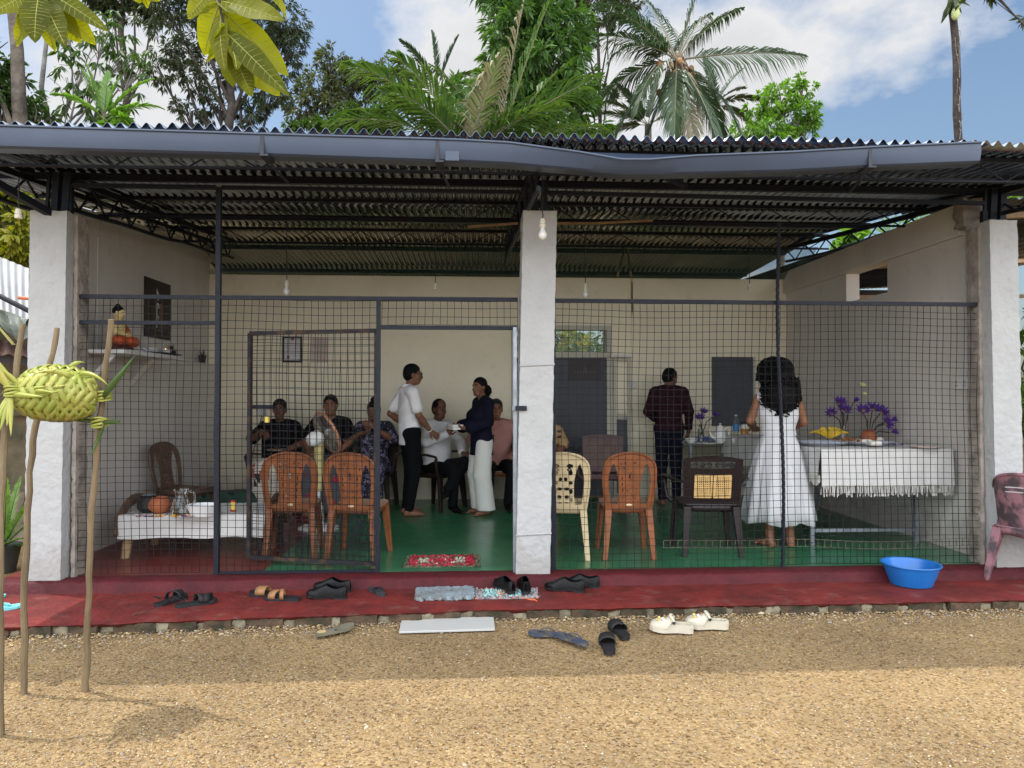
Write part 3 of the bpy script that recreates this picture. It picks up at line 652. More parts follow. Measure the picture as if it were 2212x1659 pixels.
# ---------------------------------------------------------------- roof
RZ=lambda y:3.125+.09*(y-4.45)
def corr(m,x0,x1,y0,y1,dz,ny=4,pitch=.0762,amp=.019,wav=1.0,rag=0,seed=0):
    nx=int((x1-x0)/pitch*8); rr=random.Random(seed); off=[rr.uniform(-rag,rag) for _ in range(40)]
    def f(u,v):
        x=x0+(x1-x0)*u; e=off[int((x-x0)/.72)%40]*(1 if v>.99 else 0); y=y0+(y1-y0)*v+e
        return (x,y,RZ(y)+dz+amp*math.sin(2*math.pi*x/pitch)+.010*wav*noise1(x*.8+y*1.3,seed)+.006*wav*noise1(x*3+y*5,seed+4)*(1 if v<.01 or v>.99 else .4))
    m.grid(f,nx,ny)
m=MB(); corr(m,-3.95,4.75,4.36,6.9,0,8,seed=1); corr(m,-3.95,4.36,6.75,8.75,.022,6,rag=.05,seed=2)
roof=hp(m,'roof',M('roof_sheet'),ang=80); s_=roof.modifiers.new('thick','SOLIDIFY'); s_.thickness=.0016
RZ0=RZ; RZ=lambda y:3.57-.045*(y-8.5)
m=MB(); corr(m,-4.4,4.42,8.55,11.6,0,6,rag=.06,seed=3); corr(m,-4.4,4.45,11.5,14.6,.02,6,seed=5); RZR=RZ; RZ=RZ0
rb=m.build('rear_roof_sheets',M('roof_back'),roof,ang=80); s_=rb.modifiers.new('thick','SOLIDIFY'); s_.thickness=.0016
def truss(a,b,depth,n,chord=.030,web=.012,wob=.005,up=(0,0,1)):
    """parallel-chord bar truss from a to b, hanging down by depth"""
    m=MB(); a,b=Vector(a),Vector(b); dn=Vector((0,0,-depth)); rr=random.Random(int(a.x*31+a.y*57+b.x))
    m.bar(a,b,chord,chord,up)
    L=14; m.tube([a.lerp(b,i/L)+dn+Vector((0,0,rr.uniform(-wob,wob))) for i in range(L+1)],chord*.40,6)
    for i in range(n):
        p=a.lerp(b,i/n); q=a.lerp(b,(i+.5)/n)+dn; r_=a.lerp(b,(i+1)/n)
        m.tube([p+Vector((0,0,-.01)),q],web*.5,5); m.tube([q,r_+Vector((0,0,-.01))],web*.5,5)
    return m
for y,d,n in ((4.66,.145,18),(6.55,.165,16),(8.42,.16,16)): truss((-3.9,y,RZ(y)-.03),(4.34,y,RZ(y)-.03),d,n).build('purlin_truss',M('iron_black'),roof)
for y in (5.62,7.5,9.6,11.0,12.6): z=(RZ(y) if y<8.5 else RZR(y))-.045; m=MB(); m.bar((-3.9,y,z),(4.33 if y>6 else 4.7,y,z),.04,.055,(0,0,1)); m.build('purlin',M('iron_black'),roof)
for x,y0,y1 in ((-3.38,4.5,9.2),(-3.08,5.5,9.3),(.42,4.5,9.3),(4.25,4.5,9.4)): truss((x,y0,RZ(y0)-.075),(x,y1,RZ(y1)-.075),( .22 if x<4 else .18),9,.045,.018,.010).build('rafter_truss',M('iron_black'),roof)
# stub posts carrying the roof on the pillars
for (a,b),z in ((PL,zt[0]),(PC,zt[1]),(PR,zt[2])):
    m=MB(); x=(a+b)/2
    for dx in (-.08,-.02,.06): m.bar((x+dx,5.46,z-.02),(x+dx+.02,5.46,RZ(5.46)-.05),.05 if dx>-.05 else .022)
    m.build('stub_post',M('iron_black'),roof)
m=MB(); g0=PY(-40,250,4.6); m.bar((-3.42,4.3,3.10),(-3.02,5.55,2.78),.05); m.tube([(-3.3,5.5,2.82),(-3.05,5.5,3.0)],.012); m.build('brace',M('iron_black'),roof)
m=MB(); a=PY(1345,335,4.75); b=PY(1480,402,5.2); m.bar(a,b,.05,.03); m.build('brace',M('iron_black'),roof)
for (p0,p1) in (((1350,535),(1333,597)),((1355,533),(1363,598))):
    m=MB(); m.tube([PY(*p0,8.95),PY(*p1,9.12)],.016,7); m.build('bamboo_prop',M('pale_wood'),roof)
m=MB(); m.tube([PY(1010,490,6.5),PY(1120,482,6.5),PY(1290,482,6.5),PY(1410,476,6.5)],.013,6); m.build('bamboo_batten',M('pale_wood'),roof)
# gutter, buckled in the middle
gx=[0,550,945,1000,1100,1250,1340,1400,1500,1700,1880,2117]
gt=[272,290,302,304,310,332,349,349,340,331,319,307]
gb=[316,331,345,346,351,364,373,374,372,367,357,348]
GY=4.30
m=MB(); rows=[]
for px in np.concatenate([[-160,-80],np.arange(0,2118,12),[2117]]):
    if px<0: t_=272+px*.03; b_=316+px*.03
    else: t_=float(np.interp(px,gx,gt)); b_=float(np.interp(px,gx,gb))
    P=PY(px,t_,GY); Q=PY(px,b_,GY); x=P.x; sag=max(0,3.13-P.z)
    zb=3.035+.006*noise1(x)
    y1=GY+.135
    rows.append([(x,y1,zb),(x,y1,Q.z+.012),(x,y1-.015,Q.z),(x,GY+.022,Q.z-.004),(x,GY+.004,Q.z+.006),(x,GY-.004-sag*.12,(P.z+Q.z)/2),(x,GY-sag*.25,P.z-.012),(x,GY-.010-sag*.25,P.z-.006),(x,GY-.009-sag*.25,P.z),(x,GY+.008-sag*.25,P.z)])
nr=len(rows[0]); V=[p for r_ in rows for p in r_]; F=[(i*nr+k,i*nr+k+1,(i+1)*nr+k+1,(i+1)*nr+k) for i in range(len(rows)-1) for k in range(nr-1)]
F.append(tuple(range((len(rows)-1)*nr,len(rows)*nr)))
m.add(V,F); gu=m.build('gutter',M('gutter_grey'),roof,ang=22); s_=gu.modifiers.new('thick','SOLIDIFY'); s_.thickness=.0025
for px in (566,945,1880):
    t_=float(np.interp(px,gx,gt)); b_=float(np.interp(px,gx,gb)); P=PY(px,t_-2,GY-.02); Q=PY(px,b_+3,GY-.02)
    m=MB(); m.box(((P.x+Q.x)/2,GY-.018,(P.z+Q.z)/2),(.022,.008,P.z-Q.z)); m.box((Q.x+.012,GY+.05,Q.z),(.05,.15,.012)); m.bar((P.x,GY-.02,P.z+.003),(P.x,GY+.15,P.z+.02),.022,.006,(0,0,1))
    m.tube([(Q.x+.012,GY+.10,Q.z),(Q.x+.03,GY+.15,Q.z-.03),(Q.x+.06,4.64,Q.z-.055)],.008,6)
    m.build('gutter_clip',M('gutter_clip'),roof)
m=MB(); P=PY(977,304,GY-.012); Q=PY(977,345,GY-.012); m.box((P.x,GY-.010,(P.z+Q.z)/2),(.085,.006,P.z-Q.z+.012)); m.build('gutter_joint',M('gutter_grey'),roof,bevel=.002)
# shade net in the gap over the back wall
m=MB(); m.grid(lambda u,v:(-3.25+u*7.6,9.18+.05*math.sin(u*9)*v-.5*v,WT-.01+v*(RZ(8.68)-WT-.12)),40,6)
sn=m.build('shade_net',M('shade_net')); tag(sn,'dark green shade net closing the gap above the back wall','net')

# doors, frame and transom in the back wall
df=MB()
for x in (DX0+.03,DX1-.035): df.box((x,YB+.05,(DZ+ZF)/2),(.07,.14,DZ-ZF))
df.box(((DX0+DX1)/2,YB+.05,DZ-.03),(DX1-DX0-.13,.135,.06)); df.box(((DX0+DX1)/2,YB+.05,2.035),(DX1-DX0-.13,.135,.075))
dfo=hp(df,'door_frame',M('frame_beige'),bevel=.004)
m=MB(); m.box(((DX0+DX1)/2,YB+.07,2.21),(DX1-DX0-.14,.006,.29)); m.build('pane',M('pane'),dfo)
DM=PY(1160,900,YB).x
m=MB(); m.box(((DM+DX1-.07)/2,YB+.045,(2.0+ZF)/2+.01),(DX1-.07-DM,.04,2.0-ZF-.02)); dl=hp(m,'door',M('door_grey'),bevel=.004); dl['label']='closed grey door leaf'
m=MB(); m.box((DM+.06,YB+.018,1.1),(.03,.012,.16)); m.tube([(DM+.06,YB+.015,1.13),(DM+.06,YB-.03,1.13),(DM+.16,YB-.035,1.13)],.009,8); m.build('handle',M('galv'),dl)
m=MB(); m.box((DX0+.095,YB+.52,(2.0+ZF)/2+.01),(.04,.86,2.0-ZF-.02)); dl2=hp(m,'door',M('door_grey'),bevel=.004); dl2['label']='grey door leaf standing open to the rear'
m=MB()
for z in (.5,1.25,1.9): m.box((DX0+.07,YB+.09,z),(.02,.03,.07))
m.build('hinge',M('iron_black'),dl2)
# extra glazed leaf folded flat against the wall to the right of the door
gx0,gx1=PY(1324,900,YB).x,PY(1360,900,YB).x; 
z0,z1=PY(1340,1074,YB-.05).z,PY(1340,775,YB-.05).z; zm=PY(1340,900,YB-.05).z
m=MB()
for x in (gx0+.02,gx1-.02): m.box((x,YB-.03,(z0+z1)/2),(.04,.045,z1-z0))
for z in (z0+.03,zm,z1-.02): m.box(((gx0+gx1)/2,YB-.03,z),(gx1-gx0-.082,.042,.05))
wl=hp(m,'window_leaf',M('frame_beige'),bevel=.003)
m=MB(); m.box(((gx0+gx1)/2,YB-.03,(z0+zm)/2),(gx1-gx0-.085,.02,zm-z0-.08)); m.build('lower_panel',M('door_grey'),wl)
m=MB(); m.box(((gx0+gx1)/2,YB-.03,(z1+zm)/2),(gx1-gx0-.085,.016,z1-zm-.08)); m.build('upper_panel',M('wall_cream'),wl)
m=MB(); a,b=PY(1318,770,YB-.07),PY(1362,770,YB-.07); m.box(((a.x+b.x)/2,YB-.09,z1+.03),(b.x-a.x,.13,.03)); m.build('head_shelf',M('frame_white'),wl)
# grey shutter over the serving table
a,b=PY(1538,771,YB-.02),PY(1631,920,YB-.02)
m=MB(); m.box(((a.x+b.x)/2,YB-.015,(a.z+b.z)/2),(b.x-a.x,.03,a.z-b.z)); sh=hp(m,'shutter',M('door_grey'),bevel=.003)
m=MB(); m.box((b.x-.012,YB-.034,(a.z+b.z)/2),(.028,.01,a.z-b.z)); m.build('shutter_trim',M('frame_beige'),sh)

# ---------------------------------------------------------------- mesh screens across the front
WR=.0024
def wires(m,x0,x1,z0,z1,y,sp=.0555,fx=None,seed=0,n=4,wav=.0065):
    rr=random.Random(seed); nx=int(round((x1-x0)/sp)); nz=int(round((z1-z0)/sp))
    ph=rr.random()*6
    def P(x,z,dy=0):
        wx=wav*(math.sin(z*3.1+ph)+.5*math.sin(z*7+x*5)); wz=wav*(math.sin(x*2.3+ph*2)+.6*math.sin(x*5.1+z*2))
        q=(x+wx,y+dy,z+wz); return fx(*q) if fx else q
    k=max(4,int((z1-z0)/.11)); 
    for i in range(nx+1):
        x=x0+(x1-x0)*i/nx+rr.uniform(-.005,.005); m.tube([P(x,z0+(z1-z0)*j/k) for j in range(k+1)],WR,n,cap=False)
    k=max(4,int((x1-x0)/.11))
    for i in range(nz+1):
        z=z0+(z1-z0)*i/nz+rr.uniform(-.005,.005); m.tube([P(x0+(x1-x0)*j/k,z,WR*1.7) for j in range(k+1)],WR,n,cap=False)
X147=PY(147,900,YG).x; X470=PY(470,900,YG).x; X817=PY(817,900,YG).x; X1118=PC[0]-.005; X1198=PC[1]+.012; X2130=PY(2130,900,YG).x
ZT=PY(800,645,YG).z; ZH=PY(960,708,YG).z; ZPT=PY(470,405,YG).z; Z695=PY(300,697,YG).z
ZB0=ZF+.012
def screen(name,label,bars,wire,group='black wire mesh screens along the hall front'):
    t=thing(name,label,'mesh screen',(bars[0][0][0],YG,ZF),0,group)
    for (a,b,w) in bars:
        m=MB(); m.bar(a,b,w,w,(0,1,0)); m.build('frame_bar',M('iron_black'),t)
    m=MB()
    for i,w in enumerate(wire): wires(m,*w[:4],YG-.006,seed=len(name)+i+int(w[0]*10)+50)
    m.build('wire_mesh',M('iron_wire'),t,ang=80); return t
sA=screen('mesh_screen','tall wire mesh screen left of the gate, with two top rails, by the left pillar',[((X147,YG,ZF),(X147,YG,ZPT),.036),((X470,YG,ZF),(X470,YG,ZPT),.036),((X147+.02,YG,ZT),(X470-.02,YG,ZT),.030),((X147+.02,YG,Z695),(X470-.02,YG,Z695),.028),((X147+.02,YG,ZPT),(X470-.02,YG,ZPT),.03)],[(X147+.02,X470-.02,ZB0,ZT-.015)])
m=MB(); m.box((X147-.028,YG-.03,(ZT+ZB0)/2),(.028,.012,ZT-ZB0)); m.build('edge_flat',M('galv'),sA)
screen('mesh_screen','wire mesh screen standing directly behind the open gate leaf',[((X470+.02,YG,ZT),(X817+.015,YG,ZT),.030),((X817,YG,ZF),(X817,YG,ZT-.016),.030),((X470+.02,YG,ZPT),(X817,YG,ZPT),.028),((X470+.02,YG,ZB0),(X817-.016,YG,ZB0),.018)],[(X470+.02,X817-.01,ZB0,ZT-.015)])
screen('mesh_screen','shallow strip of wire mesh over the doorway beside the centre pillar',[((X817+.016,YG,ZT),(X1118,YG,ZT),.030),((X817+.016,YG,ZH),(X1118,YG,ZH),.030),((X817,YG,ZPT),(X1118+.02,YG,ZPT),.028)],[(X817+.02,X1118,ZH+.015,ZT-.015)])
sD=screen('mesh_screen','widest wire mesh screen, filling the bay between centre and right pillars',[((X1198,YG,ZF),(X1198,YG,ZT+.02),.034),((X1198,YG,ZT-.005),(X2130,YG,ZT-.012),.030),((X2130,YG,ZF),(X2130,YG,2.98),.040),((X1198-.05,YG,ZPT),(X2130,YG,ZPT-.03),.030)],[(X1198+.01,X2130-.02,ZB0,ZT-.02)])
m=MB(); wires(m,PY(1435,900,YG).x,X2130-.03,ZB0+.13,ZB0+.185,YG+.004,seed=77,wav=.012); m.build('patch_wire',M('wire_pale'),sD,ang=80)
# galvanised lining of the doorway on the pillar
m=MB(); m.box((PC[0]-.03,5.40,(ZH+ZF)/2),(.028,.05,ZH-ZF)); m.box((PC[0]-.012,5.355,1.405),(.085,.02,.03)); jl=m.build('door_jamb',M('galv')); tag(jl,'pale galvanised door jamb with a bolt fixed to the centre pillar','door jamb')
m=MB(); m.box((PC[0]+.012,5.315,1.405),(.085,.014,.036)); bl=m.build('bolt',M('iron_black'),jl,bevel=.004)
# twisted rod
X=PY(1682,800,YG).x; z1=2.86
def rod(x,y,z0,z1,name,label):
    m=MB()
    for k in range(3):
        m.tube([(x+.008*math.cos(z*38+k*2.1)+.02*math.sin(z*2.2),y+.008*math.sin(z*38+k*2.1),z) for z in np.linspace(z0,z1,110)],.0078,5)
    o=m.build(name,M('iron_black'),None,ang=80); tag(o,label,'post'); return o
rod(X,YG-.03,ZF,z1,'twisted_post','thin twisted black post dividing the wide mesh screen near the woman in white')
# open gate leaf
gth=math.atan2(.30,-1.05)
gate=thing('mesh_gate','open wire mesh gate leaf with rusty frame, swung inward left of the doorway','gate',(X817-.02,YG+.05,ZF),gth)
GW,GH0,GH1=1.09,.05,ZH-ZF-.02
def gp(mb,name,m,**k): o=mb.build(name,m,None,**k); o.parent=gate; return o
for a,b in (((0,0,GH0),(0,0,GH1)),((GW,0,GH0),(GW,0,GH1)),((0,0,GH1),(GW,0,GH1)),((0,0,GH0),(GW,0,GH0))): m=MB(); m.bar(a,b,.030,.030,(0,1,0)); gp(m,'gate_frame',M('rusty_grey'))
m=MB(); wires(m,.01,GW-.01,GH0,GH1,-.006,seed=9); wires(m,.03,GW-.03,GH0,.42,.004,seed=12); gp(m,'wire_mesh',M('iron_wire'),ang=80)
m=MB(); m.box((GW-.10,-.02,1.25),(.20,.02,.03)); gp(m,'latch',M('iron_black'))
m=MB(); m.box((GW-.14,-.02,1.15),(.04,.02,.05)); gp(m,'padlock',M('tin_yellow'))
for z in (.35,1.6): m=MB(); m.box((.0,-.025,z),(.035,.03,.11)); gp(m,'hinge',M('galv'))
# ---------------------------------------------------------------- plastic chairs (built once per kind in their own frame: sitter faces +y, origin on the floor)
def part(mb,name,m,t,**k):
    o=mb.build(name,m,None,**k); o.parent=t; return o
def ell2(u,v,cu,cv,a,b): return (np.sqrt(((u-cu)/a)**2+((v-cv)/b)**2)-1)*min(a,b)
def rbox(u,v,cu,cv,a,b,r): 
    x=np.abs(u-cu)-a+r; y=np.abs(v-cv)-b+r
    return np.hypot(np.maximum(x,0),np.maximum(y,0))+np.minimum(np.maximum(x,y),0)-r
def back_warp(lean=.16,curve=.35,z0=.40,y0=-.20):
    return lambda u,v:(u,y0-lean*v+curve*u*u-.05*v*v*0,z0+v)
def legs(t,m,zs,wf,wr,yf,yr,splay=.035,top=.058,bot=.038):
    for sx in (-1,1):
        for (w,y,sy) in ((wf,yf,1),(wr,yr,-1)):
            b=MB(); a=Vector((sx*w,y,zs)); c=Vector((sx*(w+splay),y+sy*splay*1.3,0)); n=6
            for i in range(n): pass
            ps=[a.lerp(c,i/n) for i in range(n+1)]; V=[]
            for i,p in enumerate(ps):
                h=top+(bot-top)*i/n
                ol=[(-1,-1),(1,-1),(1,.1),(.35,.15),(.2,1),(-1,1)]  # angled channel section
                for (x,yy) in ol: V.append(p+Vector((x*h/2*(-sx)*-1,yy*h/2*(-sy),0)))
            k=6; F=[(i*k+j,i*k+(j+1)%k,(i+1)*k+(j+1)%k,(i+1)*k+j) for i in range(n) for j in range(k)]+[tuple(range(k)),tuple(n*k+j for j in range(k))[::-1]]
            if sx*sy>0: F=[f[::-1] for f in F]
            b.add(V,F); part(b,'leg',m,t,ang=50,bevel=.003)
def seat(t,m,w,d,z,yc=0,rail=None):
    b=MB(); b.plate(lambda u,v:rbox(u,v,0,yc,w,d,.06),-w,w,yc-d,yc+d,.02,lambda u,v:(u,v,z+.012*((v-yc)/d)**2-.012*(1-(u/w)**2)*(1-((v-yc)/d)**2)),.010); part(b,'seat',m,t)
    b=MB(); ol=[]
    for k in range(40):
        a=2*math.pi*k/40; c,s_=math.cos(a),math.sin(a); ol.append((w*math.copysign(abs(c)**.45,c)*.985,yc+d*math.copysign(abs(s_)**.45,s_)*.985))
    V=[(x,y,z+.004) for x,y in ol]+[(x*.97,y*.97,z-.05) for x,y in ol]; b.add(V,[(i,(i+1)%40,40+(i+1)%40,40+i)[::-1] for i in range(40)]); o=part(b,'apron',rail or m,t); q=o.modifiers.new('thick','SOLIDIFY'); q.thickness=.005
def orange_chair(name,label,kindm,seatm,group,lat=False):
    t=thing(name,label,'chair',(0,0,0),0,group); m=M(kindm)
    H=.46
    def Wo(v): return np.where(v<.26,.185+.03*np.sin(np.clip(v,0,.26)/.26*1.57),.215)
    def g(u,v):
        body=np.maximum(np.abs(u)-Wo(v),-v)
        top=np.where(v>.30,np.hypot(np.abs(u)/.217,np.maximum(v-.30,0)/.158)**1.25-1,-1)*.12
        out=np.maximum(body,top)
        ws=.088+.050*np.clip((v-.20)/.2,0,1)**1.5+.012*np.clip((.12-v)/.12,0,1)
        wi=Wo(v)-.042-.03*np.clip((v-.22)/.14,0,1)**2
        op=np.maximum(np.maximum(ws-np.abs(u),np.abs(u)-wi),np.maximum(.035-v,v-.372+.5*np.abs(np.abs(u)-.145)))
        gg=np.maximum(out,-op)
        if lat:
            for (cu,cv,a,b) in ((.055,.355,.026,.018),(.06,.30,.018,.022),(.022,.245,.015,.018),(.062,.215,.018,.014),(.03,.165,.022,.014),(.065,.145,.014,.022),(.03,.095,.018,.02),(.068,.075,.012,.02),(.03,.05,.02,.008)):
                gg=np.maximum(gg,-ell2(np.abs(u),v,cu,cv,a,b))
            gg=np.maximum(gg,-np.maximum(ell2(np.abs(u),v,.052,.325,.020,.012),-ell2(np.abs(u),v,.052,.325,.010,.006)))
        else:
            for (cu,cv,a,b) in ((.0,.285,.010,.014),(.0,.255,.008,.012),(.038,.375,.007,.008),(.075,.37,.008,.006),(.045,.335,.010,.006),(.085,.33,.006,.010),(.062,.25,.005,.018),(.058,.20,.005,.016),(.055,.15,.004,.018),(.018,.145,.014,.005),(.028,.105,.008,.006),(.012,.075,.008,.005),(.05,.09,.004,.016)):
                gg=np.maximum(gg,-ell2(np.abs(u),v,cu,cv,a,b))
        return gg
    def rel(a,b):
        x=abs(a); r=0
        if x<.125 and .03<b<.40: r=.0030*math.sin(90*b+14*math.sin(40*x))*math.cos(70*x)
        if b>.385: r+=.0022*math.sin(80*x+50*b)
        return -abs(r)
    b=MB(); b.plate(g,-.225,.225,-.012,.47,.0072,back_warp(.17,.30,.415,-.19),.009,rel); part(b,'backrest',m,t,ang=60)
    b=MB(); w=back_warp(.17,.30,.415,-.19)
    arc=[(-.185,.0),(-.2,.09),(-.212,.2),(-.214,.3),(-.198,.375),(-.15,.425),(-.08,.452),(0,.46)]; arc=arc+[(-x,y) for x,y in arc[-2::-1]]
    pts=smooth([Vector(w(x,y))+Vector((0,-.004,0)) for x,y in arc],5); b.tube(pts,.011,8); part(b,'back_rim',m,t)
    if not lat:
        b=MB(); b.ball(Vector(w(0,.028))+Vector((0,-.008,0)),(.026,.004,.010),8); part(b,'badge',M('cream_plastic'),t)
    seat(t,M(seatm),.205,.205,.425,.02,m)
    legs(t,m,.415,.172,.165,.18,-.165)
    return t
used={}
def put(key,mk,p,rz,label,group=None):
    """first use moves the thing itself, later uses are copies"""
    if key not in used: used[key]=o=mk(); o.location=p; o.rotation_euler=(0,0,rz); o['label']=label; return o
    return dup(used[key],p,rz,label,group)
OC=lambda: orange_chair('plastic_chair','','orange_plastic','seat_worn','orange plastic chairs')
def floorp(px,py): p=PZ(px,py,ZF); return (p.x,p.y,ZF)
p1=floorp(634,1196); p2=floorp(775,1200); p3=floorp(1350,1196)
put('oc',OC,p1,.10,'orange plastic chair behind the gate, left one beside the bench','orange plastic chairs')
put('oc',OC,p2,-.16,'orange plastic chair by the doorway edge, in front of the woman in the flowered dress','orange plastic chairs')
put('oc',OC,p3,-.04,'orange plastic chair behind the wide mesh, between the cream chair and the dark armchair','orange plastic chairs')
cc=orange_chair('plastic_chair','cream plastic chair with a cut out lattice back, beside the centre pillar','cream_plastic','cream_plastic',None,True)
q=floorp(1216,1198); cc.location=q; cc.rotation_euler=(0,0,-.12)
def tint_chair(mk,src,dst,loc,rz,label,rx=0):
    r=dup(used['oc'],loc,rz,label); 
    for c in r.children:
        me=c.data.copy(); me.materials.clear(); me.materials.append(M(dst)); c.data=me
    if 'group' in r: del r['group']
    return r
bc=tint_chair(None,'', 'brown_plastic',(0,0,0),0,'dark brown plastic chair turned sideways behind the low bench by the left wall')
q=PZ(400,1150,ZF); bc.location=(q.x,q.y,ZF); bc.rotation_euler=(0,0,-math.pi/2-.25)
def armchair(name,label,m,inset,rattan=True,H=.42,w=.245):
    t=thing(name,label,'armchair'); W_=back_warp(.20,.22,.42,-.20)
    def g(u,v):
        out=rbox(u,v,0,H/2,w-.012*np.clip(1-v/H,0,1),H/2+.0,.03); out=np.where(v>H-.05,np.maximum(out,(v-H+.028*(np.abs(u)/w)**2)),out)
        gg=out
        if rattan:
            gg=np.maximum(gg,-rbox(u,v,0,H-.075,.185,.030,.012))
        return gg
    b=MB(); b.plate(g,-w,w,0,H+.005,.011,W_,.014); part(b,'backrest',M(m),t)
    if rattan:
        b=MB()
        for s in (-1,1):
            for k in range(3):
                cu=s*(.03+.058*k); pts=[]
                for i in range(22):
                    a=i*.5; r=.024-.0010*i; pts.append(Vector(W_(cu+s*r*math.cos(a)*.9,H-.075+r*math.sin(a))))
                b.tube(pts,.0042,5)
            b.tube([W_(s*.015+s*.17*i/8,H-.075+.016*math.sin(i*1.25)) for i in range(9)],.004,5)
        part(b,'scroll_lattice',M(m),t)
        for s in (-1,1):
            b=MB()
            def gi(u,v,s=s):
                gg=rbox(u,v,s*.078,.165,.074,.098,.008)
                hu=(np.abs(u)-.078)/.0165; hv=(v-.165)/.0185
                fu=hu-np.round(hu); fv=hv-np.round(hv)
                hole=np.hypot(fu*.0165,fv*.0185)-.0050; lim=rbox(u,v,s*.078,.165,.062,.084,.004)
                return np.maximum(gg,-np.maximum(hole,lim))
            b.plate(gi,s*.078-.076,s*.078+.076,.065,.265,.0045,lambda u,v:tuple(Vector(W_(u,v))+Vector((0,-.014,.0))),.005); part(b,'rattan_panel',M(inset),t)
    else:
        b=MB()
        def gi(u,v):
            gg=rbox(u,v,0,.22,.17,.14,.02); hu=u/.02; hv=v/.02; fu=hu-np.round(hu); fv=hv-np.round(hv)
            return np.maximum(gg,-np.maximum(np.hypot(fu*.02,fv*.02)-.0055,rbox(u,v,0,.22,.15,.12,.01)))
        b.plate(gi,-.18,.18,.07,.37,.005,lambda u,v:tuple(Vector(W_(u,v))+Vector((0,.014,0))),.006); part(b,'cane_panel',M(inset),t)
    seat(t,M(m),.235,.22,.42,.0)
    for s in (-1,1):
        b=MB(); pts=[Vector(W_(s*.24,.20)),Vector((s*.315,-.10,.635)),Vector((s*.335,.10,.645)),Vector((s*.33,.225,.625)),Vector((s*.325,.25,.59))]; b.tube(pts,[.018,.026,.027,.026,.018],8,flat=.5,up=(0,0,1)); part(b,'armrest',M(m),t)
        b=MB(); b.tube([(s*.328,.230,.60),(s*.30,.225,.44),(s*.255,.205,.40)],[.020,.022,.03],8,flat=.8); part(b,'arm_post',M(m),t)
    legs(t,M(m),.415,.215,.20,.195,-.185,top=.066,bot=.04); return t
da=armchair('armchair','dark plastic armchair with a yellow rattan back panel, behind the wide mesh screen','dark_plastic','rattan')
q=floorp(1526,1190); da.location=q; da.rotation_euler=(0,0,-.10)
ca=armchair('armchair','maroon brown armchair with a cane back, facing out in front of the grey door','maroon_plastic','brown_plastic',False,.44)
q=PZ(1305,1105,ZF); ca.location=(q.x,q.y,ZF); ca.rotation_euler=(0,0,math.pi-.12); ca.scale=(1,1,1.02)
# tub chair by the right pillar, only partly in frame
tc=thing('tub_chair','worn mauve plastic tub chair on the red step by the right pillar','chair')
b=MB()
def gt_(u,v): return np.maximum(np.maximum(np.hypot(np.maximum(np.abs(u)-.16,0)/.16,(v-.22)/.30)**1-1,0)*0+np.hypot(u/.33,(v-.21)/.27)-1,-.2)*.25
def tw(u,v): a=u/.28; return (.30*math.sin(a),-.24*math.cos(a)*1.0-.16*(v-.1)+.05,.40+v)
def gt2(u,v):
    gg=(np.hypot(u/.36,(v-.20)/.235)-1)*.23
    for cv in (.30,.335): gg=np.maximum(gg,-np.maximum(np.abs(v-cv+.6*u*u)-.005,np.abs(u)-.13))
    return gg
b.plate(gt2,-.37,.37,-.05,.45,.016,tw,.008); part(b,'backrest',M('mauve_plastic'),tc)
b=MB(); b.tube([Vector(tw(.36*math.cos(a),.20+.235*math.sin(a))) for a in np.linspace(0,6.283,41)[:-1]],.013,8,closed=True); part(b,'rim',M('mauve_plastic'),tc)
seat(tc,M('mauve_plastic'),.225,.225,.42,.0); legs(tc,M('mauve_plastic'),.42,.19,.19,.18,-.17,splay=.06,top=.07,bot=.034)
q=PY(2192,1090,5.04); tc.location=(q.x+.27,q.y+.10,ZS-.006); tc.rotation_euler=(0,0,-1.15)

# ---------------------------------------------------------------- footwear (toe towards +y, sole on z=0)
def foot(u,v,L=.27,W=.095):
    s=(v/L); hw=W/2*(.80+.20*np.sin(np.clip((s-.05)*3.0,-1,6)*1.1)*1.0)
    c=.006*np.sin(s*5)
    hw=W/2*np.interp(np.clip(s,0,1),[0,.12,.35,.55,.75,.9,1],[.66,.72,.64,.84,1.0,.86,.50])
    e=np.maximum(np.abs(u-c)-hw,np.maximum(-v,v-L))
    heel=(np.hypot((u-c)/(W*.34),(v-.035)/.038)-1)*.03; toe=(np.hypot((u-c-.003)/(W*.49),(v-L*.74)/(L*.26))-1)*.04
    return np.where(v<.035,np.maximum(e,heel),np.where(v>L*.74,np.maximum(e,toe),e))
def sole(b,L,W,t,z,curl=.0,res=.009,heel=0):
    b.plate(lambda u,v:foot(u,v,L,W),-W/2-.012,W/2+.012,-.005,L+.005,res,lambda u,v:(u,v,z+curl*max(0,(v/L-.6)/.4)**2+heel*max(0,1-v/L/.45)),t)
def band(b,v0,h,w,L,W,r=.004,n=10,lift=.0,skew=0):
    V=[]; 
    for e in (-.5,.5):
        for i in range(n+1):
            a=math.pi*i/n; x=-math.cos(a)*W/2*1.0; V.append((x,v0+e*w+skew*x,.018+lift+h*max(0,math.sin(a))**.7))
    b.add(V,[(i,i+1,n+2+i,n+1+i) for i in range(n)])
SHOES='footwear left outside the hall'
def shoe(kind_,label,p,rz,sc=1.0,roll=0,z=None):
    t=thing(kind_,label,'shoe' if 'shoe' in kind_ or 'clog' in kind_ else 'sandal',p,rz,SHOES); t.scale=(sc,sc,sc); t.rotation_euler=(0,roll,rz); return t
def thick(o,th): q=o.modifiers.new('thick','SOLIDIFY'); q.thickness=th; q.offset=0; return o
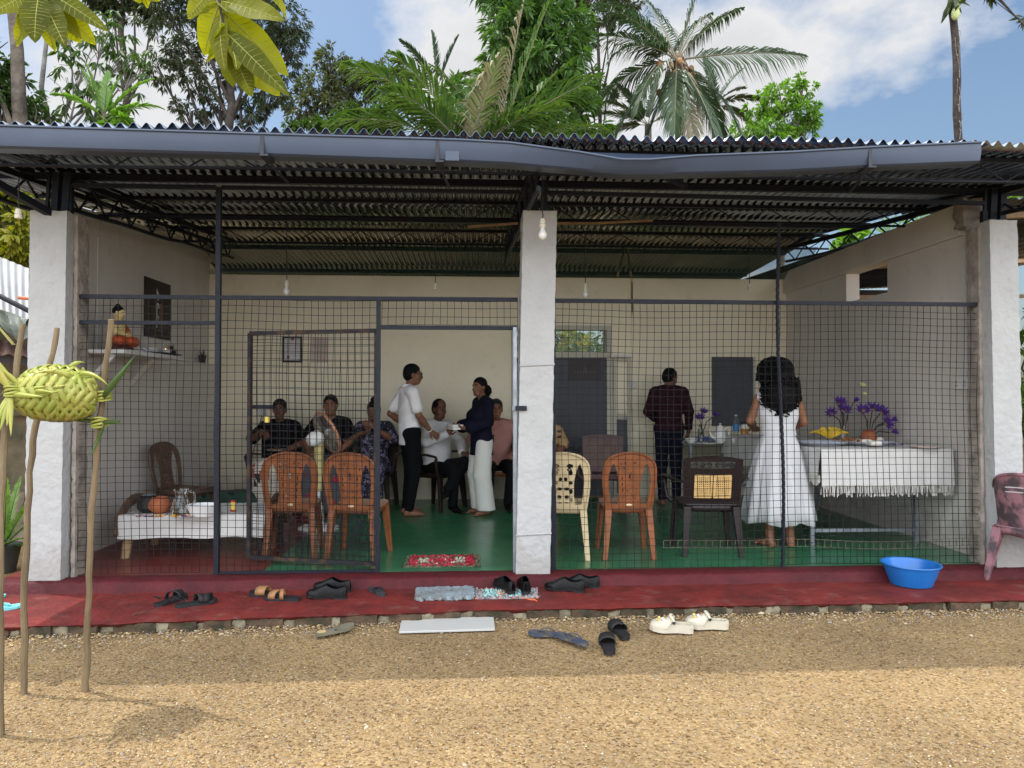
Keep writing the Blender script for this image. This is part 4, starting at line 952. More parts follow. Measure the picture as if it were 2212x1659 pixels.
def flipflop(label,p,rz,ms,mst,L=.255,W=.098,strap=True,bend=.006,roll=0,sc=1,cork=False):
    t=shoe('flip_flop',label,p,rz,sc,roll); b=MB(); sole(b,L,W,.016,.009,bend); part(b,'sole',M(ms),t)
    if strap:
        b=MB(); top=Vector((.004,L*.74,.018))
        for s in (-1,1): b.tube([top,top+Vector((s*.012,-.02,.016)),Vector((s*W*.36,L*.52,.034)),Vector((s*W*.44,L*.36,.018))],[.005,.0065,.006,.005],6,flat=.7)
        part(b,'strap',M(mst),t)
    if cork:
        b=MB(); b.lathe([(.026,.0),(.026,.0015)],(0,.04,.0178),16,sy=1.1); part(b,'worn_patch',M('cork_tan'),t)
        b=MB(); b.lathe([(.007,0),(.007,.004)],(-.03,.12,.0175),10); part(b,'plug',M('grey_rubber'),t)
        b=MB(); b.lathe([(.007,0),(.007,.004)],(.028,.12,.0175),10); part(b,'plug',M('grey_rubber'),t)
    return t
def slide(label,p,rz,ms,mb_,L=.26,W=.10,bands=((.62,.045,.085),),sc=1,cross=False,heelstrap=False):
    t=shoe('slide_sandal',label,p,rz,sc); b=MB(); sole(b,L,W,.022,.011,.012); part(b,'sole',M(ms),t)
    for i,(v,h,w) in enumerate(bands):
        b=MB(); band(b,L*v,h,w,L,W*.98,skew=(.35 if i%2 else -.35) if cross else 0); thick(part(b,'strap',M(mb_),t),.004)
    if heelstrap:
        b=MB(); b.tube([(-W*.40,L*.30,.03),(-W*.38,L*.08,.065),(0,-.012,.075),(W*.38,L*.08,.065),(W*.40,L*.30,.03)],.010,6,flat=.3,up=(0,0,1)); part(b,'heel_strap',M(mb_),t)
    return t
def closed_shoe(label,p,rz,m='black_leather',L=.285,W=.098,pointy=.5,sc=1,laces=False):
    t=shoe('dress_shoe',label,p,rz,sc)
    b=MB(); sole(b,L,W*.98,.010,.014,.010,heel=.0); part(b,'sole',M('black_rubber'),t)
    b=MB(); b.plate(lambda u,v:np.maximum(foot(u,v,L,W*.96),v-.075),-W/2,W/2,-.003,.08,.010,lambda u,v:(u,v,.004),.018); part(b,'heel',M('black_rubber'),t)
    hs=[0,.04,.12,.25,.4,.52,.62,.75,.88,.97,1]; hz=[.062,.072,.078,.080,.084,.084,.072,.054,.042,.030,.012]
    def W_(u,v):
        # u angle 0..pi across, v along
        s=min(max(v,0),1); hw=W/2*float(np.interp(s,[0,.03,.12,.35,.55,.75,.9,.97,1],[.20,.50,.74,.68,.86,1.0,.76-.18*pointy,.46-.14*pointy,.12]))
        h=float(np.interp(s,hs,hz)); a=u
        x=-math.cos(a); z=max(0,math.sin(a))
        x=math.copysign(abs(x)**.72,x); z=z**.80
        sw=1-.16*z if s<.5 else 1-.05*z
        return (x*hw*sw+.006*math.sin(s*5),L*s,.016+h*z+.010*max(0,(s-.7)/.3)**2)
    def g(u,v): return -(np.hypot((u-math.pi/2)/.86,(v-.27)/.235)-1)*.2
    b=MB(); b.plate(lambda u,v:np.maximum(g(u,v),-1),0,math.pi,0,1,.075,W_,.003); 
    b2=MB(); b2.plate(g,0,math.pi,0,1,.045,W_,.0025); part(b2,'upper',M(m),t,ang=60)
    b=MB(); pts=[Vector(W_(math.pi/2+.86*math.cos(a),.27+.235*math.sin(a))) for a in np.linspace(0,6.283,33)[:-1]]; b.tube(pts,.0028,6,closed=True); part(b,'collar',M(m),t)
    if laces:
        b=MB()
        for k in range(3): b.tube([W_(math.pi/2-.5,.52+.05*k),W_(math.pi/2,.54+.05*k),W_(math.pi/2+.5,.52+.05*k)],.003,5)
        part(b,'laces',M('black_rubber'),t)
    return t
def clog(label,p,rz,sc=1):
    t=shoe('foam_clog',label,p,rz,sc); L,W=.27,.108
    b=MB(); b.plate(lambda u,v:foot(u,v,L,W),-W/2-.012,W/2+.012,-.005,L+.005,.009,lambda u,v:(u,v,.017+.010*max(0,(v/L-.7)/.3)),.034); part(b,'sole',M('croc_cream'),t,ang=60)
    b=MB(); b.plate(lambda u,v:np.maximum(np.maximum(foot(u,v,L,W),-(foot(u,v,L,W)+.011)),v-.15),-W/2-.012,W/2+.012,-.005,.16,.006,lambda u,v:(u,v,.043),.020); part(b,'heel_wall',M('croc_cream'),t,ang=60)
    def W_(u,v):
        s=min(max(v,0),1); hw=W/2*float(np.interp(s,[.3,.55,.75,.9,.97,1],[.70,.88,1.0,.86,.62,.2])); h=float(np.interp(s,[.3,.45,.55,.7,.85,.95,1],[.046,.062,.060,.050,.040,.028,.008]))
        x=-math.cos(u); z=max(0,math.sin(u)); return (math.copysign(abs(x)**.7,x)*hw,L*s,.028+h*z**.7)
    def g(u,v):
        gg=(.43+.10*np.abs(u-1.57)**2*.6)-v
        for (cu,cv) in ((1.2,.62),(1.57,.64),(1.94,.62),(1.05,.72),(1.4,.74),(1.75,.74),(2.1,.72),(1.25,.82),(1.57,.84),(1.9,.82)): gg=np.maximum(gg,-(np.hypot((u-cu)/.085,(v-cv)/.026)-1)*.03)
        return gg
    b=MB(); b.plate(g,0,math.pi,.30,1,.038,W_,.006); part(b,'upper',M('croc_cream'),t,ang=60)
    b=MB(); b.tube([(-W*.46,L*.45,.055),(-W*.50,L*.44,.078),(-W*.32,L*.50,.098),(0,L*.53,.106),(W*.32,L*.50,.098),(W*.50,L*.44,.078),(W*.46,L*.45,.055)],.0095,6,flat=.45,up=(0,0,1)); part(b,'heel_strap',M('croc_cream'),t)
    b=MB()
    for s in (-1,1): b.ball((s*W*.52,L*.445,.07),(.006,.010,.010),8)
    part(b,'rivet',M('grey_rubber'),t)
    for i,(u,v) in enumerate(((1.3,.70),(1.8,.78),(1.6,.62),(1.15,.80))):
        b=MB(); b.ball(Vector(W_(u,v))+Vector((0,0,.006)),(.009,.009,.006),8); part(b,'charm',M(('petal_white','tin_yellow','snack_brown','banana')[i]),t)
    return t
def sp(px,py,z): p=PZ(px,py,z); return (p.x,p.y,z)
zs=ZS-.003
# (photo points are roughly the heel of each shoe)
flipflop('aqua flip flop lying flat on the sunlit red step, right one of the pair',sp(-48,1322,zs),-1.2,'aqua_rubber','aqua_rubber',sc=.98)
flipflop('aqua flip flop at the very edge of the photo, half out of view',sp(-82,1300,zs),-1.2,'aqua_rubber','aqua_rubber',sc=.98)
slide('black strappy sandal on the red step with its heel strap folded out',sp(335,1312,zs),-.45,'black_rubber','black_rubber',bands=((.74,.05,.045),(.58,.055,.03)),cross=True,heelstrap=True)
slide('black strappy sandal on the red step lying toe to the right',sp(378,1312,zs),-1.15,'black_rubber','black_rubber',bands=((.76,.05,.05),(.56,.055,.03)),cross=True,heelstrap=True)
slide('tan and black slide sandal nearer the camera of its pair',sp(648,1298,zs),1.35,'black_rubber','tan_leather',bands=((.66,.05,.05),(.50,.055,.028)),cross=True)
slide('tan and black slide sandal standing half behind its mate',sp(612,1290,zs),1.30,'black_rubber','tan_leather',bands=((.60,.05,.075),))
closed_shoe('black leather slip on shoe in front of its mate, left of the lone flip flop',sp(748,1294,zs),1.42)
closed_shoe('black leather slip on shoe behind its mate, left of the lone flip flop',sp(757,1280,zs),1.30)
flipflop('lone dark grey flip flop on the red step beside the blue bath mat',sp(826,1290,zs),.42,'grey_rubber','black_rubber',sc=.93)
MATZ=ZS+.016
closed_shoe('black dress shoe standing on the rag mat, left one with heel to the camera',sp(1108,1283,MATZ),.42,sc=.96,pointy=.8)
closed_shoe('black dress shoe standing on the rag mat, right one with heel to the camera',sp(1136,1284,MATZ),.02,sc=.96,pointy=.8)
closed_shoe('pointed black dress shoe lying toe to the left, right of the rag mat',sp(1262,1280,zs),1.25,pointy=1.0,sc=1.02)
closed_shoe('black lace up shoe behind the pointed one, right of the rag mat',sp(1295,1270,zs),1.40,pointy=.9,laces=True)
flipflop('worn dusty navy flip flop overlapping its mate on the gravel, left one',sp(1228,1377,.012),1.25,'navy_rubber','navy_rubber',roll=.0)
flipflop('dusty navy flip flop overlapping its mate on the gravel, right one',sp(1268,1397,.026),.60,'navy_rubber','navy_rubber',roll=.08)
slide('black slide sandal on the gravel, farther one of the pair',sp(1352,1382,.012),.12,'black_rubber','black_rubber',bands=((.62,.045,.10),))
slide('black slide sandal on the gravel, nearest footwear to the camera',sp(1316,1415,.012),-.12,'black_rubber','black_rubber',bands=((.62,.045,.10),))
clog('cream foam clog with charms, front one of the pair on the gravel',sp(1498,1367,.012),1.30)
clog('cream foam clog with charms, rear one of the pair on the gravel',sp(1573,1358,.012),1.38)
flipflop('strapless olive grey flip flop sole with a tan worn heel patch on the gravel',sp(681,1374,.02),-.95,'olive_foam','olive_foam',strap=False,bend=.012,cork=True,sc=1.02)

# ---------------------------------------------------------------- mats, tile, basin
def matthing(name,label,cat,p,w,d,rz,z):
    return thing(name,label,cat,(p[0],p[1],z),rz)
a=sp(892,1298,ZS); c_=sp(1027,1298,ZS)
t=matthing('bath_mat','blue grey fluffy bath mat on the red step, left of the rag mat','mat',((a[0]+c_[0])/2,a[1]+.13),0,0,.02,ZS-.002)
b=MB(); b.plate(lambda u,v:rbox(u,v,0,0,.205,.135,.03),-.21,.21,-.14,.14,.008,lambda u,v:(u,v,.016+.004*noise1(u*19+v*13)+.003*noise1(u*90+v*70,1)),.026,lambda a_,b_:.003*noise1(a_*230+b_*190,2)); part(b,'pile',M('bathmat'),t,ang=80)
def ragmat(t,w,d,cols,cent,seed,amp=.02):
    rr=random.Random(seed); b={k:MB() for k in cols}
    b0=MB(); b0.box((0,0,.004),(w*.96,d*.94,.008)); part(b0,'backing',M(cols[0]),t)
    n=int(w*d/.00026)
    for i in range(n):
        x=rr.uniform(-w/2,w/2); y=rr.uniform(-d/2,d/2); k=cent(x/w*2,y/d*2,rr); L=rr.uniform(.014,.03); a=rr.uniform(0,6.28); wd=rr.uniform(.004,.008)
        dx,dy=math.cos(a)*L/2,math.sin(a)*L/2; px_,py_=-math.sin(a)*wd,math.cos(a)*wd; z=rr.uniform(.008,.018)
        b[k].add([(x-dx-px_,y-dy-py_,z*.5),(x-dx+px_,y-dy+py_,z*.6),(x+px_,y+py_,z+.004),(x-px_,y-py_,z+.003),(x+dx+px_,y+dy+py_,z*.6),(x+dx-px_,y+dy-py_,z*.4)],[(0,1,2,3),(3,2,4,5)])
    for k in cols: part(b[k],'rag_strips',M(k),t,smooth=False)
a=sp(1027,1294,ZS); c_=sp(1166,1294,ZS)
t=matthing('rag_mat','grey rag mat with aqua and tan centre under the black shoes on the step','mat',((a[0]+c_[0])/2,a[1]+.115),0,0,.0,ZS-.004)
ragmat(t,.45,.25,['rag_grey','rag_aqua','rag_tan','rag_orange'],lambda x,y,r:'rag_orange' if (y<-.9 and r.random()<.35) else ('rag_tan' if abs(x+.1)<.2 and abs(y)<.4 else ('rag_aqua' if abs(x+.1)<.62 and abs(y)<.62 else 'rag_grey')),3)
b=MB(); b.tube([(.13,-.12,.004),(.16,-.15,.003),(.19,-.155,.003),(.2,-.18,.002)],.004,5); part(b,'thread',M('rag_orange'),t)
a=floorp(872,1228); c_=floorp(1033,1227)
t=matthing('rag_mat','red and olive crochet rag mat on the green floor in the doorway','mat',((a[0]+c_[0])/2,a[1]+.21),0,0,.0,ZF)
ragmat(t,.60,.40,['rag_olive','rag_red','rag_cream'],lambda x,y,r:'rag_olive' if max(abs(x),abs(y))>.86 else ('rag_red' if max(abs(x),abs(y))>.66 else ('rag_cream' if (.35<abs(x)<.6 and abs(y)<.35) or r.random()<.12 else ('rag_olive' if .45<max(abs(x),abs(y)*1.1)<.6 else 'rag_red'))),8)
P0,P1,P2,P3=[PZ(x,y,.012) for x,y in ((862,1368),(1069,1362),(1066,1335),(868,1341))]
b=MB(); b.add([(*p.xy,.010) for p in (P0,P1,P2,P3)]+[(*p.xy,.024) for p in (P0,P1,P2,P3)],[(3,2,1,0),(4,5,6,7),(0,1,5,4),(1,2,6,5),(2,3,7,6),(3,0,4,7)])
tag(b.build('tile_plank',M('tile_white'),bevel=.002),'long white tile plank with leaf specks lying on the gravel below the mats','tile')
t=thing('wash_basin','round blue plastic basin on the red step near the right pillar','basin',sp(1968,1262,ZS),0)
b=MB(); prof=[(.0,.004),(.15,.004),(.165,.012),(.20,.07),(.228,.135),(.236,.150),(.256,.153),(.258,.146),(.240,.142),(.212,.07),(.176,.0),(.0,-.004)]
b.lathe(prof[::-1],(0,0,.004),48); part(b,'bowl',M('blue_basin'),t); t.scale=(.80,.80,1.02)
b=MB(); b.box((-.06,-.05,.052),(.07,.03,.02),(0,.2,.5)); so_=part(b,'soap',M('soap_yellow'),t,bevel=.006)

# ---------------------------------------------------------------- lamps on flex
def bulb(px,py0,py1,Y,lab,withbulb=True,sag=0):
    a=PY(px,py0,Y); e=PY(px,py1,Y); t=thing('hanging_bulb' if withbulb else 'lamp_socket',lab,'light bulb' if withbulb else 'lamp socket',(e.x,e.y,e.z),0,'lamp flexes hanging under the roof')
    L=a.z-e.z; z0=.11 if withbulb else .055
    b=MB(); b.tube([(0.004*math.sin(k*1.7)*(1 if 0<k<12 else 0)+sag*math.sin(k/12*3.14),0,z0+(L-z0)*k/12) for k in range(13)],.0042,6); part(b,'flex',M('cable_black'),t)
    b=MB(); b.lathe([(.004,.062),(.015,.058),(.020,.045),(.021,.02),(.023,.018),(.023,-.004),(.021,-.006)][::-1],(0,0,z0-.055),16); part(b,'socket',M('socket_cream'),t)
    b=MB(); b.lathe([(.0225,0),(.0225,.003)],(0,0,z0-.038),16); part(b,'ring',M('cable_black'),t)
    if withbulb:
        b=MB(); b.lathe([(.0,-.085),(.016,-.080),(.027,-.066),(.031,-.050),(.028,-.034),(.019,-.020),(.014,-.004),(.013,.004)],(0,0,z0-.062),20); part(b,'bulb',M('bulb_white'),t)
    return t
bulb(1172,368,507,4.98,'white bulb on a black flex hanging in front of the centre pillar')
bulb(619,478,630,7.2,'white bulb at the top rail above the gate, seen against the cream wall')
bulb(1264,500,636,7.2,'white bulb hanging right of the centre pillar above the wide mesh')
bulb(940,490,624,7.4,'empty cream lamp socket on a knotted double flex over the doorway',False)
bulb(1619,500,625,7.4,'empty cream lamp socket on a thin flex near the twisted post',False)
bulb(40,385,470,4.9,'white lamp socket on a thick flex outside, left of the left pillar',False)
# ---------------------------------------------------------------- people
def V3(*a): return Vector(a)
def hand(S,w,d,n,r,sc,curl=.5,k=.006):
    """palm, four unequal fingers and a thumb at wrist w, fingers along d, palm facing n"""
    d=d.normalized(); n=(n-d*n.dot(d)).normalized(); s=d.cross(n)*r
    S.cone(w-d*.01*sc,w+d*.03*sc,.024*sc,.026*sc,.015); S.cone(w+d*.03*sc-s*.014*sc,w+d*.075*sc-s*.022*sc,.017*sc,.015*sc,.012); S.cone(w+d*.03*sc+s*.014*sc,w+d*.072*sc+s*.022*sc,.017*sc,.014*sc,.012)
    for i,(o,L) in enumerate(((-.030,.070),(-.010,.078),(.010,.074),(.029,.058))):
        b=w+d*.078*sc+s*o*sc; d1=(d*math.cos(curl*.7)+n*math.sin(curl*.7)); d2=(d*math.cos(curl*1.9)+n*math.sin(curl*1.9))
        m_=b+d1*L*.5*sc; S.cone(b,m_,.0092*sc,.0085*sc,k); S.cone(m_,m_+d2*L*.5*sc,.0085*sc,.0070*sc,k)
    b=w+d*.025*sc-s*.028*sc; d1=(d*.62-s*.62+n*.45).normalized(); m_=b+d1*.036*sc; S.cone(b,m_,.0125*sc,.0105*sc,.008); S.cone(m_,m_+(d*.85-s*.1+n*.4).normalized()*.032*sc,.0105*sc,.0082*sc,k)
def barefoot(S,a,t,sc):
    t=t.normalized(); u=V3(0,0,1); s=t.cross(u).normalized(); g=a.z
    S.cone(a,a+V3(0,0,-g+.035)-t*.02,.036*sc,.034*sc,.02); S.cone(a+V3(0,0,-g+.032)-t*.03,a+V3(0,0,-g+.030)+t*.10,.032*sc,.030*sc,.02,(np.array(u),1.15)); S.cone(a+V3(0,0,-g+.03)+t*.06,a+V3(0,0,-g+.024)+t*.145,.036*sc,.022*sc,.02)
    for i in range(5): o=(i-2)*.0165; L=.192-abs(i-1)*.008; S.cone(a+V3(0,0,-g+.016)+t*.14+s*o,a+V3(0,0,-g+.012)+t*L+s*o,.011,.009,.006)
def person(label,loc,rz,pose,skin,top=None,bottom=None,hair=None,sc=1.0,feet='bare',extra=None,eyes=True,h=.0065):
    t=thing('person',label,'person',loc,rz); t.scale=(sc,sc,sc)
    P={k:(V3(*v) if isinstance(v,tuple) and len(v)==3 and not isinstance(v[0],tuple) else v) for k,v in pose.items()}
    pel,ch,nk,hd=P['pel'],P['chest'],P['neck'],P['head']
    sl=P.get('sw',.170); fy=P.get('tw',0)   # torso twist
    ax=V3(math.cos(fy),math.sin(fy),0); fw=V3(-math.sin(fy),math.cos(fy),0)
    sh={'L':nk-ax*sl+V3(0,0,-.075),'R':nk+ax*sl+V3(0,0,-.075)}
    hip={'L':pel+V3(-.088,0,-.03),'R':pel+V3(.088,0,-.03)}
    Hm=Euler((P.get('hp',0),P.get('hr',0),P.get('hy',0))).to_matrix()
    H=lambda x,y,z: hd+Hm@V3(x,y,z)
    Hn=np.array(Hm)
    fl=(np.array(fw),1.32)
    B=SDF(h)
    up=(nk-ch).normalized()
    def torso(S,g,k=.05,low=True):
        if low: S.cone(pel-ax*.055,pel+ax*.055,.118+g,.118+g,k,fl)
        mid=pel.lerp(ch,.5); S.cone(pel+V3(0,0,.02),mid,.125+g,.118+g+P.get('belly',0),k,fl); S.cone(mid-ax*.03,ch-ax*.045,.105+g+P.get('belly',0)*.7,.125+g,k,fl); S.cone(mid+ax*.03,ch+ax*.045,.105+g+P.get('belly',0)*.7,.125+g,k,fl)
        S.cone(ch-ax*.05,nk+V3(0,0,-.10)-ax*.08,.122+g,.085+g,k,fl); S.cone(ch+ax*.05,nk+V3(0,0,-.10)+ax*.08,.122+g,.085+g,k,fl)
        S.cone(sh['L']+ax*.02,nk+V3(0,0,-.045)-ax*.04,.056+g,.050+g,k*.7); S.cone(sh['R']-ax*.02,nk+V3(0,0,-.045)+ax*.04,.056+g,.050+g,k*.7)
        if P.get('bust'):
            for q in (-1,1): S.ell(ch+ax*.075*q+fw*.085+V3(0,0,.0),(.07+g,.062+g,.07+g),.04)
    torso(B,-.012)
    B.cone(nk+V3(0,0,-.06),H(0,-.022,-.06),.056,.050,.03)
    B.ell(H(0,-.012,.032),(.073,.094,.090),.02,Hn); B.ell(H(0,.022,-.035),(.057,.068,.080),.025,Hn); B.cone(H(-.022,.050,-.088),H(.022,.050,-.088),.022,.022,.025)
    B.cone(H(0,.083,.008),H(0,.101,-.030),.0085,.0125,.010); B.ell(H(-.011,.092,-.034),(.009,.009,.007),.006); B.ell(H(.011,.092,-.034),(.009,.009,.007),.006)
    B.cone(H(-.036,.073,.022),H(.036,.073,.022),.010,.010,.014)
    for q in (-1,1):
        B.ell(H(q*.030,.080,.002),(.013,.010,.008),.006,cut=True); B.ell(H(q*.074,-.008,-.008),(.009,.019,.031),.006,Hn); B.ell(H(q*.038,.060,-.03),(.020,.020,.018),.02)
    B.cone(H(-.017,.082,-.058),H(.017,.082,-.058),.0075,.0075,.008); B.cone(H(-.013,.080,-.068),H(.013,.080,-.068),.008,.008,.008)
    for q in 'LR':
        el,wr,fd,pn,cu=P['arm'+q]; el,wr,fd,pn=V3(*el),V3(*wr),V3(*fd),V3(*pn)
        B.cone(sh[q],el,.047,.037,.02); B.cone(el,el.lerp(wr,.35),.037,.040,.015); B.cone(el.lerp(wr,.35),wr,.040,.025,.015)
        hand(B,wr,fd,pn,1 if q=='R' else -1,1,cu)
        kn,an,td=[V3(*x) for x in P['leg'+q]]
        B.cone(hip[q],kn,.080,.052,.03); B.cone(kn,kn.lerp(an,.3),.052,.054,.02); B.cone(kn.lerp(an,.3),an,.054,.034,.02)
        if feet=='bare': barefoot(B,an,td,1)
    place(B.build('body',M(skin)),t)
    if feet=='shoe':
        for q in 'LR':
            kn,an,td=[V3(*x) for x in P['leg'+q]]; td=td.normalized(); S=SDF(.008); dn=V3(0,0,-.07)
            S.cone(an+dn*.3-td*.03,an+dn*.6+td*.06,.042,.038,.02); S.cone(an+dn*.6+td*.05,an+dn*.85+td*.19,.036,.020,.02); place(S.build('shoe',M('black_leather')),t)
    if top:
        S=SDF(.0085); g=top.get('g',.012); torso(S,g,.05)
        hem=top.get('hem'); 
        if hem is not None: S.cone(pel+V3(0,0,.04),V3(pel.x,pel.y,hem-.03),.128+g,.135+g+top.get('flare',0),.05,fl); S.p.append(('H',np.array((pel.x,pel.y,hem)),np.array((0,0,-1.)),.42))
        for q in 'LR':
            el,wr=V3(*P['arm'+q][0]),V3(*P['arm'+q][1]); sv=top.get('sleeve','short')
            if sv=='short': e=sh[q].lerp(el,top.get('len',.72)); S.cone(sh[q],e,.058+g*.6,.056+g*.8,.03)
            elif sv=='puff': e=sh[q].lerp(el,.9); S.cone(sh[q]+V3(0,0,.01),e,.075,.066,.03)
            elif sv=='long':
                S.cone(sh[q],el,.057+g*.5,.049+g*.5,.03); e=el.lerp(wr,top.get('cuff',.93)); S.cone(el,e,.049+g*.5,.036+g*.6+top.get('bell',0),.02)
        # neckline
        S.ell(nk+fw*.045+V3(0,0,.03),(.062,.075,.062),.010,cut=True)
        place(S.build(top.get('name','shirt'),M(top['m']),None,top.get('fold',.006)),t)
        if top.get('collar'):
            b=MB(); b.tube([nk+V3(.066*math.cos(a),-.005+.062*math.sin(a),-.005-.030*max(0,math.sin(a)))+fw*0 for a in np.linspace(0,6.283,25)[:-1]],[.013]*24,8,closed=True,flat=1.8); place(b.build('collar',M(top['m'])),t)
    if bottom:
        S=SDF(.009); g=bottom.get('g',.014); k=bottom.get('k',.03); ty=bottom['type']
        S.cone(pel-ax*.05,pel+ax*.05,.116+g,.116+g,k,fl); S.cone(pel+V3(0,0,.03),pel+V3(0,0,.09),.120+g,.116+g,k,fl)
        for q in 'LR':
            kn,an,td=[V3(*x) for x in P['leg'+q]]
            r0,r1,r2={'trousers':(.092,.066,.052),'wide':(.105,.105,.118),'skirt':(.12,.115,.115)}[ty]
            e=kn.lerp(an,bottom.get('len',.96)); S.cone(hip[q],kn,r0+g*.3,r1+g*.3,k); S.cone(kn,e,r1+g*.3,r2,k)
            if bottom.get('hemcut'): S.p.append(('H',np.array(e),np.array((0,0,-1.)),.22))
        place(S.build(bottom.get('name','trousers'),M(bottom['m']),None,.007),t)
    if hair:
        S=SDF(.0065); ty=hair['type']; hm=hair.get('m','hair_black'); rr=random.Random(len(label))
        S.ell(H(0,-.018,.045),(.080,.098,.086),.015,Hn); S.ell(H(0,-.045,.0),(.078,.075,.080),.02,Hn)
        S.ell(H(0,.092,-.022),(.085,.075,.085),.012,Hn,cut=True); S.ell(H(0,.03,-.085),(.10,.085,.065),.012,cut=True)
        if ty=='thin': S.ell(H(0,.075,.09),(.06,.05,.04),.01,Hn,cut=True)
        if ty=='bun': S.ell(H(0,-.05,.135),(.045,.042,.04),.015,Hn)
        if ty=='lowbun':
            for i in range(46): d=V3(rr.gauss(0,1),rr.gauss(0,1),rr.gauss(0,1)).normalized(); S.ell(H(0,-.125,-.045)+V3(d.x*.062,d.y*.052,d.z*.068),(.020,)*3,.012)
            S.ell(H(0,-.115,-.04),(.065,.06,.07),.02,Hn)
        if ty=='curly':
            S.ell(H(0,-.03,.055),(.115,.11,.10),.03,Hn); S.cone(hd+V3(0,-.07,.05),hd+V3(-.02,-.12,-.20),.115,.150,.04); S.cone(hd+V3(-.02,-.12,-.20),hd+V3(.0,-.12,-.30),.145,.06,.04)
        place(S.build('hair',M(hm)),t)
        if ty=='curly':
            b=MB()
            for i in range(1500):
                f=rr.random(); a=rr.uniform(0,6.283); f=rr.random()**1.25 if i%3 else rr.random()*.35; zc=.165-.50*f; rad=float(np.interp(zc,[-.36,-.28,-.20,-.05,.09,.14,.168],[.045,.11,.165,.15,.142,.105,.03]))
                c=(H(rad*math.cos(a)*1.02,-.06+rad*math.sin(a)*.86,zc) if zc>-.02 else hd+V3(rad*math.cos(a)*1.02-.012,-.095+rad*math.sin(a)*.86,zc))
                if (Hm.inverted()@(c-hd)).y>.055: continue
                R0=rr.uniform(.011,.019); dz=rr.uniform(.03,.07); ph=rr.uniform(0,6.28); n=12; o=V3(math.cos(a),math.sin(a),0)*.012
                b.tube([c+Hm@V3(R0*math.cos(ph+j*1.05),R0*math.sin(ph+j*1.05),-dz*j/n)+(Hm@o)*(j/n) for j in range(n)],.0052,4)
            place(b.build('curls',M('hair_black'),smooth=True),t)
    if eyes:
        for q in (-1,1):
            b=MB(); b.ball(H(q*.030,.0735,.001),(.0115,.009,.0068),8); b.k=1; b.ball(H(q*.030,.0785,.001),(.0058,.005,.0058),6); place(b.build('eye',[M('eye_white'),M('eye_dark')]),t)
            b=MB(); b.tube([H(q*.014,.089,.026),H(q*.030,.088,.033),H(q*.047,.076,.028)],[.004,.0045,.003],5); place(b.build('eyebrow',M('hair_black')),t)
        b=MB(); b.tube([H(-.022,.083,-.060),H(-.008,.0895,-.058),H(.008,.0895,-.058),H(.022,.083,-.060)],[.002,.0042,.0042,.002],6,flat=.7); b.tube([H(-.019,.082,-.066),H(0,.089,-.068),H(.019,.082,-.066)],[.002,.0045,.002],6,flat=.7); place(b.build('lips',M('lip')),t)
    if extra: extra(t,H,P,sh,hip)
    return t
def ep(name,mb,m,t,**k): return place(mb.build(name,M(m),**k),t)
def st(kx=.0,ky=.0): return {}
D=(0,0,-1)
# standing man in white polo, side on, looking right
def ex_polo(t,H,P,sh,hip):
    b=MB()
    for q in (-1,1): b.tube([H(q*.034+.026*math.cos(a),.098+.004*math.cos(a)*q*-1,.004+.019*math.sin(a)) for a in np.linspace(0,6.283,17)[:-1]],.0028,5,closed=True); b.tube([H(q*.060,.094,.010),H(q*.074,.05,.012),H(q*.078,-.01,.008)],.0028,5)
    b.tube([H(-.009,.101,.008),H(.009,.101,.008)],.0026,5); ep('glasses',b,'cable_black',t)
    b=MB(); b.tube([H(-.026,.084,-.050),H(-.012,.094,-.046),H(0,.096,-.047),H(.012,.094,-.046),H(.026,.084,-.050)],[.003,.006,.006,.006,.003],6); ep('moustache',b,'hair_black',t)
    w=V3(*P['armR'][1]); e=V3(*P['armR'][0]); d=(w-e).normalized(); u,v=perp(d); c=w-d*.02
    b=MB(); b.tube([c+u*.032*math.cos(a)+v*.030*math.sin(a) for a in np.linspace(0,6.283,19)[:-1]],.005,6,closed=True); ep('bracelet',b,'petal_white',t)
q=PZ(884,1112,ZF)
person('person in white polo shirt and glasses, standing barefoot in the doorway',(q.x,q.y,ZF),-math.pi/2+.42,
 dict(pel=(0,0,.95),chest=(0,.0,1.24),neck=(0,-.015,1.475),head=(0,.045,1.60),hy=-.30,belly=.02,
  armL=((-.24,-.15,1.15),(-.25,.06,1.00),(.15,.6,-.6),(.8,.2,0),.7),armR=((.225,.03,1.14),(.15,.20,.955),(.05,.75,-.55),(-.9,0,-.1),.45),
  legL=((-.10,.05,.50),(-.11,.0,.075),(-.05,1,0)),legR=((.095,.03,.50),(.10,-.04,.075),(.25,1,0))),
 'skin_a',dict(m='polo_white',g=.012,sleeve='short',len=.72,hem=.80,flare=.0,collar=True),dict(type='trousers',m='black_cloth',g=.022),dict(type='short'),sc=.985,extra=ex_polo)
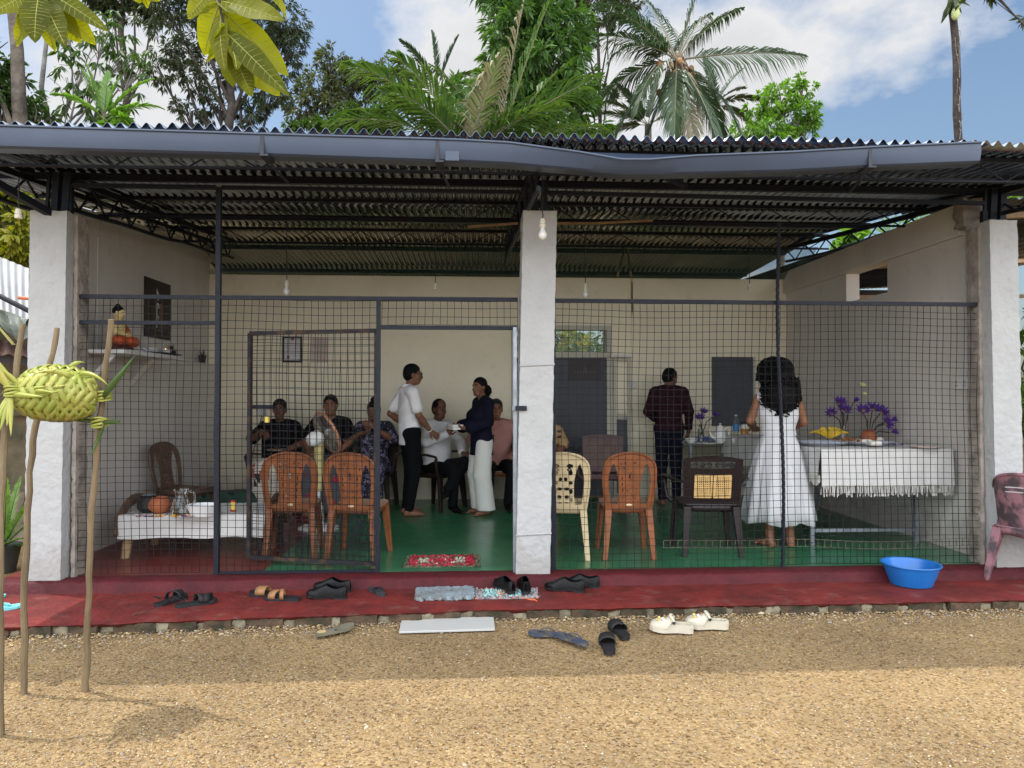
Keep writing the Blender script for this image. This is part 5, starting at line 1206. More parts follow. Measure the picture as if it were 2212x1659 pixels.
# standing woman in navy blouse, turned to the left
def ex_box(t,H,P,sh,hip):
    b=MB(); b.ball(H(-.078,-.004,-.042),.006,6); b.ball(H(.078,-.004,-.042),.006,6); ep('earring',b,'gold',t)
q=PZ(1040,1110,ZF); NAVY=(q.x,q.y,ZF)
nav=person('person in navy blouse and wide white trousers, holding a white food box',NAVY,math.pi/2+.38,
 dict(pel=(0,0,.93),chest=(0,0,1.22),neck=(0,-.02,1.455),head=(0,.03,1.585),hy=.42,bust=True,sw=.155,
  armL=((-.225,.0,1.15),(-.12,.24,1.08),(.3,1,.05),(.5,0,.8),.9),armR=((.225,.01,1.15),(.12,.25,1.08),(-.3,1,.05),(-.5,0,.8),.9),
  legL=((-.09,.03,.50),(-.10,-.02,.07),(-.2,1,0)),legR=((.09,.03,.50),(.10,-.03,.07),(.15,1,0))),
 'skin_a',dict(m='navy_cloth',g=.026,sleeve='long',cuff=.78,bell=.035,hem=.74,flare=.035),dict(type='wide',m='trouser_white',g=.018,hemcut=True,len=1.02),dict(type='lowbun'),sc=.905,extra=ex_box)
def local(t,p): return Matrix.LocRotScale(t.location,t.rotation_euler,t.scale)@V3(*p)
bx=thing('food_box','white food box held by the woman in the navy blouse','food box',local(nav,(0,.345,1.09)),math.pi/2+.38)
for i in range(2): b=MB(); b.box((0,0,-.012+.030*i),(.17,.12,.028)); part(b,('tray','lid')[i],M('ceramic'),bx,bevel=.005)
# seated figures
def seated(label,loc,rz,top,bottom,skin,hair,sc=.97,arms=None,hy=0,hp=0,legs_=None,lean=0,extra=None,bust=False,belly=.02,feet='bare',eyes=True,tw=0):
    z=.50; legs_=legs_ or (((-.12,.42,.50),(-.12,.40,.075),(-.1,1,0)),((.12,.42,.50),(.13,.40,.075),(.1,1,0)))
    arms=arms or (((-.27,.10,.80),(-.15,.30,.66),(.2,1,0),(0,0,-1),.4),((.27,.10,.80),(.15,.30,.66),(-.2,1,0),(0,0,-1),.4))
    return person(label,loc,rz,dict(pel=(0,0,z),chest=(0,-.04+lean*.5,z+.31),neck=(0,-.05+lean,z+.545),head=(0,-.01+lean*1.15,z+.675),hy=hy,hp=hp,belly=belly,bust=bust,tw=tw,armL=arms[0],armR=arms[1],legL=legs_[0],legR=legs_[1]),skin,top,bottom,hair,sc,feet,extra,eyes)
def chair_for(p,rz,label,mt='dark_wood'):
    r=dup(ca,(p.x,p.y,ZF),rz,label)
    for c in r.children:
        me=c.data.copy(); me.materials.clear(); me.materials.append(M(mt)); c.data=me
    return r
fwd=lambda rz: V3(-math.sin(rz),math.cos(rz),0)
def ex_plate(t,H,P,sh,hip):
    pass
p=PY(603,1000,8.55); rz=math.pi+.12
m1=seated('person in black shirt and patchwork sarong, seated behind the gate, eating from a plate',(p.x,p.y,ZF),rz,dict(m='black_cloth',g=.018,sleeve='short',len=.85,hem=.50,collar=True),dict(type='skirt',m='patch_cloth',g=.02,k=.07,name='sarong'),'skin_b',dict(type='short'),sc=1.0,belly=.05,
 arms=(((-.30,.10,.80),(-.10,.30,.70),(.5,.8,.1),(0,0,1),.5),((.31,.10,.82),(.16,.26,.93),(-.6,.5,-.3),(-.2,-.3,-1),.9)),hp=-.05)
chair_for(p-fwd(rz)*-.0,rz,'dark wooden armchair under the man in the black shirt eating behind the gate')
pl=thing('plate','white plate in the lap of the eating man in black','plate',local(m1,(-.02,.36,.715)),0)
b=MB(); b.lathe([(.0,.0),(.075,.0),(.115,.016),(.118,.018),(.112,.019),(.07,.006),(0,.005)][::-1],(0,0,0),28); part(b,'dish',M('ceramic'),pl)
b=MB(); 
for i in range(12): a=i*2.4; b.ball((.05*math.sqrt(i/12)*math.cos(a),.05*math.sqrt(i/12)*math.sin(a),.014),(.018,.014,.010),6)
part(b,'food',M('snack_brown'),pl)
p=PY(713,1000,8.6); rz=math.pi
seated('person in black shirt and grey floral skirt, face hidden behind the pedestal fan',(p.x,p.y,ZF),rz,dict(m='black_cloth',g=.014,sleeve='short',len=.8,hem=.52),dict(type='skirt',m='floral_red',g=.015,k=.07,name='skirt'),'skin_c',dict(type='short'),sc=1.04)
chair_for(p,rz,'dark wooden armchair under the person hidden by the fan')
p=PY(806,1000,8.6); rz=math.pi-.15
seated('seated person in dark blue flowered dress, hair in a bun, eating with both hands',(p.x,p.y,ZF),rz,dict(m='floral_navy',g=.014,sleeve='puff',hem=.50,name='dress'),dict(type='skirt',m='floral_navy',g=.03,k=.08,name='skirt'),'skin_a',dict(type='bun'),sc=.98,bust=True,
 arms=(((-.29,.12,.83),(-.06,.24,1.0),(.6,.3,.35),(.3,-.8,0),.9),((.29,.12,.80),(.07,.27,.92),(-.8,.3,.1),(0,-.3,1),.7)),hp=-.2)
chair_for(p,rz,'dark wooden armchair under the woman in the flowered dress')
# man in white shirt, talking, legs crossed
p=PY(944,1000,8.55); rz=-2.42
seated('person in white long sleeved shirt, seated cross legged between the two standing people',(p.x,p.y,ZF),rz,dict(m='shirt_white',g=.018,sleeve='long',hem=.52,collar=True),dict(type='trousers',m='black_cloth',g=.02),'skin_b',dict(type='thin'),sc=1.0,belly=.05,feet='shoe',
 arms=(((-.27,.10,.78),(-.14,.30,.66),(.3,1,0),(0,0,-1),.4),((.28,.14,.80),(.14,.36,.90),(-.2,.6,.7),(-.8,0,.3),.25)),
 legs_=(((-.05,.44,.56),(.22,.46,.28),(.8,.5,-.1)),((.10,.43,.50),(.10,.42,.085),(.1,1,0))),hy=-.25,lean=.05)
chair_for(p,rz+.25,'dark wooden armchair under the seated man in the white shirt')
def ex_phone(t,H,P,sh,hip):
    b=MB(); b.box((.075,.112,.83),(.075,.012,.085),(-.12,0,0)); ep('phone_in_pocket',b,'cable_black',t,bevel=.004)
p=PY(1072,1000,8.65); rz=math.pi+.05
seated('person in pink shirt with a phone in the pocket, seated behind the woman in navy',(p.x,p.y,ZF),rz,dict(m='pink_cloth',g=.018,sleeve='short',len=.95,hem=.50,collar=True),dict(type='trousers',m='black_cloth',g=.02),'skin_c',dict(type='short',m='hair_grey'),sc=1.0,extra=ex_phone,
 arms=(((-.30,.04,.80),(-.17,.28,.66),(.2,1,-.1),(0,0,-1),.6),((.30,.04,.80),(.17,.28,.66),(-.2,1,0),(0,0,-1),.4)),
 legs_=(((-.16,.42,.52),(-.10,.38,.085),(-.1,1,0)),((.12,.42,.50),(.13,.40,.085),(.1,1,0))),feet='shoe')
r=dup(used['oc'],(p.x,p.y+.03,ZF),rz,'orange plastic chair against the back wall under the man in pink','orange plastic chairs')
p=PY(1176,1000,8.5); rz=math.pi-.25
seated('person in tan and black patterned dress, seated almost wholly behind the centre pillar',(p.x,p.y,ZF),rz,dict(m='floral_tan',g=.016,sleeve='short',len=.9,hem=.5,name='dress'),dict(type='skirt',m='floral_tan',g=.02,k=.07,name='skirt'),'skin_a',dict(type='bun'),sc=.94,bust=True)
chair_for(p,rz,'dark wooden armchair behind the centre pillar')
# man in maroon shirt at the serving table, seen from behind
q=PZ(1446,1090,ZF)
def ex_watch(t,H,P,sh,hip):
    w=V3(*P['armR'][1]); b=MB(); b.tube([w+V3(.030*math.cos(a),.028*math.sin(a),.02) for a in np.linspace(0,6.283,17)[:-1]],.006,6,closed=True); ep('watch',b,'galv',t)
person('person in maroon long sleeved shirt, seen from behind at the serving table',(q.x,q.y,ZF),-.10,
 dict(pel=(0,0,.95),chest=(0,.0,1.25),neck=(0,.0,1.475),head=(.025,.045,1.58),hy=-.95,hp=-.25,sw=.18,
  armL=((-.265,-.02,1.16),(-.14,.22,1.06),(.5,.7,0),(0,0,1),.6),armR=((.245,-.02,1.16),(.26,.10,.92),(0,.5,-.8),(-.8,.3,0),.5),
  legL=((-.09,.03,.50),(-.09,-.02,.08),(-.1,1,0)),legR=((.085,.03,.50),(.09,0,.08),(.1,1,0))),
 'skin_a',dict(m='maroon_cloth',g=.018,sleeve='long',hem=.93,collar=True),dict(type='trousers',m='navy_cloth',g=.016),dict(type='short'),sc=.985,extra=ex_watch)
# woman in the white dress, long curls, seen from behind
def ex_skirt(t,H,P,sh,hip):
    n=84
    b=MB(); zs_=[1.06,1.0,.95,.85,.7,.55,.38,.235]; rs=[.135,.154,.174,.202,.238,.266,.290,.305]
    prof=list(zip(rs,zs_)); b.lathe([(r_,z) for r_,z in prof][::-1],(0,0,0),n,sx=1.02,sy=.80,wob=lambda i,a:1+(.085*math.sin(a*9+1)+.05*math.sin(a*19+2)+.03*math.sin(a*31))*((len(prof)-1-i)/len(prof)) )
    V=[v for v in b.v]; b.f=[f for f in b.f if len(f)==4]
    b.v=[(x,y,z+(.018*math.sin(math.atan2(y,x)*5+.7) if z<.30 else 0)) for x,y,z in V]; b.mi=[0]*len(b.f)
    thick(ep('skirt',b,'dress_white',t,ang=70),.004)
    b=MB(); b.lathe([(.137,1.035),(.140,1.075)],(0,0,0),40,sx=1.02,sy=.78); ep('waistband',b,'dress_white',t)
    b=MB(); b.ball(H(-.075,-.10,.06),(.022,.018,.03),8); ep('hair_clip',b,'rag_grey',t)
q=PZ(1683,1181,ZF)
person('person in sleeveless white dress with long black curls, seen from behind at the laid table',(q.x,q.y,ZF),-.15,
 dict(pel=(0,0,.95),chest=(0,.0,1.24),neck=(0,.01,1.455),head=(.02,.05,1.585),hy=-.85,hp=-.1,bust=True,sw=.165,
  armL=((-.245,.04,1.16),(-.15,.28,1.08),(.3,.9,0),(0,0,-1),.5),armR=((.245,.05,1.15),(.14,.30,1.07),(-.3,.9,0),(0,0,-1),.5),
  legL=((-.09,.03,.50),(-.085,-.01,.075),(-.5,1,0)),legR=((.09,.03,.50),(.10,0,.075),(.2,1,0))),
 'skin_c',dict(m='dress_white',g=.006,sleeve='none',hem=1.03,name='bodice'),None,dict(type='curly'),sc=.96,extra=ex_skirt)
# ---------------------------------------------------------------- serving tables
XT0,XT1,YT0,YT1,ZT_=2.95,4.10,5.88,8.20,1.04
def steel_table(name,label,x0,x1,y0,y1,z,topm,ins=.05):
    t=thing(name,label,'table',((x0+x1)/2,(y0+y1)/2,ZF)); w,d,h=x1-x0,y1-y0,z-ZF
    b=MB(); b.box((0,0,h-.014),(w,d,.024)); part(b,'tabletop',M(topm),t,bevel=.003)
    for sx in (-1,1):
        for sy in (-1,1): b=MB(); b.box((sx*(w/2-ins),sy*(d/2-ins*(4.0 if ins>.06 and sy<0 else 1)),(h-.026)/2),(.034,.034,h-.026)); part(b,'leg',M('galv'),t)
    for sy in (-1,1): b=MB(); b.box((0,sy*(d/2-ins*(4.0 if ins>.06 and sy<0 else 1)),.13 if sy<0 else .30),(w-.04-ins*2,.030,.030)); part(b,'stretcher',M('galv'),t)
    return t
steel_table('serving_table','long steel legged table under the fringed white cloth along the right wall',XT0,XT1,YT0,YT1,ZT_-.004,'plate_grey',.09)
XC0,XC1=PY(1470,950,8.6).x,XT1
steel_table('serving_table','grey topped steel table along the back wall below the shutter, holding cups and bottles',XC0,XC1-.02,8.32,9.16,.945,'plate_grey')
def fringe(b,p0,p1,z,n,L,rr,sway=.010):
    p0,p1=Vector(p0),Vector(p1); d=(p1-p0).normalized(); o=d.cross(Vector((0,0,1)))
    for i in range(n):
        p=p0.lerp(p1,(i+rr.uniform(.1,.9))/n); l=L*rr.uniform(.7,1.15); s=rr.uniform(-1,1)*sway; q=rr.uniform(-1,1)*sway*.6
        b.tube([(p.x,p.y,z),(p.x+d.x*s*.5+o.x*q,p.y+d.y*s*.5+o.y*q,z-l*.5),(p.x+d.x*s+o.x*q*.5,p.y+d.y*s+o.y*q*.5,z-l)],[.0035,.004,.005],4)
def cloth(label,x0,x1,y0,y1,z,drops,seed):
    """drops: (front, left, back, right) hanging lengths"""
    t=thing('tablecloth',label,'tablecloth',((x0+x1)/2,(y0+y1)/2,z)); rr=random.Random(seed); cx,cy_=(x0+x1)/2,(y0+y1)/2
    b=MB(); b.grid(lambda u,v:((u-.5)*(x1-x0+.012),(v-.5)*(y1-y0+.012),.004+.0012*noise1(u*20+v*31)),24,30); part(b,'top_panel',M('cloth_white'),t)
    f=MB()
    for k,(a,e,dr) in enumerate((((x0-.006,y0-.006),(x1+.006,y0-.006),drops[0]),((x0-.006,y1),(x0-.006,y0-.006),drops[1]))):
        if not dr: continue
        A,E_=Vector((a[0]-cx,a[1]-cy_,0)),Vector((e[0]-cx,e[1]-cy_,0)); d=(E_-A).normalized(); o=d.cross(Vector((0,0,1))); ph=rr.random()*9; L_=(E_-A).length
        def fn(u,v): 
            w=.010*v*math.sin(u*L_*17+ph)+.008*v*math.sin(u*L_*41+ph*2); p=A.lerp(E_,u)+o*(w+.012*v+.003*math.sin(v*3)); return (p.x,p.y,.004-dr*v-(.004*math.sin(u*L_*9+ph))*v)
        b=MB(); b.grid(fn,70,10); part(b,'hanging_side',M('cloth_white'),t)
        fringe(f,A+o*.012,E_+o*.012,.006-dr,int(L_*95),.085,rr)
    part(f,'fringe',M('cloth_fringe'),t); return t
cloth('white fringed cloth hanging low over the front of the right hand table',XT0,XT1,YT0,YT1,ZT_,(.31,.22,0,0),4)
xc=PY(1612,953,8.3).x
cloth('white fringed cloth over the corner of the back table, behind the woman in white',xc,XC1-.03,8.30,9.17,.947,(.24,.28,0,0),9)
ZT2=ZT_+.008
def on(px,py,z): p=PZ(px,py,z); return (p.x,p.y,z)
# lotus flowers
def lotus(b0,b1,b2,c,d,r,open_=1.0,seed=0):
    d=Vector(d).normalized(); u,v=perp(d); c=Vector(c); rr=random.Random(seed)
    for ring,(n,tilt,L) in enumerate(((9,1.15*open_,1.0),(8,.75*open_,.9),(6,.42*open_,.75))):
        for k in range(n):
            a=2*math.pi*(k+.5*ring)/n+rr.uniform(-.1,.1); o=u*math.cos(a)+v*math.sin(a); s=d.cross(o)
            t_=tilt+rr.uniform(-.1,.1); dirp=(d*math.cos(t_)+o*math.sin(t_)); l=r*L
            b0.add([c,c+dirp*l*.5+s*l*.17+d*.004,c+dirp*l+d*l*.12,c+dirp*l*.5-s*l*.17+d*.004],[(0,1,2,3)])
    if open_>.5: b1.ball(c+d*r*.18,r*.22,6); 
def lotus_vase(name,label,p,vase,flowers,seed,leaf=None):
    t=thing(name,label,'flower vase',p); 
    b=MB()
    if vase=='clay': b.lathe([(.0,.0),(.045,.0),(.075,.03),(.078,.055),(.058,.088),(.046,.10),(.060,.118),(.055,.118),(.04,.10)][::-1],(0,0,0),24); part(b,'pot',M('terracotta'),t); z0=.11
    else: b.lathe([(.0,.002),(.032,.002),(.036,.06),(.034,.15),(.031,.15),(.033,.06),(.028,.008),(0,.008)][::-1],(0,0,0),20); part(b,'vase',M('glass'),t); z0=.14
    st_=MB(); pe=MB(); ce=MB(); bu=MB()
    for i,(dx,dz,dy,r,op) in enumerate(flowers):
        dx*=.9; dz*=.74; e=Vector((dx,dy,dz)); b_=Vector((dx*.08,dy*.08,z0-.06)); mid=b_.lerp(e,.55)+Vector((-dx*.18,-.01,.03)); d=(e-mid).normalized()*.6+Vector((0,-.75,.25)); st_.tube([b_,mid,e-d.normalized()*.01],.0055,5)
        lotus(pe,ce,None,e,d,r*1.15,op,seed+i)
        if op<=.5: pass
    part(st_,'stems',M('stem_dark'),t); thick(part(pe,'petals',M('petal_purple'),t,smooth=False),.0015); part(ce,'centres',M('petal_yellow'),t)
    if leaf:
        b=MB(); 
        for (x,z,r) in leaf: b.ball((x,0,z),(r,.01,r*.6),8,rot=(0,.3,0))
        part(b,'bud_leaf',M('fruit_pale'),t)
    return t
lotus_vase('lotus_vase','purple lotus blooms in a slim glass behind the banana plate',on(1822,953,ZT2),'glass',[(.0,.40,0,.085,1),(-.13,.36,0,.07,.9),(-.03,.50,.02,.075,.9),(.12,.52,0,.055,.45)],20)
lotus_vase('lotus_vase','purple lotus blooms in a round clay pot on the laid table',on(1876,955,ZT2),'clay',[(-.06,.40,0,.08,1),(.05,.42,.0,.08,1),(.14,.38,.0,.085,1),(.15,.24,-.05,.085,1),(.25,.28,0,.055,.45),(.23,.13,-.03,.06,.5)],33,[(-.05,.56,.035),(-.03,.47,.025)])
p=on(1522,955,.953); lotus_vase('lotus_vase','small bunch of purple lotus behind the white teapot',(p[0],p[1]+.12,.953),'glass',[(-.02,.36,0,.075,.9),(.02,.45,0,.07,.8),(.16,.40,0,.07,.6)],51)
# plates of food
def platter(label,p,rx,ry,m='plate_grey'):
    t=thing('platter',label,'platter',p); b=MB(); b.lathe([(0,0),(.7,0),(.92,.022),(1.0,.032),(.985,.036),(.90,.027),(.68,.006),(0,.006)][::-1],(0,0,.001),36); b.v=[(x*rx,y*ry,z) for x,y,z in b.v]; part(b,'dish',M(m),t); return t
pl=platter('large grey oval platter under the bananas',on(1775,962,ZT2),.24,.17)
pl2=platter('large grey oval platter under the sandwiches',on(1880,962,ZT2),.22,.16)
def bananas(p):
    t=thing('banana_bunch','bunch of small yellow bananas on a grey platter','bananas',p); rr=random.Random(2)
    for i in range(8):
        a=-1.35+2.7*i/7+rr.uniform(-.06,.06); L=rr.uniform(.11,.14); up=.06+.075*math.cos(a); pts=[]
        for k in range(6):
            s=k/5; pts.append((math.sin(a)*(.02+L*1.25*s),-.02+.045*math.cos(a*2)*(i%3-1)*s,.035+up*.75*math.sin(s*2.3)))
        b=MB(); b.tube(pts,[.007,.014,.0165,.0155,.011,.005],7); part(b,'banana',M('banana'),t)
    b=MB(); b.ball((0,-.01,.05),(.025,.02,.025),6); part(b,'crown',M('banana'),t); return t
q=on(1782,951,ZT2+.02); bananas((q[0]+.03,q[1]-.02,ZT2+.010))
rr=random.Random(12)
t=thing('snack_pile','heap of brown fried snacks beside the bananas','snacks',on(1828,957,ZT2+.01)); b=MB()
for i in range(26): b.ball((rr.uniform(-.13,.12),rr.uniform(-.07,.05),.012+rr.uniform(0,.03)),(rr.uniform(.018,.03),rr.uniform(.014,.02),rr.uniform(.010,.016)),6,rot=(0,0,rr.uniform(0,3)))
part(b,'snacks',M('snack_brown'),t)
for i,(x,y,a) in enumerate(((1866,957,.1),(1893,952,-.1),(1888,962,.05))):
    b=MB(); b.box((0,0,.018),(.105,.085,.034),(0,0,a)); o=b.build('sandwich',M('bread'),None,bevel=.006); o.location=on(x,y,ZT2+.012); tag(o,('white sandwich block at the left of the sandwich platter','white sandwich block at the back of the sandwich platter','white sandwich block lying in front on the sandwich platter')[i],'sandwich','sandwiches on the platter')
def flower_heap(label,p,n,w,d,cols,seed):
    t=thing('loose_flowers',label,'flowers',p); rr=random.Random(seed); B={c:MB() for c in cols}
    for i in range(n):
        c=cols[int(rr.random()*len(cols))]; x,y=rr.uniform(-w,w),rr.uniform(-d,d); r=rr.uniform(.014,.022)
        for k in range(5): a=k*1.257+rr.random(); B[c].add([(x,y,.008),(x+r*math.cos(a-.4),y+r*math.sin(a-.4),.016),(x+r*1.4*math.cos(a),y+r*1.4*math.sin(a),.013+rr.uniform(0,.012)),(x+r*math.cos(a+.4),y+r*math.sin(a+.4),.016)],[(0,1,2,3)])
    for c in cols: part(B[c],'petals',M(c),t,smooth=False)
    return t
flower_heap('white and violet loose flowers at the right of the sandwich platter',on(1935,963,ZT2),26,.075,.05,['petal_white','petal_purple'],3)
t=thing('plate','pale pink flat plate near the right end of the laid table','plate',on(1998,968,ZT2)); b=MB(); b.lathe([(0,0),(.08,0),(.115,.012),(.112,.015),(.078,.004),(0,.004)][::-1],(0,0,.001),32); part(b,'dish',M('paper_pink'),t)
# back table: teapot, cups, bottle, jars
ZC=.949
def onb(px,py=955): return on(px,py,ZC)
p=onb(1556,957); t=thing('teapot','tall white teapot with a long spout on the back table','teapot',p)
b=MB(); b.lathe([(0,0),(.05,0),(.062,.03),(.066,.08),(.058,.13),(.042,.165),(.036,.175),(.038,.182),(.03,.195),(.012,.205),(.010,.215),(.014,.225),(0,.232)][::-1],(0,0,0),28); part(b,'body',M('ceramic'),t)
b=MB(); b.tube([(-.055,0,.05),(-.10,0,.07),(-.118,0,.11),(-.135,0,.165)],[.020,.015,.011,.009],8); part(b,'spout',M('ceramic'),t)
b=MB(); b.tube([(.045,0,.165),(.09,0,.18),(.112,0,.15),(.10,0,.09),(.06,0,.055)],.008,8); part(b,'handle',M('ceramic'),t)
def cup(label,p,m,grp,r=.032,h=.055):
    t=thing('cup',label,'cup',p,0,grp); b=MB(); b.lathe([(0,0),(r*.7,0),(r*.95,h*.45),(r,h),(r*.93,h),(r*.86,h*.45),(r*.6,.006),(0,.006)][::-1],(0,0,0),20); part(b,'bowl',M(m),t)
    b=MB(); b.tube([(r*.95,0,h*.8),(r*1.55,0,h*.78),(r*1.5,0,h*.35),(r*.9,0,h*.3)],.004,6); part(b,'handle',M(m),t); return t
t=thing('tray','dark serving tray under three small white cups','tray',onb(1603,958)); b=MB(); b.box((0,0,.008),(.24,.16,.012)); part(b,'base',M('tray_dark'),t,bevel=.004)
for i,px in enumerate((1586,1604,1621)): p=on(px,957,ZC+.016); cup(('small white cup at the left of the dark tray','small white cup in the middle of the dark tray','small white cup at the right of the dark tray')[i],p,'ceramic','cups on the back table')
for i,px in enumerate((1509,1526,1541)): cup(('blue cup beside the white bowl on the back table','blue cup in the middle of the row by the teapot','blue cup nearest the teapot')[i],onb(px,952),'cup_blue','cups on the back table',.034,.05)
t=thing('bowl','white bowl at the left end of the back table','bowl',onb(1493,957)); b=MB(); b.lathe([(0,0),(.04,0),(.065,.03),(.075,.055),(.070,.055),(.058,.028),(.035,.006),(0,.006)][::-1],(0,0,0),24); part(b,'dish',M('ceramic'),t)
t=thing('saucer','white flat saucer in front of the blue cups','saucer',onb(1532,960)); b=MB(); b.lathe([(0,0),(.05,0),(.085,.010),(.082,.013),(.05,.004),(0,.004)][::-1],(0,0,0),28); part(b,'dish',M('ceramic'),t)
t=thing('water_bottle','clear plastic water bottle with a blue label on the back table','bottle',onb(1590,949)); 
b=MB(); b.lathe([(0,0),(.036,.0),(.040,.01),(.040,.20),(.034,.235),(.016,.268),(.014,.285),(0,.285)][::-1],(0,0,0),20); part(b,'bottle',M('pane'),t)
b=MB(); b.lathe([(.0412,.10),(.0412,.19)],(0,0,0),20); part(b,'label',M('water_blue'),t)
b=MB(); b.lathe([(0,.31),(.017,.31),(.017,.285),(0,.285)],(0,0,0),14); part(b,'cap',M('white_plastic'),t)
t=thing('juice_jar','amber juice jar with a dark lid beside the water bottle','jar',onb(1608,949))
b=MB(); b.lathe([(0,0),(.045,0),(.048,.01),(.048,.13),(.045,.135),(0,.135)][::-1],(0,0,0),20); part(b,'juice',M('juice'),t)
b=MB(); b.lathe([(.047,.136),(.047,.175),(.04,.19),(0,.19)][::-1],(0,0,0),20); part(b,'jar_neck',M('ceramic'),t)
b=MB(); b.lathe([(0,.222),(.044,.222),(.044,.19),(0,.19)],(0,0,0),20); part(b,'lid',M('cable_black'),t)
for i,px in enumerate((1598,1615,1629)):
    t=thing('glass_tumbler',('clear tumbler in front of the water bottle','clear tumbler in front of the juice jar','clear tumbler right of the juice jar')[i],'glass',onb(px,953),0,'tumblers on the back table'); b=MB(); b.lathe([(0,0),(.026,0),(.031,.09),(.029,.09),(.024,.006),(0,.006)][::-1],(0,0,0),16); part(b,'tumbler',M('glass'),t)
t=thing('glass_bottle','small clear bottle with a wooden stopper by the man in maroon','bottle',onb(1512,948)); b=MB(); b.lathe([(0,0),(.035,0),(.04,.01),(.038,.08),(.02,.12),(.014,.13),(.014,.15),(0,.15)][::-1],(0,0,0),18); part(b,'bottle',M('glass'),t); b=MB(); b.lathe([(0,.185),(.015,.185),(.012,.15),(0,.15)],(0,0,0),12); part(b,'stopper',M('pale_wood'),t)

# ---------------------------------------------------------------- low bench with the offerings
BX0,BX1=PZ(268,1205,ZF).x,-1.72; BY0,BY1=5.98,6.62; BZ=.515
t=thing('low_bench','low dark wooden bench with curved ends under a white cloth','bench',((BX0+BX1)/2,(BY0+BY1)/2,ZF)); w,d,h=BX1-BX0,BY1-BY0,BZ-ZF
b=MB(); b.box((0,0,h-.03),(w,d,.05)); part(b,'seat_board',M('dark_wood'),t,bevel=.004)
b=MB(); b.box((0,-d/2+.02,h-.13),(w-.1,.03,.12)); part(b,'apron',M('dark_wood'),t)
for sx in (-1,1):
    for sy in (-1,1): b=MB(); b.tube([(sx*(w/2-.06),sy*(d/2-.06),h-.06),(sx*(w/2-.02),sy*(d/2-.05),0)],[.045,.034],8); part(b,'leg',M('pale_wood' if sx<0 else 'dark_wood'),t)
    b=MB(); b.tube([(sx*(w/2+.02),y_*d/2,h-.16+.26*math.sqrt(max(0,1-y_*y_))) for y_ in np.linspace(-1,1,15)],[.045]*15,8,flat=.6); part(b,'curved_end',M('brown_plastic'),t)
t=thing('bench_cloth','plain white cloth draped over the low bench','cloth',((BX0+BX1)/2,(BY0+BY1)/2,BZ)); 
b=MB(); b.grid(lambda u,v:((u-.5)*(w+.02),(v-.5)*(d+.012),.006+.0025*noise1(u*25+v*9)),40,14); part(b,'top_panel',M('cloth_white'),t)
def fn(u,v): return ((u-.5)*(w+.02),-(d/2+.006)-.012*v-.007*v*math.sin(u*23)-.005*v*math.sin(u*51+1),.006-.185*v-.006*math.sin(u*14)*v)
b=MB(); b.grid(fn,60,8); part(b,'hanging_side',M('cloth_white'),t)
b=MB(); b.grid(lambda u,v:(-(w/2+.01)-.012*v-.008*v*math.sin(u*9),(.5-u)*(d+.012),.006-.17*v),20,8); part(b,'hanging_side',M('cloth_white'),t)
BZ2=BZ+.011
def onc(px,py): return on(px,py,BZ2)
t=thing('clay_pot','round orange clay pot on the white bench cloth','pot',onc(345,1107)); b=MB(); b.lathe([(0,0),(.05,0),(.088,.04),(.092,.07),(.07,.11),(.058,.118),(.064,.128),(.056,.13),(.05,.115)][::-1],(0,0,0),26); part(b,'pot',M('terracotta'),t)
t=thing('black_pot','black lidded pot left of the clay pot on the bench','pot',onc(321,1106)); b=MB(); b.lathe([(0,0),(.055,0),(.09,.04),(.088,.08),(.062,.11),(.056,.125),(.07,.14),(.06,.142),(.0,.11)][::-1],(0,0,0),24); part(b,'pot',M('pot_black'),t); b=MB(); b.lathe([(0,.14),(.058,.14),(.04,.15),(0,.152)][::-1],(0,0,0),20); part(b,'lid',M('galv'),t)
flower_heap('row of yellow, orange and white loose flowers along the bench cloth',onc(354,1118),60,.23,.035,['petal_flower_yellow','petal_orange','petal_white','petal_purple'],14)
t=thing('water_jug','clear glass water jug on the bench behind the flowers','jug',onc(391,1114)); b=MB(); b.lathe([(0,0),(.062,0),(.068,.02),(.064,.12),(.045,.155),(.045,.185),(.060,.215),(.057,.215),(.042,.185),(.042,.155),(.060,.12),(.063,.02),(.055,.008),(0,.008)][::-1],(0,0,0),26); part(b,'jug',M('glass'),t); b=MB(); b.tube([(.06,0,.20),(.105,0,.185),(.11,0,.11),(.066,0,.07)],.008,8); part(b,'handle',M('glass'),t)
t=thing('wash_bowl','white oval plastic bowl on the bench cloth','bowl',onc(438,1114)); b=MB(); b.lathe([(0,0),(.085,0),(.11,.06),(.128,.092),(.122,.094),(.103,.06),(.08,.008),(0,.008)][::-1],(0,0,0),30,sx=1.05,sy=.8); part(b,'bowl',M('white_plastic'),t)
t=thing('tin','small yellow and red tin standing on the bench cloth','tin',onc(504,1104)); b=MB(); b.lathe([(0,.012),(.022,.012),(.022,.076),(0,.076)][::-1],(0,0,0),18); part(b,'body',M('tin_yellow'),t)
for z in (0,.076): b=MB(); b.lathe([(0,z),(.0228,z),(.0228,z+.014),(0,z+.014)][::-1],(0,0,0),18); part(b,'band',M('tin_red'),t)
q=PZ(455,1128,ZF); t=thing('green_box','dark green folded bag on the floor behind the bench','bag',(q.x,q.y+.35,ZF),.1); b=MB(); rough_box(b,(0,0,.14),(.75,.26,.28),res=.06,amp=.02,edge=.05); part(b,'bag',M('green_box'),t)

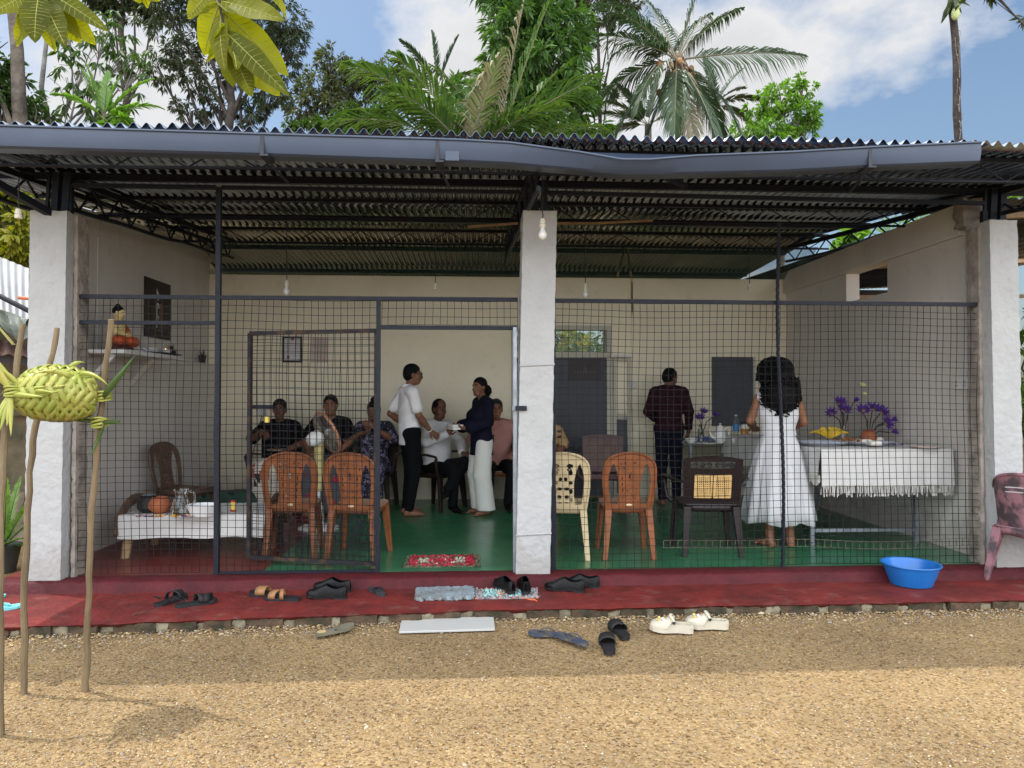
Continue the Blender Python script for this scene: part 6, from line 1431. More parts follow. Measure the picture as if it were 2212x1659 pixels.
# ---------------------------------------------------------------- shrine shelf and left wall
SX0,SX1,SY0,SY1,SZ=XL,-2.86,6.02,7.25,1.885
t=thing('wall_shelf','white bracketed wall shelf carrying the seated statue','shelf',(SX0,SY0,SZ)); 
b=MB(); b.box(((SX1-SX0)/2,(SY1-SY0)/2,-.018),(SX1-SX0,SY1-SY0,.036)); part(b,'board',M('frame_white'),t,bevel=.003)
for yy in (.06,.80):
    b=MB(); b.box((.022,yy,-.20),(.04,.035,.32)); b.bar((.04,yy,-.30),(.26,yy,-.04),.04,.03,(0,1,0)); part(b,'bracket',M('frame_white' if yy<.5 else 'frame_beige'),t)
q=PX(232,742,-3.02)
def statue():
    t=thing('seated_statue','small seated statue with cream skin, black hair and orange robe, on the wall shelf','statue',(-3.02,6.25,SZ),-math.pi/2)
    b=MB(); b.lathe([(0,0),(.115,0),(.12,.012),(.105,.03),(.11,.042),(0,.042)][::-1],(0,0,0),26,sx=1.05,sy=.8); part(b,'base',M('statue_base'),t)
    S=SDF(.0042); z=.05
    S.cone((-.03,-.01,z+.03),(.03,-.01,z+.03),.050,.050,.02); S.cone((0,-.012,z+.04),(0,-.012,z+.12),.052,.062,.02,(np.array((0,1,0)),1.25)); S.cone((-.045,-.012,z+.155),(.045,-.012,z+.155),.028,.028,.02)
    S.cone((0,-.012,z+.165),(0,-.008,z+.195),.021,.020,.01); S.ell((0,-.004,z+.232),(.036,.040,.046),.01); S.cone((0,.034,z+.232),(0,.042,z+.222),.004,.006,.004)
    for q in (-1,1):
        S.ell((q*.037,-.006,z+.226),(.005,.009,.020),.004); S.cone((q*.066,-.012,z+.15),(q*.085,.02,z+.085),.023,.020,.012); S.cone((q*.085,.02,z+.085),(q*.02,.075,z+.06),.020,.014,.012); S.cone((q*.02,.075,z+.06),(-q*.015,.08,z+.062),.013,.009,.008)
    place(S.build('body',M('statue_skin')),t)
    S=SDF(.0045)
    for q in (-1,1): S.cone((q*.03,-.01,z+.025),(q*.115,.055,z+.022),.042,.034,.025); S.cone((q*.115,.055,z+.022),(-q*.04,.10,z+.020),.032,.024,.02)
    S.cone((0,-.01,z+.02),(0,.08,z+.015),.04,.03,.03); S.cone((-.02,-.012,z+.05),(-.042,-.010,z+.12),.052,.046,.02,(np.array((0,1,0)),1.15)); S.cone((-.045,-.012,z+.12),(-.055,-.012,z+.162),.042,.026,.015); S.cone((-.068,-.012,z+.15),(-.088,.02,z+.085),.027,.024,.012)
    place(S.build('robe',M('statue_robe')),t)
    S=SDF(.0042); S.ell((0,-.012,z+.250),(.040,.042,.036),.008); S.ell((0,-.014,z+.286),(.018,.018,.018),.01); S.ell((0,.040,z+.222),(.05,.030,.036),.006,cut=True); place(S.build('hair',M('hair_black')),t)
    for q in (-1,1): b=MB(); b.tube([(q*.008,.036,z+.236),(q*.016,.0345,z+.2335),(q*.024,.030,z+.236)],.0014,5); part(b,'eyelid',M('hair_black'),t)
    t.scale=(1.14,1.14,1.14)
statue()
def tuft(b,c,n,L,rr,w=.006):
    for i in range(n):
        a=rr.uniform(0,6.28); t_=rr.uniform(.2,1.3); d=Vector((math.cos(a)*math.sin(t_),math.sin(a)*math.sin(t_),math.cos(t_))); s=Vector((-math.sin(a),math.cos(a),0))*w; l=L*rr.uniform(.6,1.1); c=Vector(c)
        b.add([c-s*.5,c+s*.5,c+d*l*.6+s*.5,c+d*l*.6-s*.5,c+d*l+Vector((0,0,-l*.25*t_))],[(0,1,2,3),(3,2,4)])
def smallpot(px,py,X,label):
    p=PX(px,py,X); t=thing('potted_plant',label,'potted plant',p,0,'small pots along the left wall ledge'); rr=random.Random(px)
    b=MB(); b.lathe([(0,0),(.032,0),(.045,.085),(.040,.085),(.030,.07),(0,.07)][::-1],(0,0,0),18); part(b,'pot',M('pot_black'),t)
    b=MB(); tuft(b,(0,0,.075),46,.11,rr); part(b,'leaves',M('leaf_dark'),t,smooth=False); return t
smallpot(371,775,-3.30,'small dark potted plant on the wall ledge, nearer one right of the sign')
smallpot(437,783,-3.30,'small dark potted plant on the wall ledge, by the far corner')
smallpot(250,745,-3.13,'small dark potted plant on the shelf behind the statue')
t=thing('offering_tray','dark tray with white bowls on the end of the shelf','tray',(-3.02,6.80,SZ)); b=MB(); b.box((.05,.1,.012),(.26,.42,.012)); part(b,'tray',M('tray_dark'),t,bevel=.003)
for (x,y) in ((.04,.0),(.06,.22)): 
    b=MB(); b.lathe([(0,0),(.035,0),(.06,.04),(.055,.04),(.03,.006),(0,.006)][::-1],(x,y,.019),20); part(b,'bowl',M('ceramic'),t)
b=MB(); rr=random.Random(4)
for i in range(30): b.ball((rr.uniform(-.05,.08),rr.uniform(-.13,-.04),.025+rr.uniform(0,.02)),.010,5)
part(b,'white_flowers',M('petal_white'),t)
b=MB(); b.ball((.06,.22,.055),(.006,.006,.014),6); fl=mat('flame',(1,.5,.15),var=0,emit=(1,.45,.12,4)); part(b,'flame',M('flame'),t)
# signs
def text(txt,size,name,m,parent,mw,ex=.001):
    cu=bpy.data.curves.new('lettering','FONT'); cu.body=txt; cu.size=size; cu.align_x='CENTER'; cu.align_y='CENTER'; cu.extrude=ex; cu.space_character=1.35; cu.resolution_u=3
    o=bpy.data.objects.new('tmp_lettering',cu); C.objects.link(o); dg=bpy.context.evaluated_depsgraph_get(); me=bpy.data.meshes.new_from_object(o.evaluated_get(dg)); bpy.data.objects.remove(o)
    me.materials.clear(); me.materials.append(M(m)); o=bpy.data.objects.new(name,me); C.objects.link(o); o.parent=parent; o.matrix_parent_inverse=mw; return o
def sign(label,loc,rz,w,h,tsz,logo_m,tan_m,txt_m,lg):
    """flat board in the local xz plane, front towards -y"""
    t=thing('wall_sign',label,'sign',loc,rz); b=MB(); b.box((0,.006,0),(w,.012,h)); part(b,'board',M('sign_dark'),t)
    def flat(ol,nm,m): b=MB(); b.prism(ol,lambda a,c,q:(a*lg,-q,c*lg),.0005,.003); b.f=[f[::-1] for f in b.f]; part(b,nm,M(m),t)
    # leaf over a hooked stroke with two squares, two tall tan strokes and a base line
    flat([(-.20,.95),(-.23,.72),(-.16,.52),(-.06,.40),(.02,.44),(.05,.60),(-.02,.80)],'leaf_mark',logo_m)
    flat([(-.20,-.85),(-.20,.18),(-.14,.30),(-.02,.30),(-.02,.22),(-.10,.20),(-.12,.12),(-.12,-.85)],'hook_stroke',logo_m)
    flat([(-.02,.26),(.08,.26),(.08,.06),(-.02,.06)],'square_mark',logo_m); flat([(-.04,-.28),(.04,-.28),(.04,-.44),(-.04,-.44)],'square_mark',logo_m)
    flat([(.10,-.85),(.16,.30),(.24,.30),(.18,-.85)],'tall_stroke',tan_m); flat([(.32,-.85),(.34,.20),(.28,.26),(.30,.34),(.42,.24),(.40,-.85)],'tall_stroke',tan_m)
    flat([(-.12,-.95),(.42,-.95),(.42,-1.0),(-.12,-1.0)],'base_stroke',tan_m)
    text('FRESHRO',tsz,'lettering',txt_m,t,Matrix.Translation((0,-.0015,-h*.30 if h>w else -h*.14))@Euler((math.pi/2,0,0)).to_matrix().to_4x4()); return t
UX=XL-.115
y0,y1=PX(311,650,UX).y,PX(366,680,UX).y; zt_,zb_=PX(338,606,UX).z,PX(338,731,UX).z
sign('tall dark brown sign with a leaf logo and pale lettering on the left wall',(UX+.012,(y0+y1)/2,(zt_+zb_)/2),math.pi/2,y1-y0,zt_-zb_,.125,'sign_white','sign_tan','sign_grey',.23)
a,b_=PY(1228,775,YB+.02),PY(1298,822,YB+.02)
sign('small dark purple poster with a faint logo on the grey door',((a.x+b_.x)/2,YB+.012,(a.z+b_.z)/2),0,b_.x-a.x,a.z-b_.z,.055,'sign_grey','sign_grey','sign_grey',.062)
# certificate, notice, sockets
a,b_=PY(611,727,YB),PY(653,783,YB); w,h=b_.x-a.x,a.z-b_.z
t=thing('framed_certificate','certificate in a black frame on the cream wall above the seated people','picture',((a.x+b_.x)/2,YB-.002,(a.z+b_.z)/2)); b=MB()
for s in (-1,1): b.box((s*(w/2-.011),-.011,0),(.022,.022,h)); b.box((0,-.011,s*(h/2-.011)),(w-.045,.022,.022))
part(b,'frame',M('cable_black'),t); b=MB(); b.box((0,-.004,0),(w-.044,.006,h-.044)); part(b,'sheet',M('paper'),t)
def print_lines(t,w,h,n,m,y=-.0085,seed=1):
    rr=random.Random(seed); b=MB()
    for i in range(n): l=w*rr.uniform(.35,.8); b.box((rr.uniform(-.03,.03)*w,y,h*.36-i*h*.70/n),(l,.001,h*.012))
    part(b,'printed_lines',M(m),t)
print_lines(t,w,h,13,'print_grey'); b=MB(); b.lathe([(0,0),(.02,0),(.02,.001),(0,.001)],(0,-.008,h*.40),12,rot=(math.pi/2,0,0)); b.lathe([(0,0),(.018,0),(.018,.001),(0,.001)],(-w*.2,-.008,-h*.30),12,rot=(math.pi/2,0,0)); part(b,'seal',M('print_red'),t)
a,b_=PY(672,729,YB),PY(709,783,YB); w,h=b_.x-a.x,a.z-b_.z
t=thing('paper_notice','pinkish paper notice in a clear sleeve, taped right of the black framed certificate','notice',((a.x+b_.x)/2,YB-.002,(a.z+b_.z)/2)); b=MB(); b.box((0,-.002,0),(w,.003,h)); part(b,'sheet',M('paper_pink'),t); print_lines(t,w,h,15,'print_grey',-.0042,5)
def socket(label,p,rz,w=.09,h=.09,double=False):
    t=thing('wall_socket',label,'socket',p,rz); b=MB(); b.box((0,-.018,0),(w,.036,h)); part(b,'box',M('frame_white'),t,bevel=.006)
    b=MB()
    for i in range(2 if double else 1): x=(i-.5)*w*.5 if double else 0; b.box((x,-.038,.012),(.012,.006,.022)); b.box((x-.012,-.038,-.02),(.007,.006,.012)); b.box((x+.012,-.038,-.02),(.007,.006,.012))
    part(b,'pins_and_switch',M('print_grey'),t); return t
p=PY(1364,832,YB); socket('white wall switch between the grey door and the man in maroon',(p.x,YB,p.z),0)
p=PY(567,890,YB); s_=socket('white wall socket behind the seated people with a hanging cable',(p.x,YB,p.z),0,.10,.08); b=MB(); b.tube([(0,-.03,-.03),(-.03,-.05,-.25),(-.10,-.05,-.5),(-.16,-.05,-.75)],.005,5); part(b,'cable',M('cable_black'),s_)
p=PX(2083,828,XR); socket('double socket on the right wall beside the pier, at the end of a conduit',(XR,p.y,p.z),-math.pi/2,.20,.10,True)
b=MB(); b.box((XR-.008,p.y-.03,(p.z+2.72)/2+.03),(.016,.025,2.72-p.z)); o=b.build('conduit',M('frame_white')); tag(o,'thin white conduit running down the right wall to the socket','conduit')
p=PY(1362,800,YB); b=MB(); b.box((p.x+.02,YB-.008,2.45),(.02,.016,1.1)); o=b.build('conduit',M('wall_cream')); tag(o,'pale cable conduit running down the back wall to the switch','conduit')

# ---------------------------------------------------------------- pedestal fan
q=PZ(688,1142,ZF); fz=PY(690,940,q.y).z
t=thing('pedestal_fan','white and yellow pedestal fan with a copper rimmed cage, behind the orange chairs','fan',(q.x,q.y,ZF),0); hz=fz-ZF
b=MB(); b.lathe([(0,0),(.20,0),(.20,.02),(.16,.035),(.05,.05),(.045,.22),(.03,.26)][::-1],(0,0,0),28); part(b,'base',M('fan_white'),t)
b=MB(); b.tube([(0,0,.25),(0,0,hz*.72),(0,0,hz-.10)],[.016,.016,.02],10); part(b,'pole',M('fan_white'),t)
b=MB(); b.tube([(0,0,hz*.40),(0,0,hz*.6),(0,0,hz-.08)],[.030,.042,.05],10); part(b,'control_column',M('fan_yellow'),t)
FM=Euler((0,0,-.95)).to_matrix()@Euler((.42,0,0)).to_matrix()      # fan axis = local +y
FC=Vector((.03,0,hz)); ft=lambda p:FC+FM@Vector(p)
b=MB(); b.lathe([(0,-.16),(.05,-.155),(.075,-.11),(.075,-.03),(.05,.0),(0,.0)][::-1],FC,20,rot=FM@Euler((-math.pi/2,0,0)).to_matrix()); part(b,'motor_housing',M('fan_white'),t)
b=MB(); b.tube([ft((.225*math.cos(a),.06,.225*math.sin(a))) for a in np.linspace(0,6.283,49)[:-1]],.010,8,closed=True,flat=1.4); part(b,'cage_ring',M('fan_copper'),t)
b=MB()
for k in range(56):
    a=2*math.pi*k/56; c,s_=math.cos(a),math.sin(a)
    b.tube([ft((.05*c,.015,.05*s_)),ft((.14*c,.012,.14*s_)),ft((.205*c,.025,.205*s_)),ft((.225*c,.06,.225*s_)),ft((.205*c,.095,.205*s_)),ft((.13*c,.115,.13*s_)),ft((.04*c,.12,.04*s_))],.0016,4)
part(b,'cage_wires',M('fan_wire'),t)
for k in range(3):
    a0=2*math.pi*k/3; b=MB()
    def fb(u,v): a=a0+(u-.5)*1.25*(1-.1*v); r=.035+.165*v; return ft((r*math.cos(a),.065+(u-.5)*.05,r*math.sin(a)))
    b.grid(fb,8,6); thick(part(b,'blade',M('fan_blade'),t),.003)
b=MB(); b.lathe([(0,.04),(.032,.04),(.036,.07),(.03,.095),(0,.10)][::-1],FC,16,rot=FM@Euler((-math.pi/2,0,0)).to_matrix()); part(b,'hub',M('fan_white'),t)

# ---------------------------------------------------------------- woven leaf basket on three stakes
def stake(label,pts,r0=.0165,r1=.0135):
    b=MB(); P_=[]; n=len(pts); 
    Q=[Vector(p) for p in pts]
    for i in range(n-1):
        a,b_,c,d=Q[max(0,i-1)],Q[i],Q[i+1],Q[min(n-1,i+2)]
        for k in range(6): f=k/6; P_.append(.5*((2*b_)+(c-a)*f+(2*a-5*b_+4*c-d)*f*f+(3*b_-a-3*c+d)*f**3))
    P_.append(Vector(pts[-1])); rr=random.Random(int(pts[0][0]*100)); m_=len(P_)
    P_=[p+Vector((rr.uniform(-1,1)*.004,rr.uniform(-1,1)*.004,0)) for p in P_]
    t=thing('wooden_stake',label,'stake',(P_[0].x,P_[0].y,0),0,'stakes carrying the woven basket'); o=Vector(t.location)
    b.tube([p-o for p in P_],[r0+(r1-r0)*i/(m_-1)+rr.uniform(-.0014,.0014) for i in range(m_)],9); part(b,'pole',M('stick_wood'),t)
    return t
def at_(px,py,Y): return PY(px,py,Y)
G1=PZ(0,1590,0); G2=PZ(50,1500,0); G3=PZ(183,1492,0)
stake('leftmost bamboo stake at the edge, tied to the left end of the woven basket',[(G1.x,G1.y,-.05),tuple(at_(0,1250,3.32)),tuple(at_(8,960,3.45)),tuple(at_(30,830,3.5)),tuple(at_(49,701,3.58))])
stake('middle bamboo stake passing behind the woven basket',[(G2.x,G2.y,-.05),tuple(at_(56,1200,3.76)),tuple(at_(72,950,3.82)),tuple(at_(98,830,3.85)),tuple(at_(124,709,3.88))])
stake('right bamboo stake tied to the right end of the woven basket',[(G3.x,G3.y,-.05),tuple(at_(190,1350,3.72)),tuple(at_(197,1130,3.70)),tuple(at_(212,930,3.68)),tuple(at_(226,820,3.66)),tuple(at_(240,690,3.64))],.0165,.0130)
BL=at_(28,845,3.46); BR=at_(222,858,3.62); bc_=at_(122,855,3.60); 
t=thing('woven_basket','woven green and yellow coconut leaf basket tied between the stakes','basket',tuple(bc_))
L_=(BR-BL).length; axx=(BR-BL).normalized(); ayy=Vector((0,0,1)).cross(axx).normalized(); azz=axx.cross(ayy)
def bs(s,a,off=0):
    """surface of the basket: s 0..1 along, a around"""
    e=max(0,1-abs(2*s-1.02)**2.05); ry=.135*e**.5+.018; rz_=.118*e**.5+.016
    return axx*((s-.5)*L_)+ayy*(ry+off)*math.cos(a)+azz*((rz_+off)*math.sin(a)+.012*math.sin(s*3.1))
# two families of ribbons spiralling over and under each other
NR=13
for fam in (1,-1):
    b=MB(); rr=random.Random(fam+5)
    for k in range(NR):
        a0=2*math.pi*k/NR; n=58; wv=.056+rr.uniform(-.006,.004); V=[]
        s0=.05+rr.uniform(-.02,.02); s1=.97+rr.uniform(-.02,.01)
        for i in range(n+1):
            s=s0+(s1-s0)*i/n; a=a0+fam*s*4.6; ph=(k*0+ (a0+0)*0)
            # crossings with the other family occur each 2pi/NR/2 of relative angle
            cross=(fam*2*s*4.6+ (0))*NR/2/math.pi*1.0
            off=.0042*fam*math.sin(math.pi*(cross*.5+k))*1.0+.004
            da=wv/ .13; tw=.35*math.sin(i*.9+k)*.2
            for j in (-1,0,1): V.append(bs(min(1,max(0,s-fam*j*.0)),a+j*da*.5,off+(.0025 if j==0 else 0)))
        F=[(i*3+j,i*3+j+1,(i+1)*3+j+1,(i+1)*3+j) for i in range(n) for j in (0,1)]; b.add(V,F)
    q=thick(part(b,'woven_strips',M('palm_weave'),t),.0022)
# loose blades and knots
rr=random.Random(21); b=MB()
def blade(b,p,d,L,w,droop=.4,n=7,curl=0):
    p=Vector(p); d=Vector(d).normalized(); s=d.cross(Vector((.2,-1,.3))).normalized(); V=[]
    for i in range(n+1):
        f=i/n; c=p+d*L*f+Vector((0,0,-droop*L*f*f)); ww=w*(1-f**2.2)*(.75+.5*min(1,f*4)*.5); V+= [c-s*ww,c+Vector((0,-.3*ww,.25*ww)),c+s*ww]
    b.add(V,[(i*3+j,i*3+j+1,(i+1)*3+j+1,(i+1)*3+j) for i in range(n) for j in (0,1)])
l0=BL-bc_
for i in range(6): blade(b,l0+Vector((rr.uniform(-.01,.02),rr.uniform(-.02,.02),rr.uniform(-.01,.03))),(rr.uniform(-.9,-.1),rr.uniform(-.4,.3),rr.uniform(.5,1.5)),rr.uniform(.12,.22),rr.uniform(.012,.022),rr.uniform(-.05,.35))
for i in range(8): blade(b,l0+Vector((.0,rr.uniform(-.02,.02),rr.uniform(-.02,.02))),(1,rr.uniform(-.35,.1),rr.uniform(-.6,.45)),rr.uniform(.16,.26),rr.uniform(.014,.022),rr.uniform(-.25,.30))
for i in range(5): blade(b,l0+Vector((0,-.02,-.02)),(rr.uniform(-.5,.3),-.3,-1),rr.uniform(.10,.2),.014,.0)
for i in range(5): blade(b,bs(rr.uniform(.25,.85),rr.uniform(.6,2.6),.012),(rr.uniform(-.3,1),rr.uniform(-.8,.2),rr.uniform(-.1,.4)),rr.uniform(.10,.20),.014,.5)
thick(part(b,'loose_blades',M('palm_weave'),t),.0016)
r0=BR-bc_; b=MB(); e=at_(294,766,3.55)-bc_; d=e-r0; blade(b,r0,d,d.length,.017,.0); e=at_(262,935,3.6)-bc_
blade(b,at_(205,960,3.66)-bc_,at_(250,868,3.6)-at_(205,960,3.66),.16,.006,0); blade(b,at_(222,925,3.66)-bc_,(-.35,-.1,-1),.16,.010,0)
thick(part(b,'loose_blades',M('palm_green'),t),.0014)
for c,(r_) in ((at_(28,845,3.46),.030),(at_(224,856,3.65),.030),(at_(216,912,3.67),.036)):
    b=MB(); c=c-bc_; rr=random.Random(int(r_*1000)+3)
    for k in range(4): 
        tl=rr.uniform(-.4,.4); b.tube([c+Vector((r_*math.cos(a),r_*math.sin(a),r_*.5*math.sin(a+k)*.5+(k-1.5)*.010)) for a in np.linspace(0,6.283,15)[:-1]],.009,6,closed=True,flat=.6)
    part(b,'leaf_knot',M('palm_weave'),t)
b=MB(); b.tube([at_(150,905,3.66)-bc_,at_(216,911,3.66)-bc_,at_(256,912,3.6)-bc_],.010,7); part(b,'cross_stick',M('palm_green'),t)
# ---------------------------------------------------------------- left and right neighbours
def wall_thing(name,label,cat,mb,m,**k): o=mb.build(name,m,**k); tag(o,label,cat); return o
m=MB(); x0=PY(-900,900,7.6).x; x1=PY(75,900,7.6).x
rough_box(m,((x0+x1)/2,7.7,1.25),(x1-x0,.25,1.9),res=.12,amp=.012); bm=m.build('boundary_wall',M('moss_wall')); tag(bm,'mossy brown boundary wall left of the hall behind the fern','wall')
m=MB(); rough_box(m,((x0+x1)/2,7.62,.26),(x1-x0,.34,.52),res=.10,amp=.02); m.build('stone_footing',M('stone_base'),bm)
lt=thing('lean_to_shed','small lean to with zinc roof, green tarpaulin and rusty eave, left of the hall','shed',tuple(PY(0,1000,7.4)))
A=[PY(-260,450,9.4),PY(62,580,8.2),PY(62,690,6.6),PY(-260,590,6.4)]
m=MB(); m.grid(lambda u,v:tuple(A[0].lerp(A[1],u).lerp(A[3].lerp(A[2],u),v)+Vector((0,0,.004*math.sin(u*140)))),160,4); m.build('zinc_roof',M('zinc_light'),lt)
T=[PY(-260,560,6.45),PY(62,690,6.65),PY(50,735,6.6),PY(38,740,6.55),PY(0,660,6.5),PY(-260,600,6.4)]
m=MB(); 
def tf(u,v):
    a=PY(-260+322*u,575+115*u,6.5); top=a; lowy=np.interp(u,[0,.8,.93,1],[700,690,742,725]); b_=PY(-260+322*u,float(lowy),6.45)
    p=top.lerp(b_,v); return (p.x,p.y+.03*math.sin(u*23+v*4)+.02*math.sin(u*51-v*7),p.z)
m.grid(tf,50,10); m.build('tarpaulin',M('tarp'),lt)
m=MB(); m.tube([PY(-200,560,6.4),PY(0,640,6.4),PY(63,672,6.4)],.022,8); m.build('roll_pole',M('iron_black'),lt)
m=MB(); m.add([PY(-60,600,6.38),PY(-40,660,6.38),PY(34,745,6.38),PY(26,745,6.38),PY(-60,640,6.38)],[(0,1,2,3,4)]); thick(m.build('tarp_hem',M('tarp_edge'),lt),.004)
R_=[PY(-260,690,7.3),PY(75,745,7.3),PY(75,772,6.5),PY(-260,742,6.5)]
m=MB(); m.grid(lambda u,v:tuple(R_[0].lerp(R_[1],u).lerp(R_[3].lerp(R_[2],u),v)+Vector((0,0,.010*math.sin(u*70)))),120,3); m.build('rusty_eave',M('rust_roof'),lt)
m=MB(); m.bar(PY(-260,752,6.7),PY(75,782,6.7),.06,.08,(0,0,1)); m.build('eave_beam',M('dark_wood'),lt)
m=MB(); a=PY(-200,720,7.35); b_=PY(75,720,7.35); m.box(((a.x+b_.x)/2,7.45,1.9),(b_.x-a.x,.05,1.2)); m.build('back_wall',M('moss_wall'),lt)
m=MB(); m.tube([PY(40,643,6.3),PY(75,646,6.3)],.016,8); m.build('pipe_end',M('orange_pipe'),lt)
# neighbouring shed on the right
rs=thing('neighbour_shed','dark open shed with a low roof seen beyond the right pillar','shed',(6.2,7.5,0))
m=MB(); m.grid(lambda u,v:(4.42+u*4.6,5.9+v*8.2,3.20+.30*v+.25*u+.012*math.sin(u*330)),330,3); thick(m.build('roof',M('roof_back'),rs),.002)
m=MB(); m.box((6.7,14.0,1.82),(4.5,.12,3.64)); m.build('wall',M('dark_wood'),rs)
m=MB(); m.bar((4.35,6.0,2.68),(6.5,5.9,2.70),.03,.03,(0,0,1)); m.build('rail',M('pale_wood'),rs)
for A_,B_ in (((4.45,6.2,3.12),(8.8,6.2,3.36)),((4.5,9.2,3.18),(8.8,9.2,3.4)),((4.45,9.6,2.86),(8.8,10.2,3.0))): m=MB(); m.bar(A_,B_,.05,.05,(0,0,1)); m.build('beam',M('pale_wood'),rs)
m=MB(); rough_box(m,(5.4,7.2,.5),(1.6,.2,1.0),res=.1,amp=.012); m.box((5.4,7.2,1.02),(1.7,.3,.05)); o=m.build('low_wall',M('moss_wall')); tag(o,'low weathered wall with a tiled coping beyond the right pillar','wall')
# ---------------------------------------------------------------- foliage
def leaves(C_,D_,L,W,name,m,parent,fold=.25,droop=.15,rs=None):
    """C_ (n,3) leaf roots, D_ (n,3) directions; six-point folded leaves"""
    n=len(C_); D_=D_/np.linalg.norm(D_,axis=1,keepdims=True); up=rs.normal(0,.55,(n,3))+np.array((0,0,1.)); S=np.cross(D_,up); S/=np.linalg.norm(S,axis=1,keepdims=True)+1e-9; Nn=np.cross(S,D_)
    L=np.broadcast_to(np.asarray(L,float),(n,))[:,None]; W=np.broadcast_to(np.asarray(W,float),(n,))[:,None]; dz=np.array((0,0,-1.))
    p0=C_; p1=C_+D_*L*.45+S*W*.5+Nn*W*fold+dz*L*droop*.3; p2=C_+D_*L*.45-S*W*.5+Nn*W*fold+dz*L*droop*.3; p3=C_+D_*L+dz*L*droop; pm=C_+D_*L*.48+dz*L*droop*.32
    V=np.stack([p0,p1,p3,pm,p2],1).reshape(-1,3); b=5*np.arange(n)[:,None]
    F=np.concatenate([b+np.array([[0,3,2,1]]),b+np.array([[0,4,2,3]])],1).reshape(-1,4)
    return np_mesh(name,V,F,M(m),parent,False)
def tree(name,label,base,top,trunk_r,clumps,m,bark,nleaf,L,W,seed,cat='tree',droop=.35,group='trees behind the hall',limbs=None,per=None,lean=(0,0),cr=1.0,whorl=False,out=.7):
    """base: ground point; clumps: list of (x,y,z,r) crown masses; limbs reach each clump from the trunk"""
    rs=np.random.default_rng(seed); rr=random.Random(seed); base=Vector(base); top=Vector(top); t=thing(name,label,cat,tuple(base),0,group)
    b=MB(); n=9; sp_=[base.lerp(top,i/n)+Vector((rr.uniform(-1,1),rr.uniform(-1,1),0))*trunk_r*.9*(0<i<n) for i in range(n+1)]
    sp_[0]=sp_[0]+Vector((0,0,-.1)); o=Vector(base); b.tube([p-o for p in sp_],[trunk_r*(1-.6*i/n)*(1.25 if i==0 else 1) for i in range(n+1)],9)
    sub=[]
    for (x,y,z,r) in clumps:
        c=Vector((x,y,z)); f=min(.97,max(.25,(c.z-r*.8-base.z)/max(.1,(top.z-base.z))*.80)); k=f*n; i=min(n-1,int(k)); s=sp_[i].lerp(sp_[i+1],k-i)
        mid=s.lerp(c,.5)+Vector((rr.uniform(-.2,.2),rr.uniform(-.2,.2),-.12*(c-s).length)); r_=max(.018,trunk_r*.42*(1-.4*f)); b.tube([s-o,mid-o,c-o],[r_,r_*.7,r_*.35],6)
        for q in range(6):
            d=Vector((rr.gauss(0,1),rr.gauss(0,1),rr.gauss(.3,.8))).normalized(); e=c+d*r*rr.uniform(.6,1.0); b.tube([mid.lerp(c,.6)-o,c.lerp(e,.5)+Vector((0,0,-.05*r))-o,e-o],[r_*.35,r_*.22,.006],5); sub.append((e,r))
    w=b.build('trunk',M(bark),None,ang=60); w.parent=t
    tot=sum(c[3]**2 for c in clumps); Cs=[];Ds=[]
    for (x,y,z,r) in clumps:
        k=int(nleaf*r*r/tot); ns=max(5,int(k/ (26 if not whorl else 9)))
        d=rs.normal(0,1,(ns,3)); d/=np.linalg.norm(d,axis=1,keepdims=True); rad=r*rs.random(ns)**.42; sc_=np.array((x,y,z))+d*rad[:,None]*np.array((1.05,1.05,.85))*cr
        kk=max(1,k//ns); off=rs.normal(0,1,(ns,kk,3)); off/=np.linalg.norm(off,axis=2,keepdims=True); 
        if whorl: off[:,:,2]=np.abs(off[:,:,2])*.3-.25
        Cs.append((sc_[:,None,:]+off*(r*.16 if not whorl else .03)*rs.random((ns,kk,1))).reshape(-1,3)); dd=off+out*d[:,None,:]+np.array((0,0,-droop)); Ds.append(dd.reshape(-1,3))
    Cs=np.concatenate(Cs)-np.array(o); Ds=np.concatenate(Ds); l=L*rs.uniform(.65,1.25,len(Cs))
    w=leaves(Cs,Ds,l,W*l/L,'crown',m,None,rs=rs); w.parent=t; return t
def clump(px,py,Y,rp):
    """crown mass at a photo point with a radius given in photo units at that depth"""
    p=PY(px,py,Y); return (p.x,p.y,p.z,rp*Y/FPX)
def gnd(px,Y): p=PY(px,800,Y); return (p.x,p.y,0)
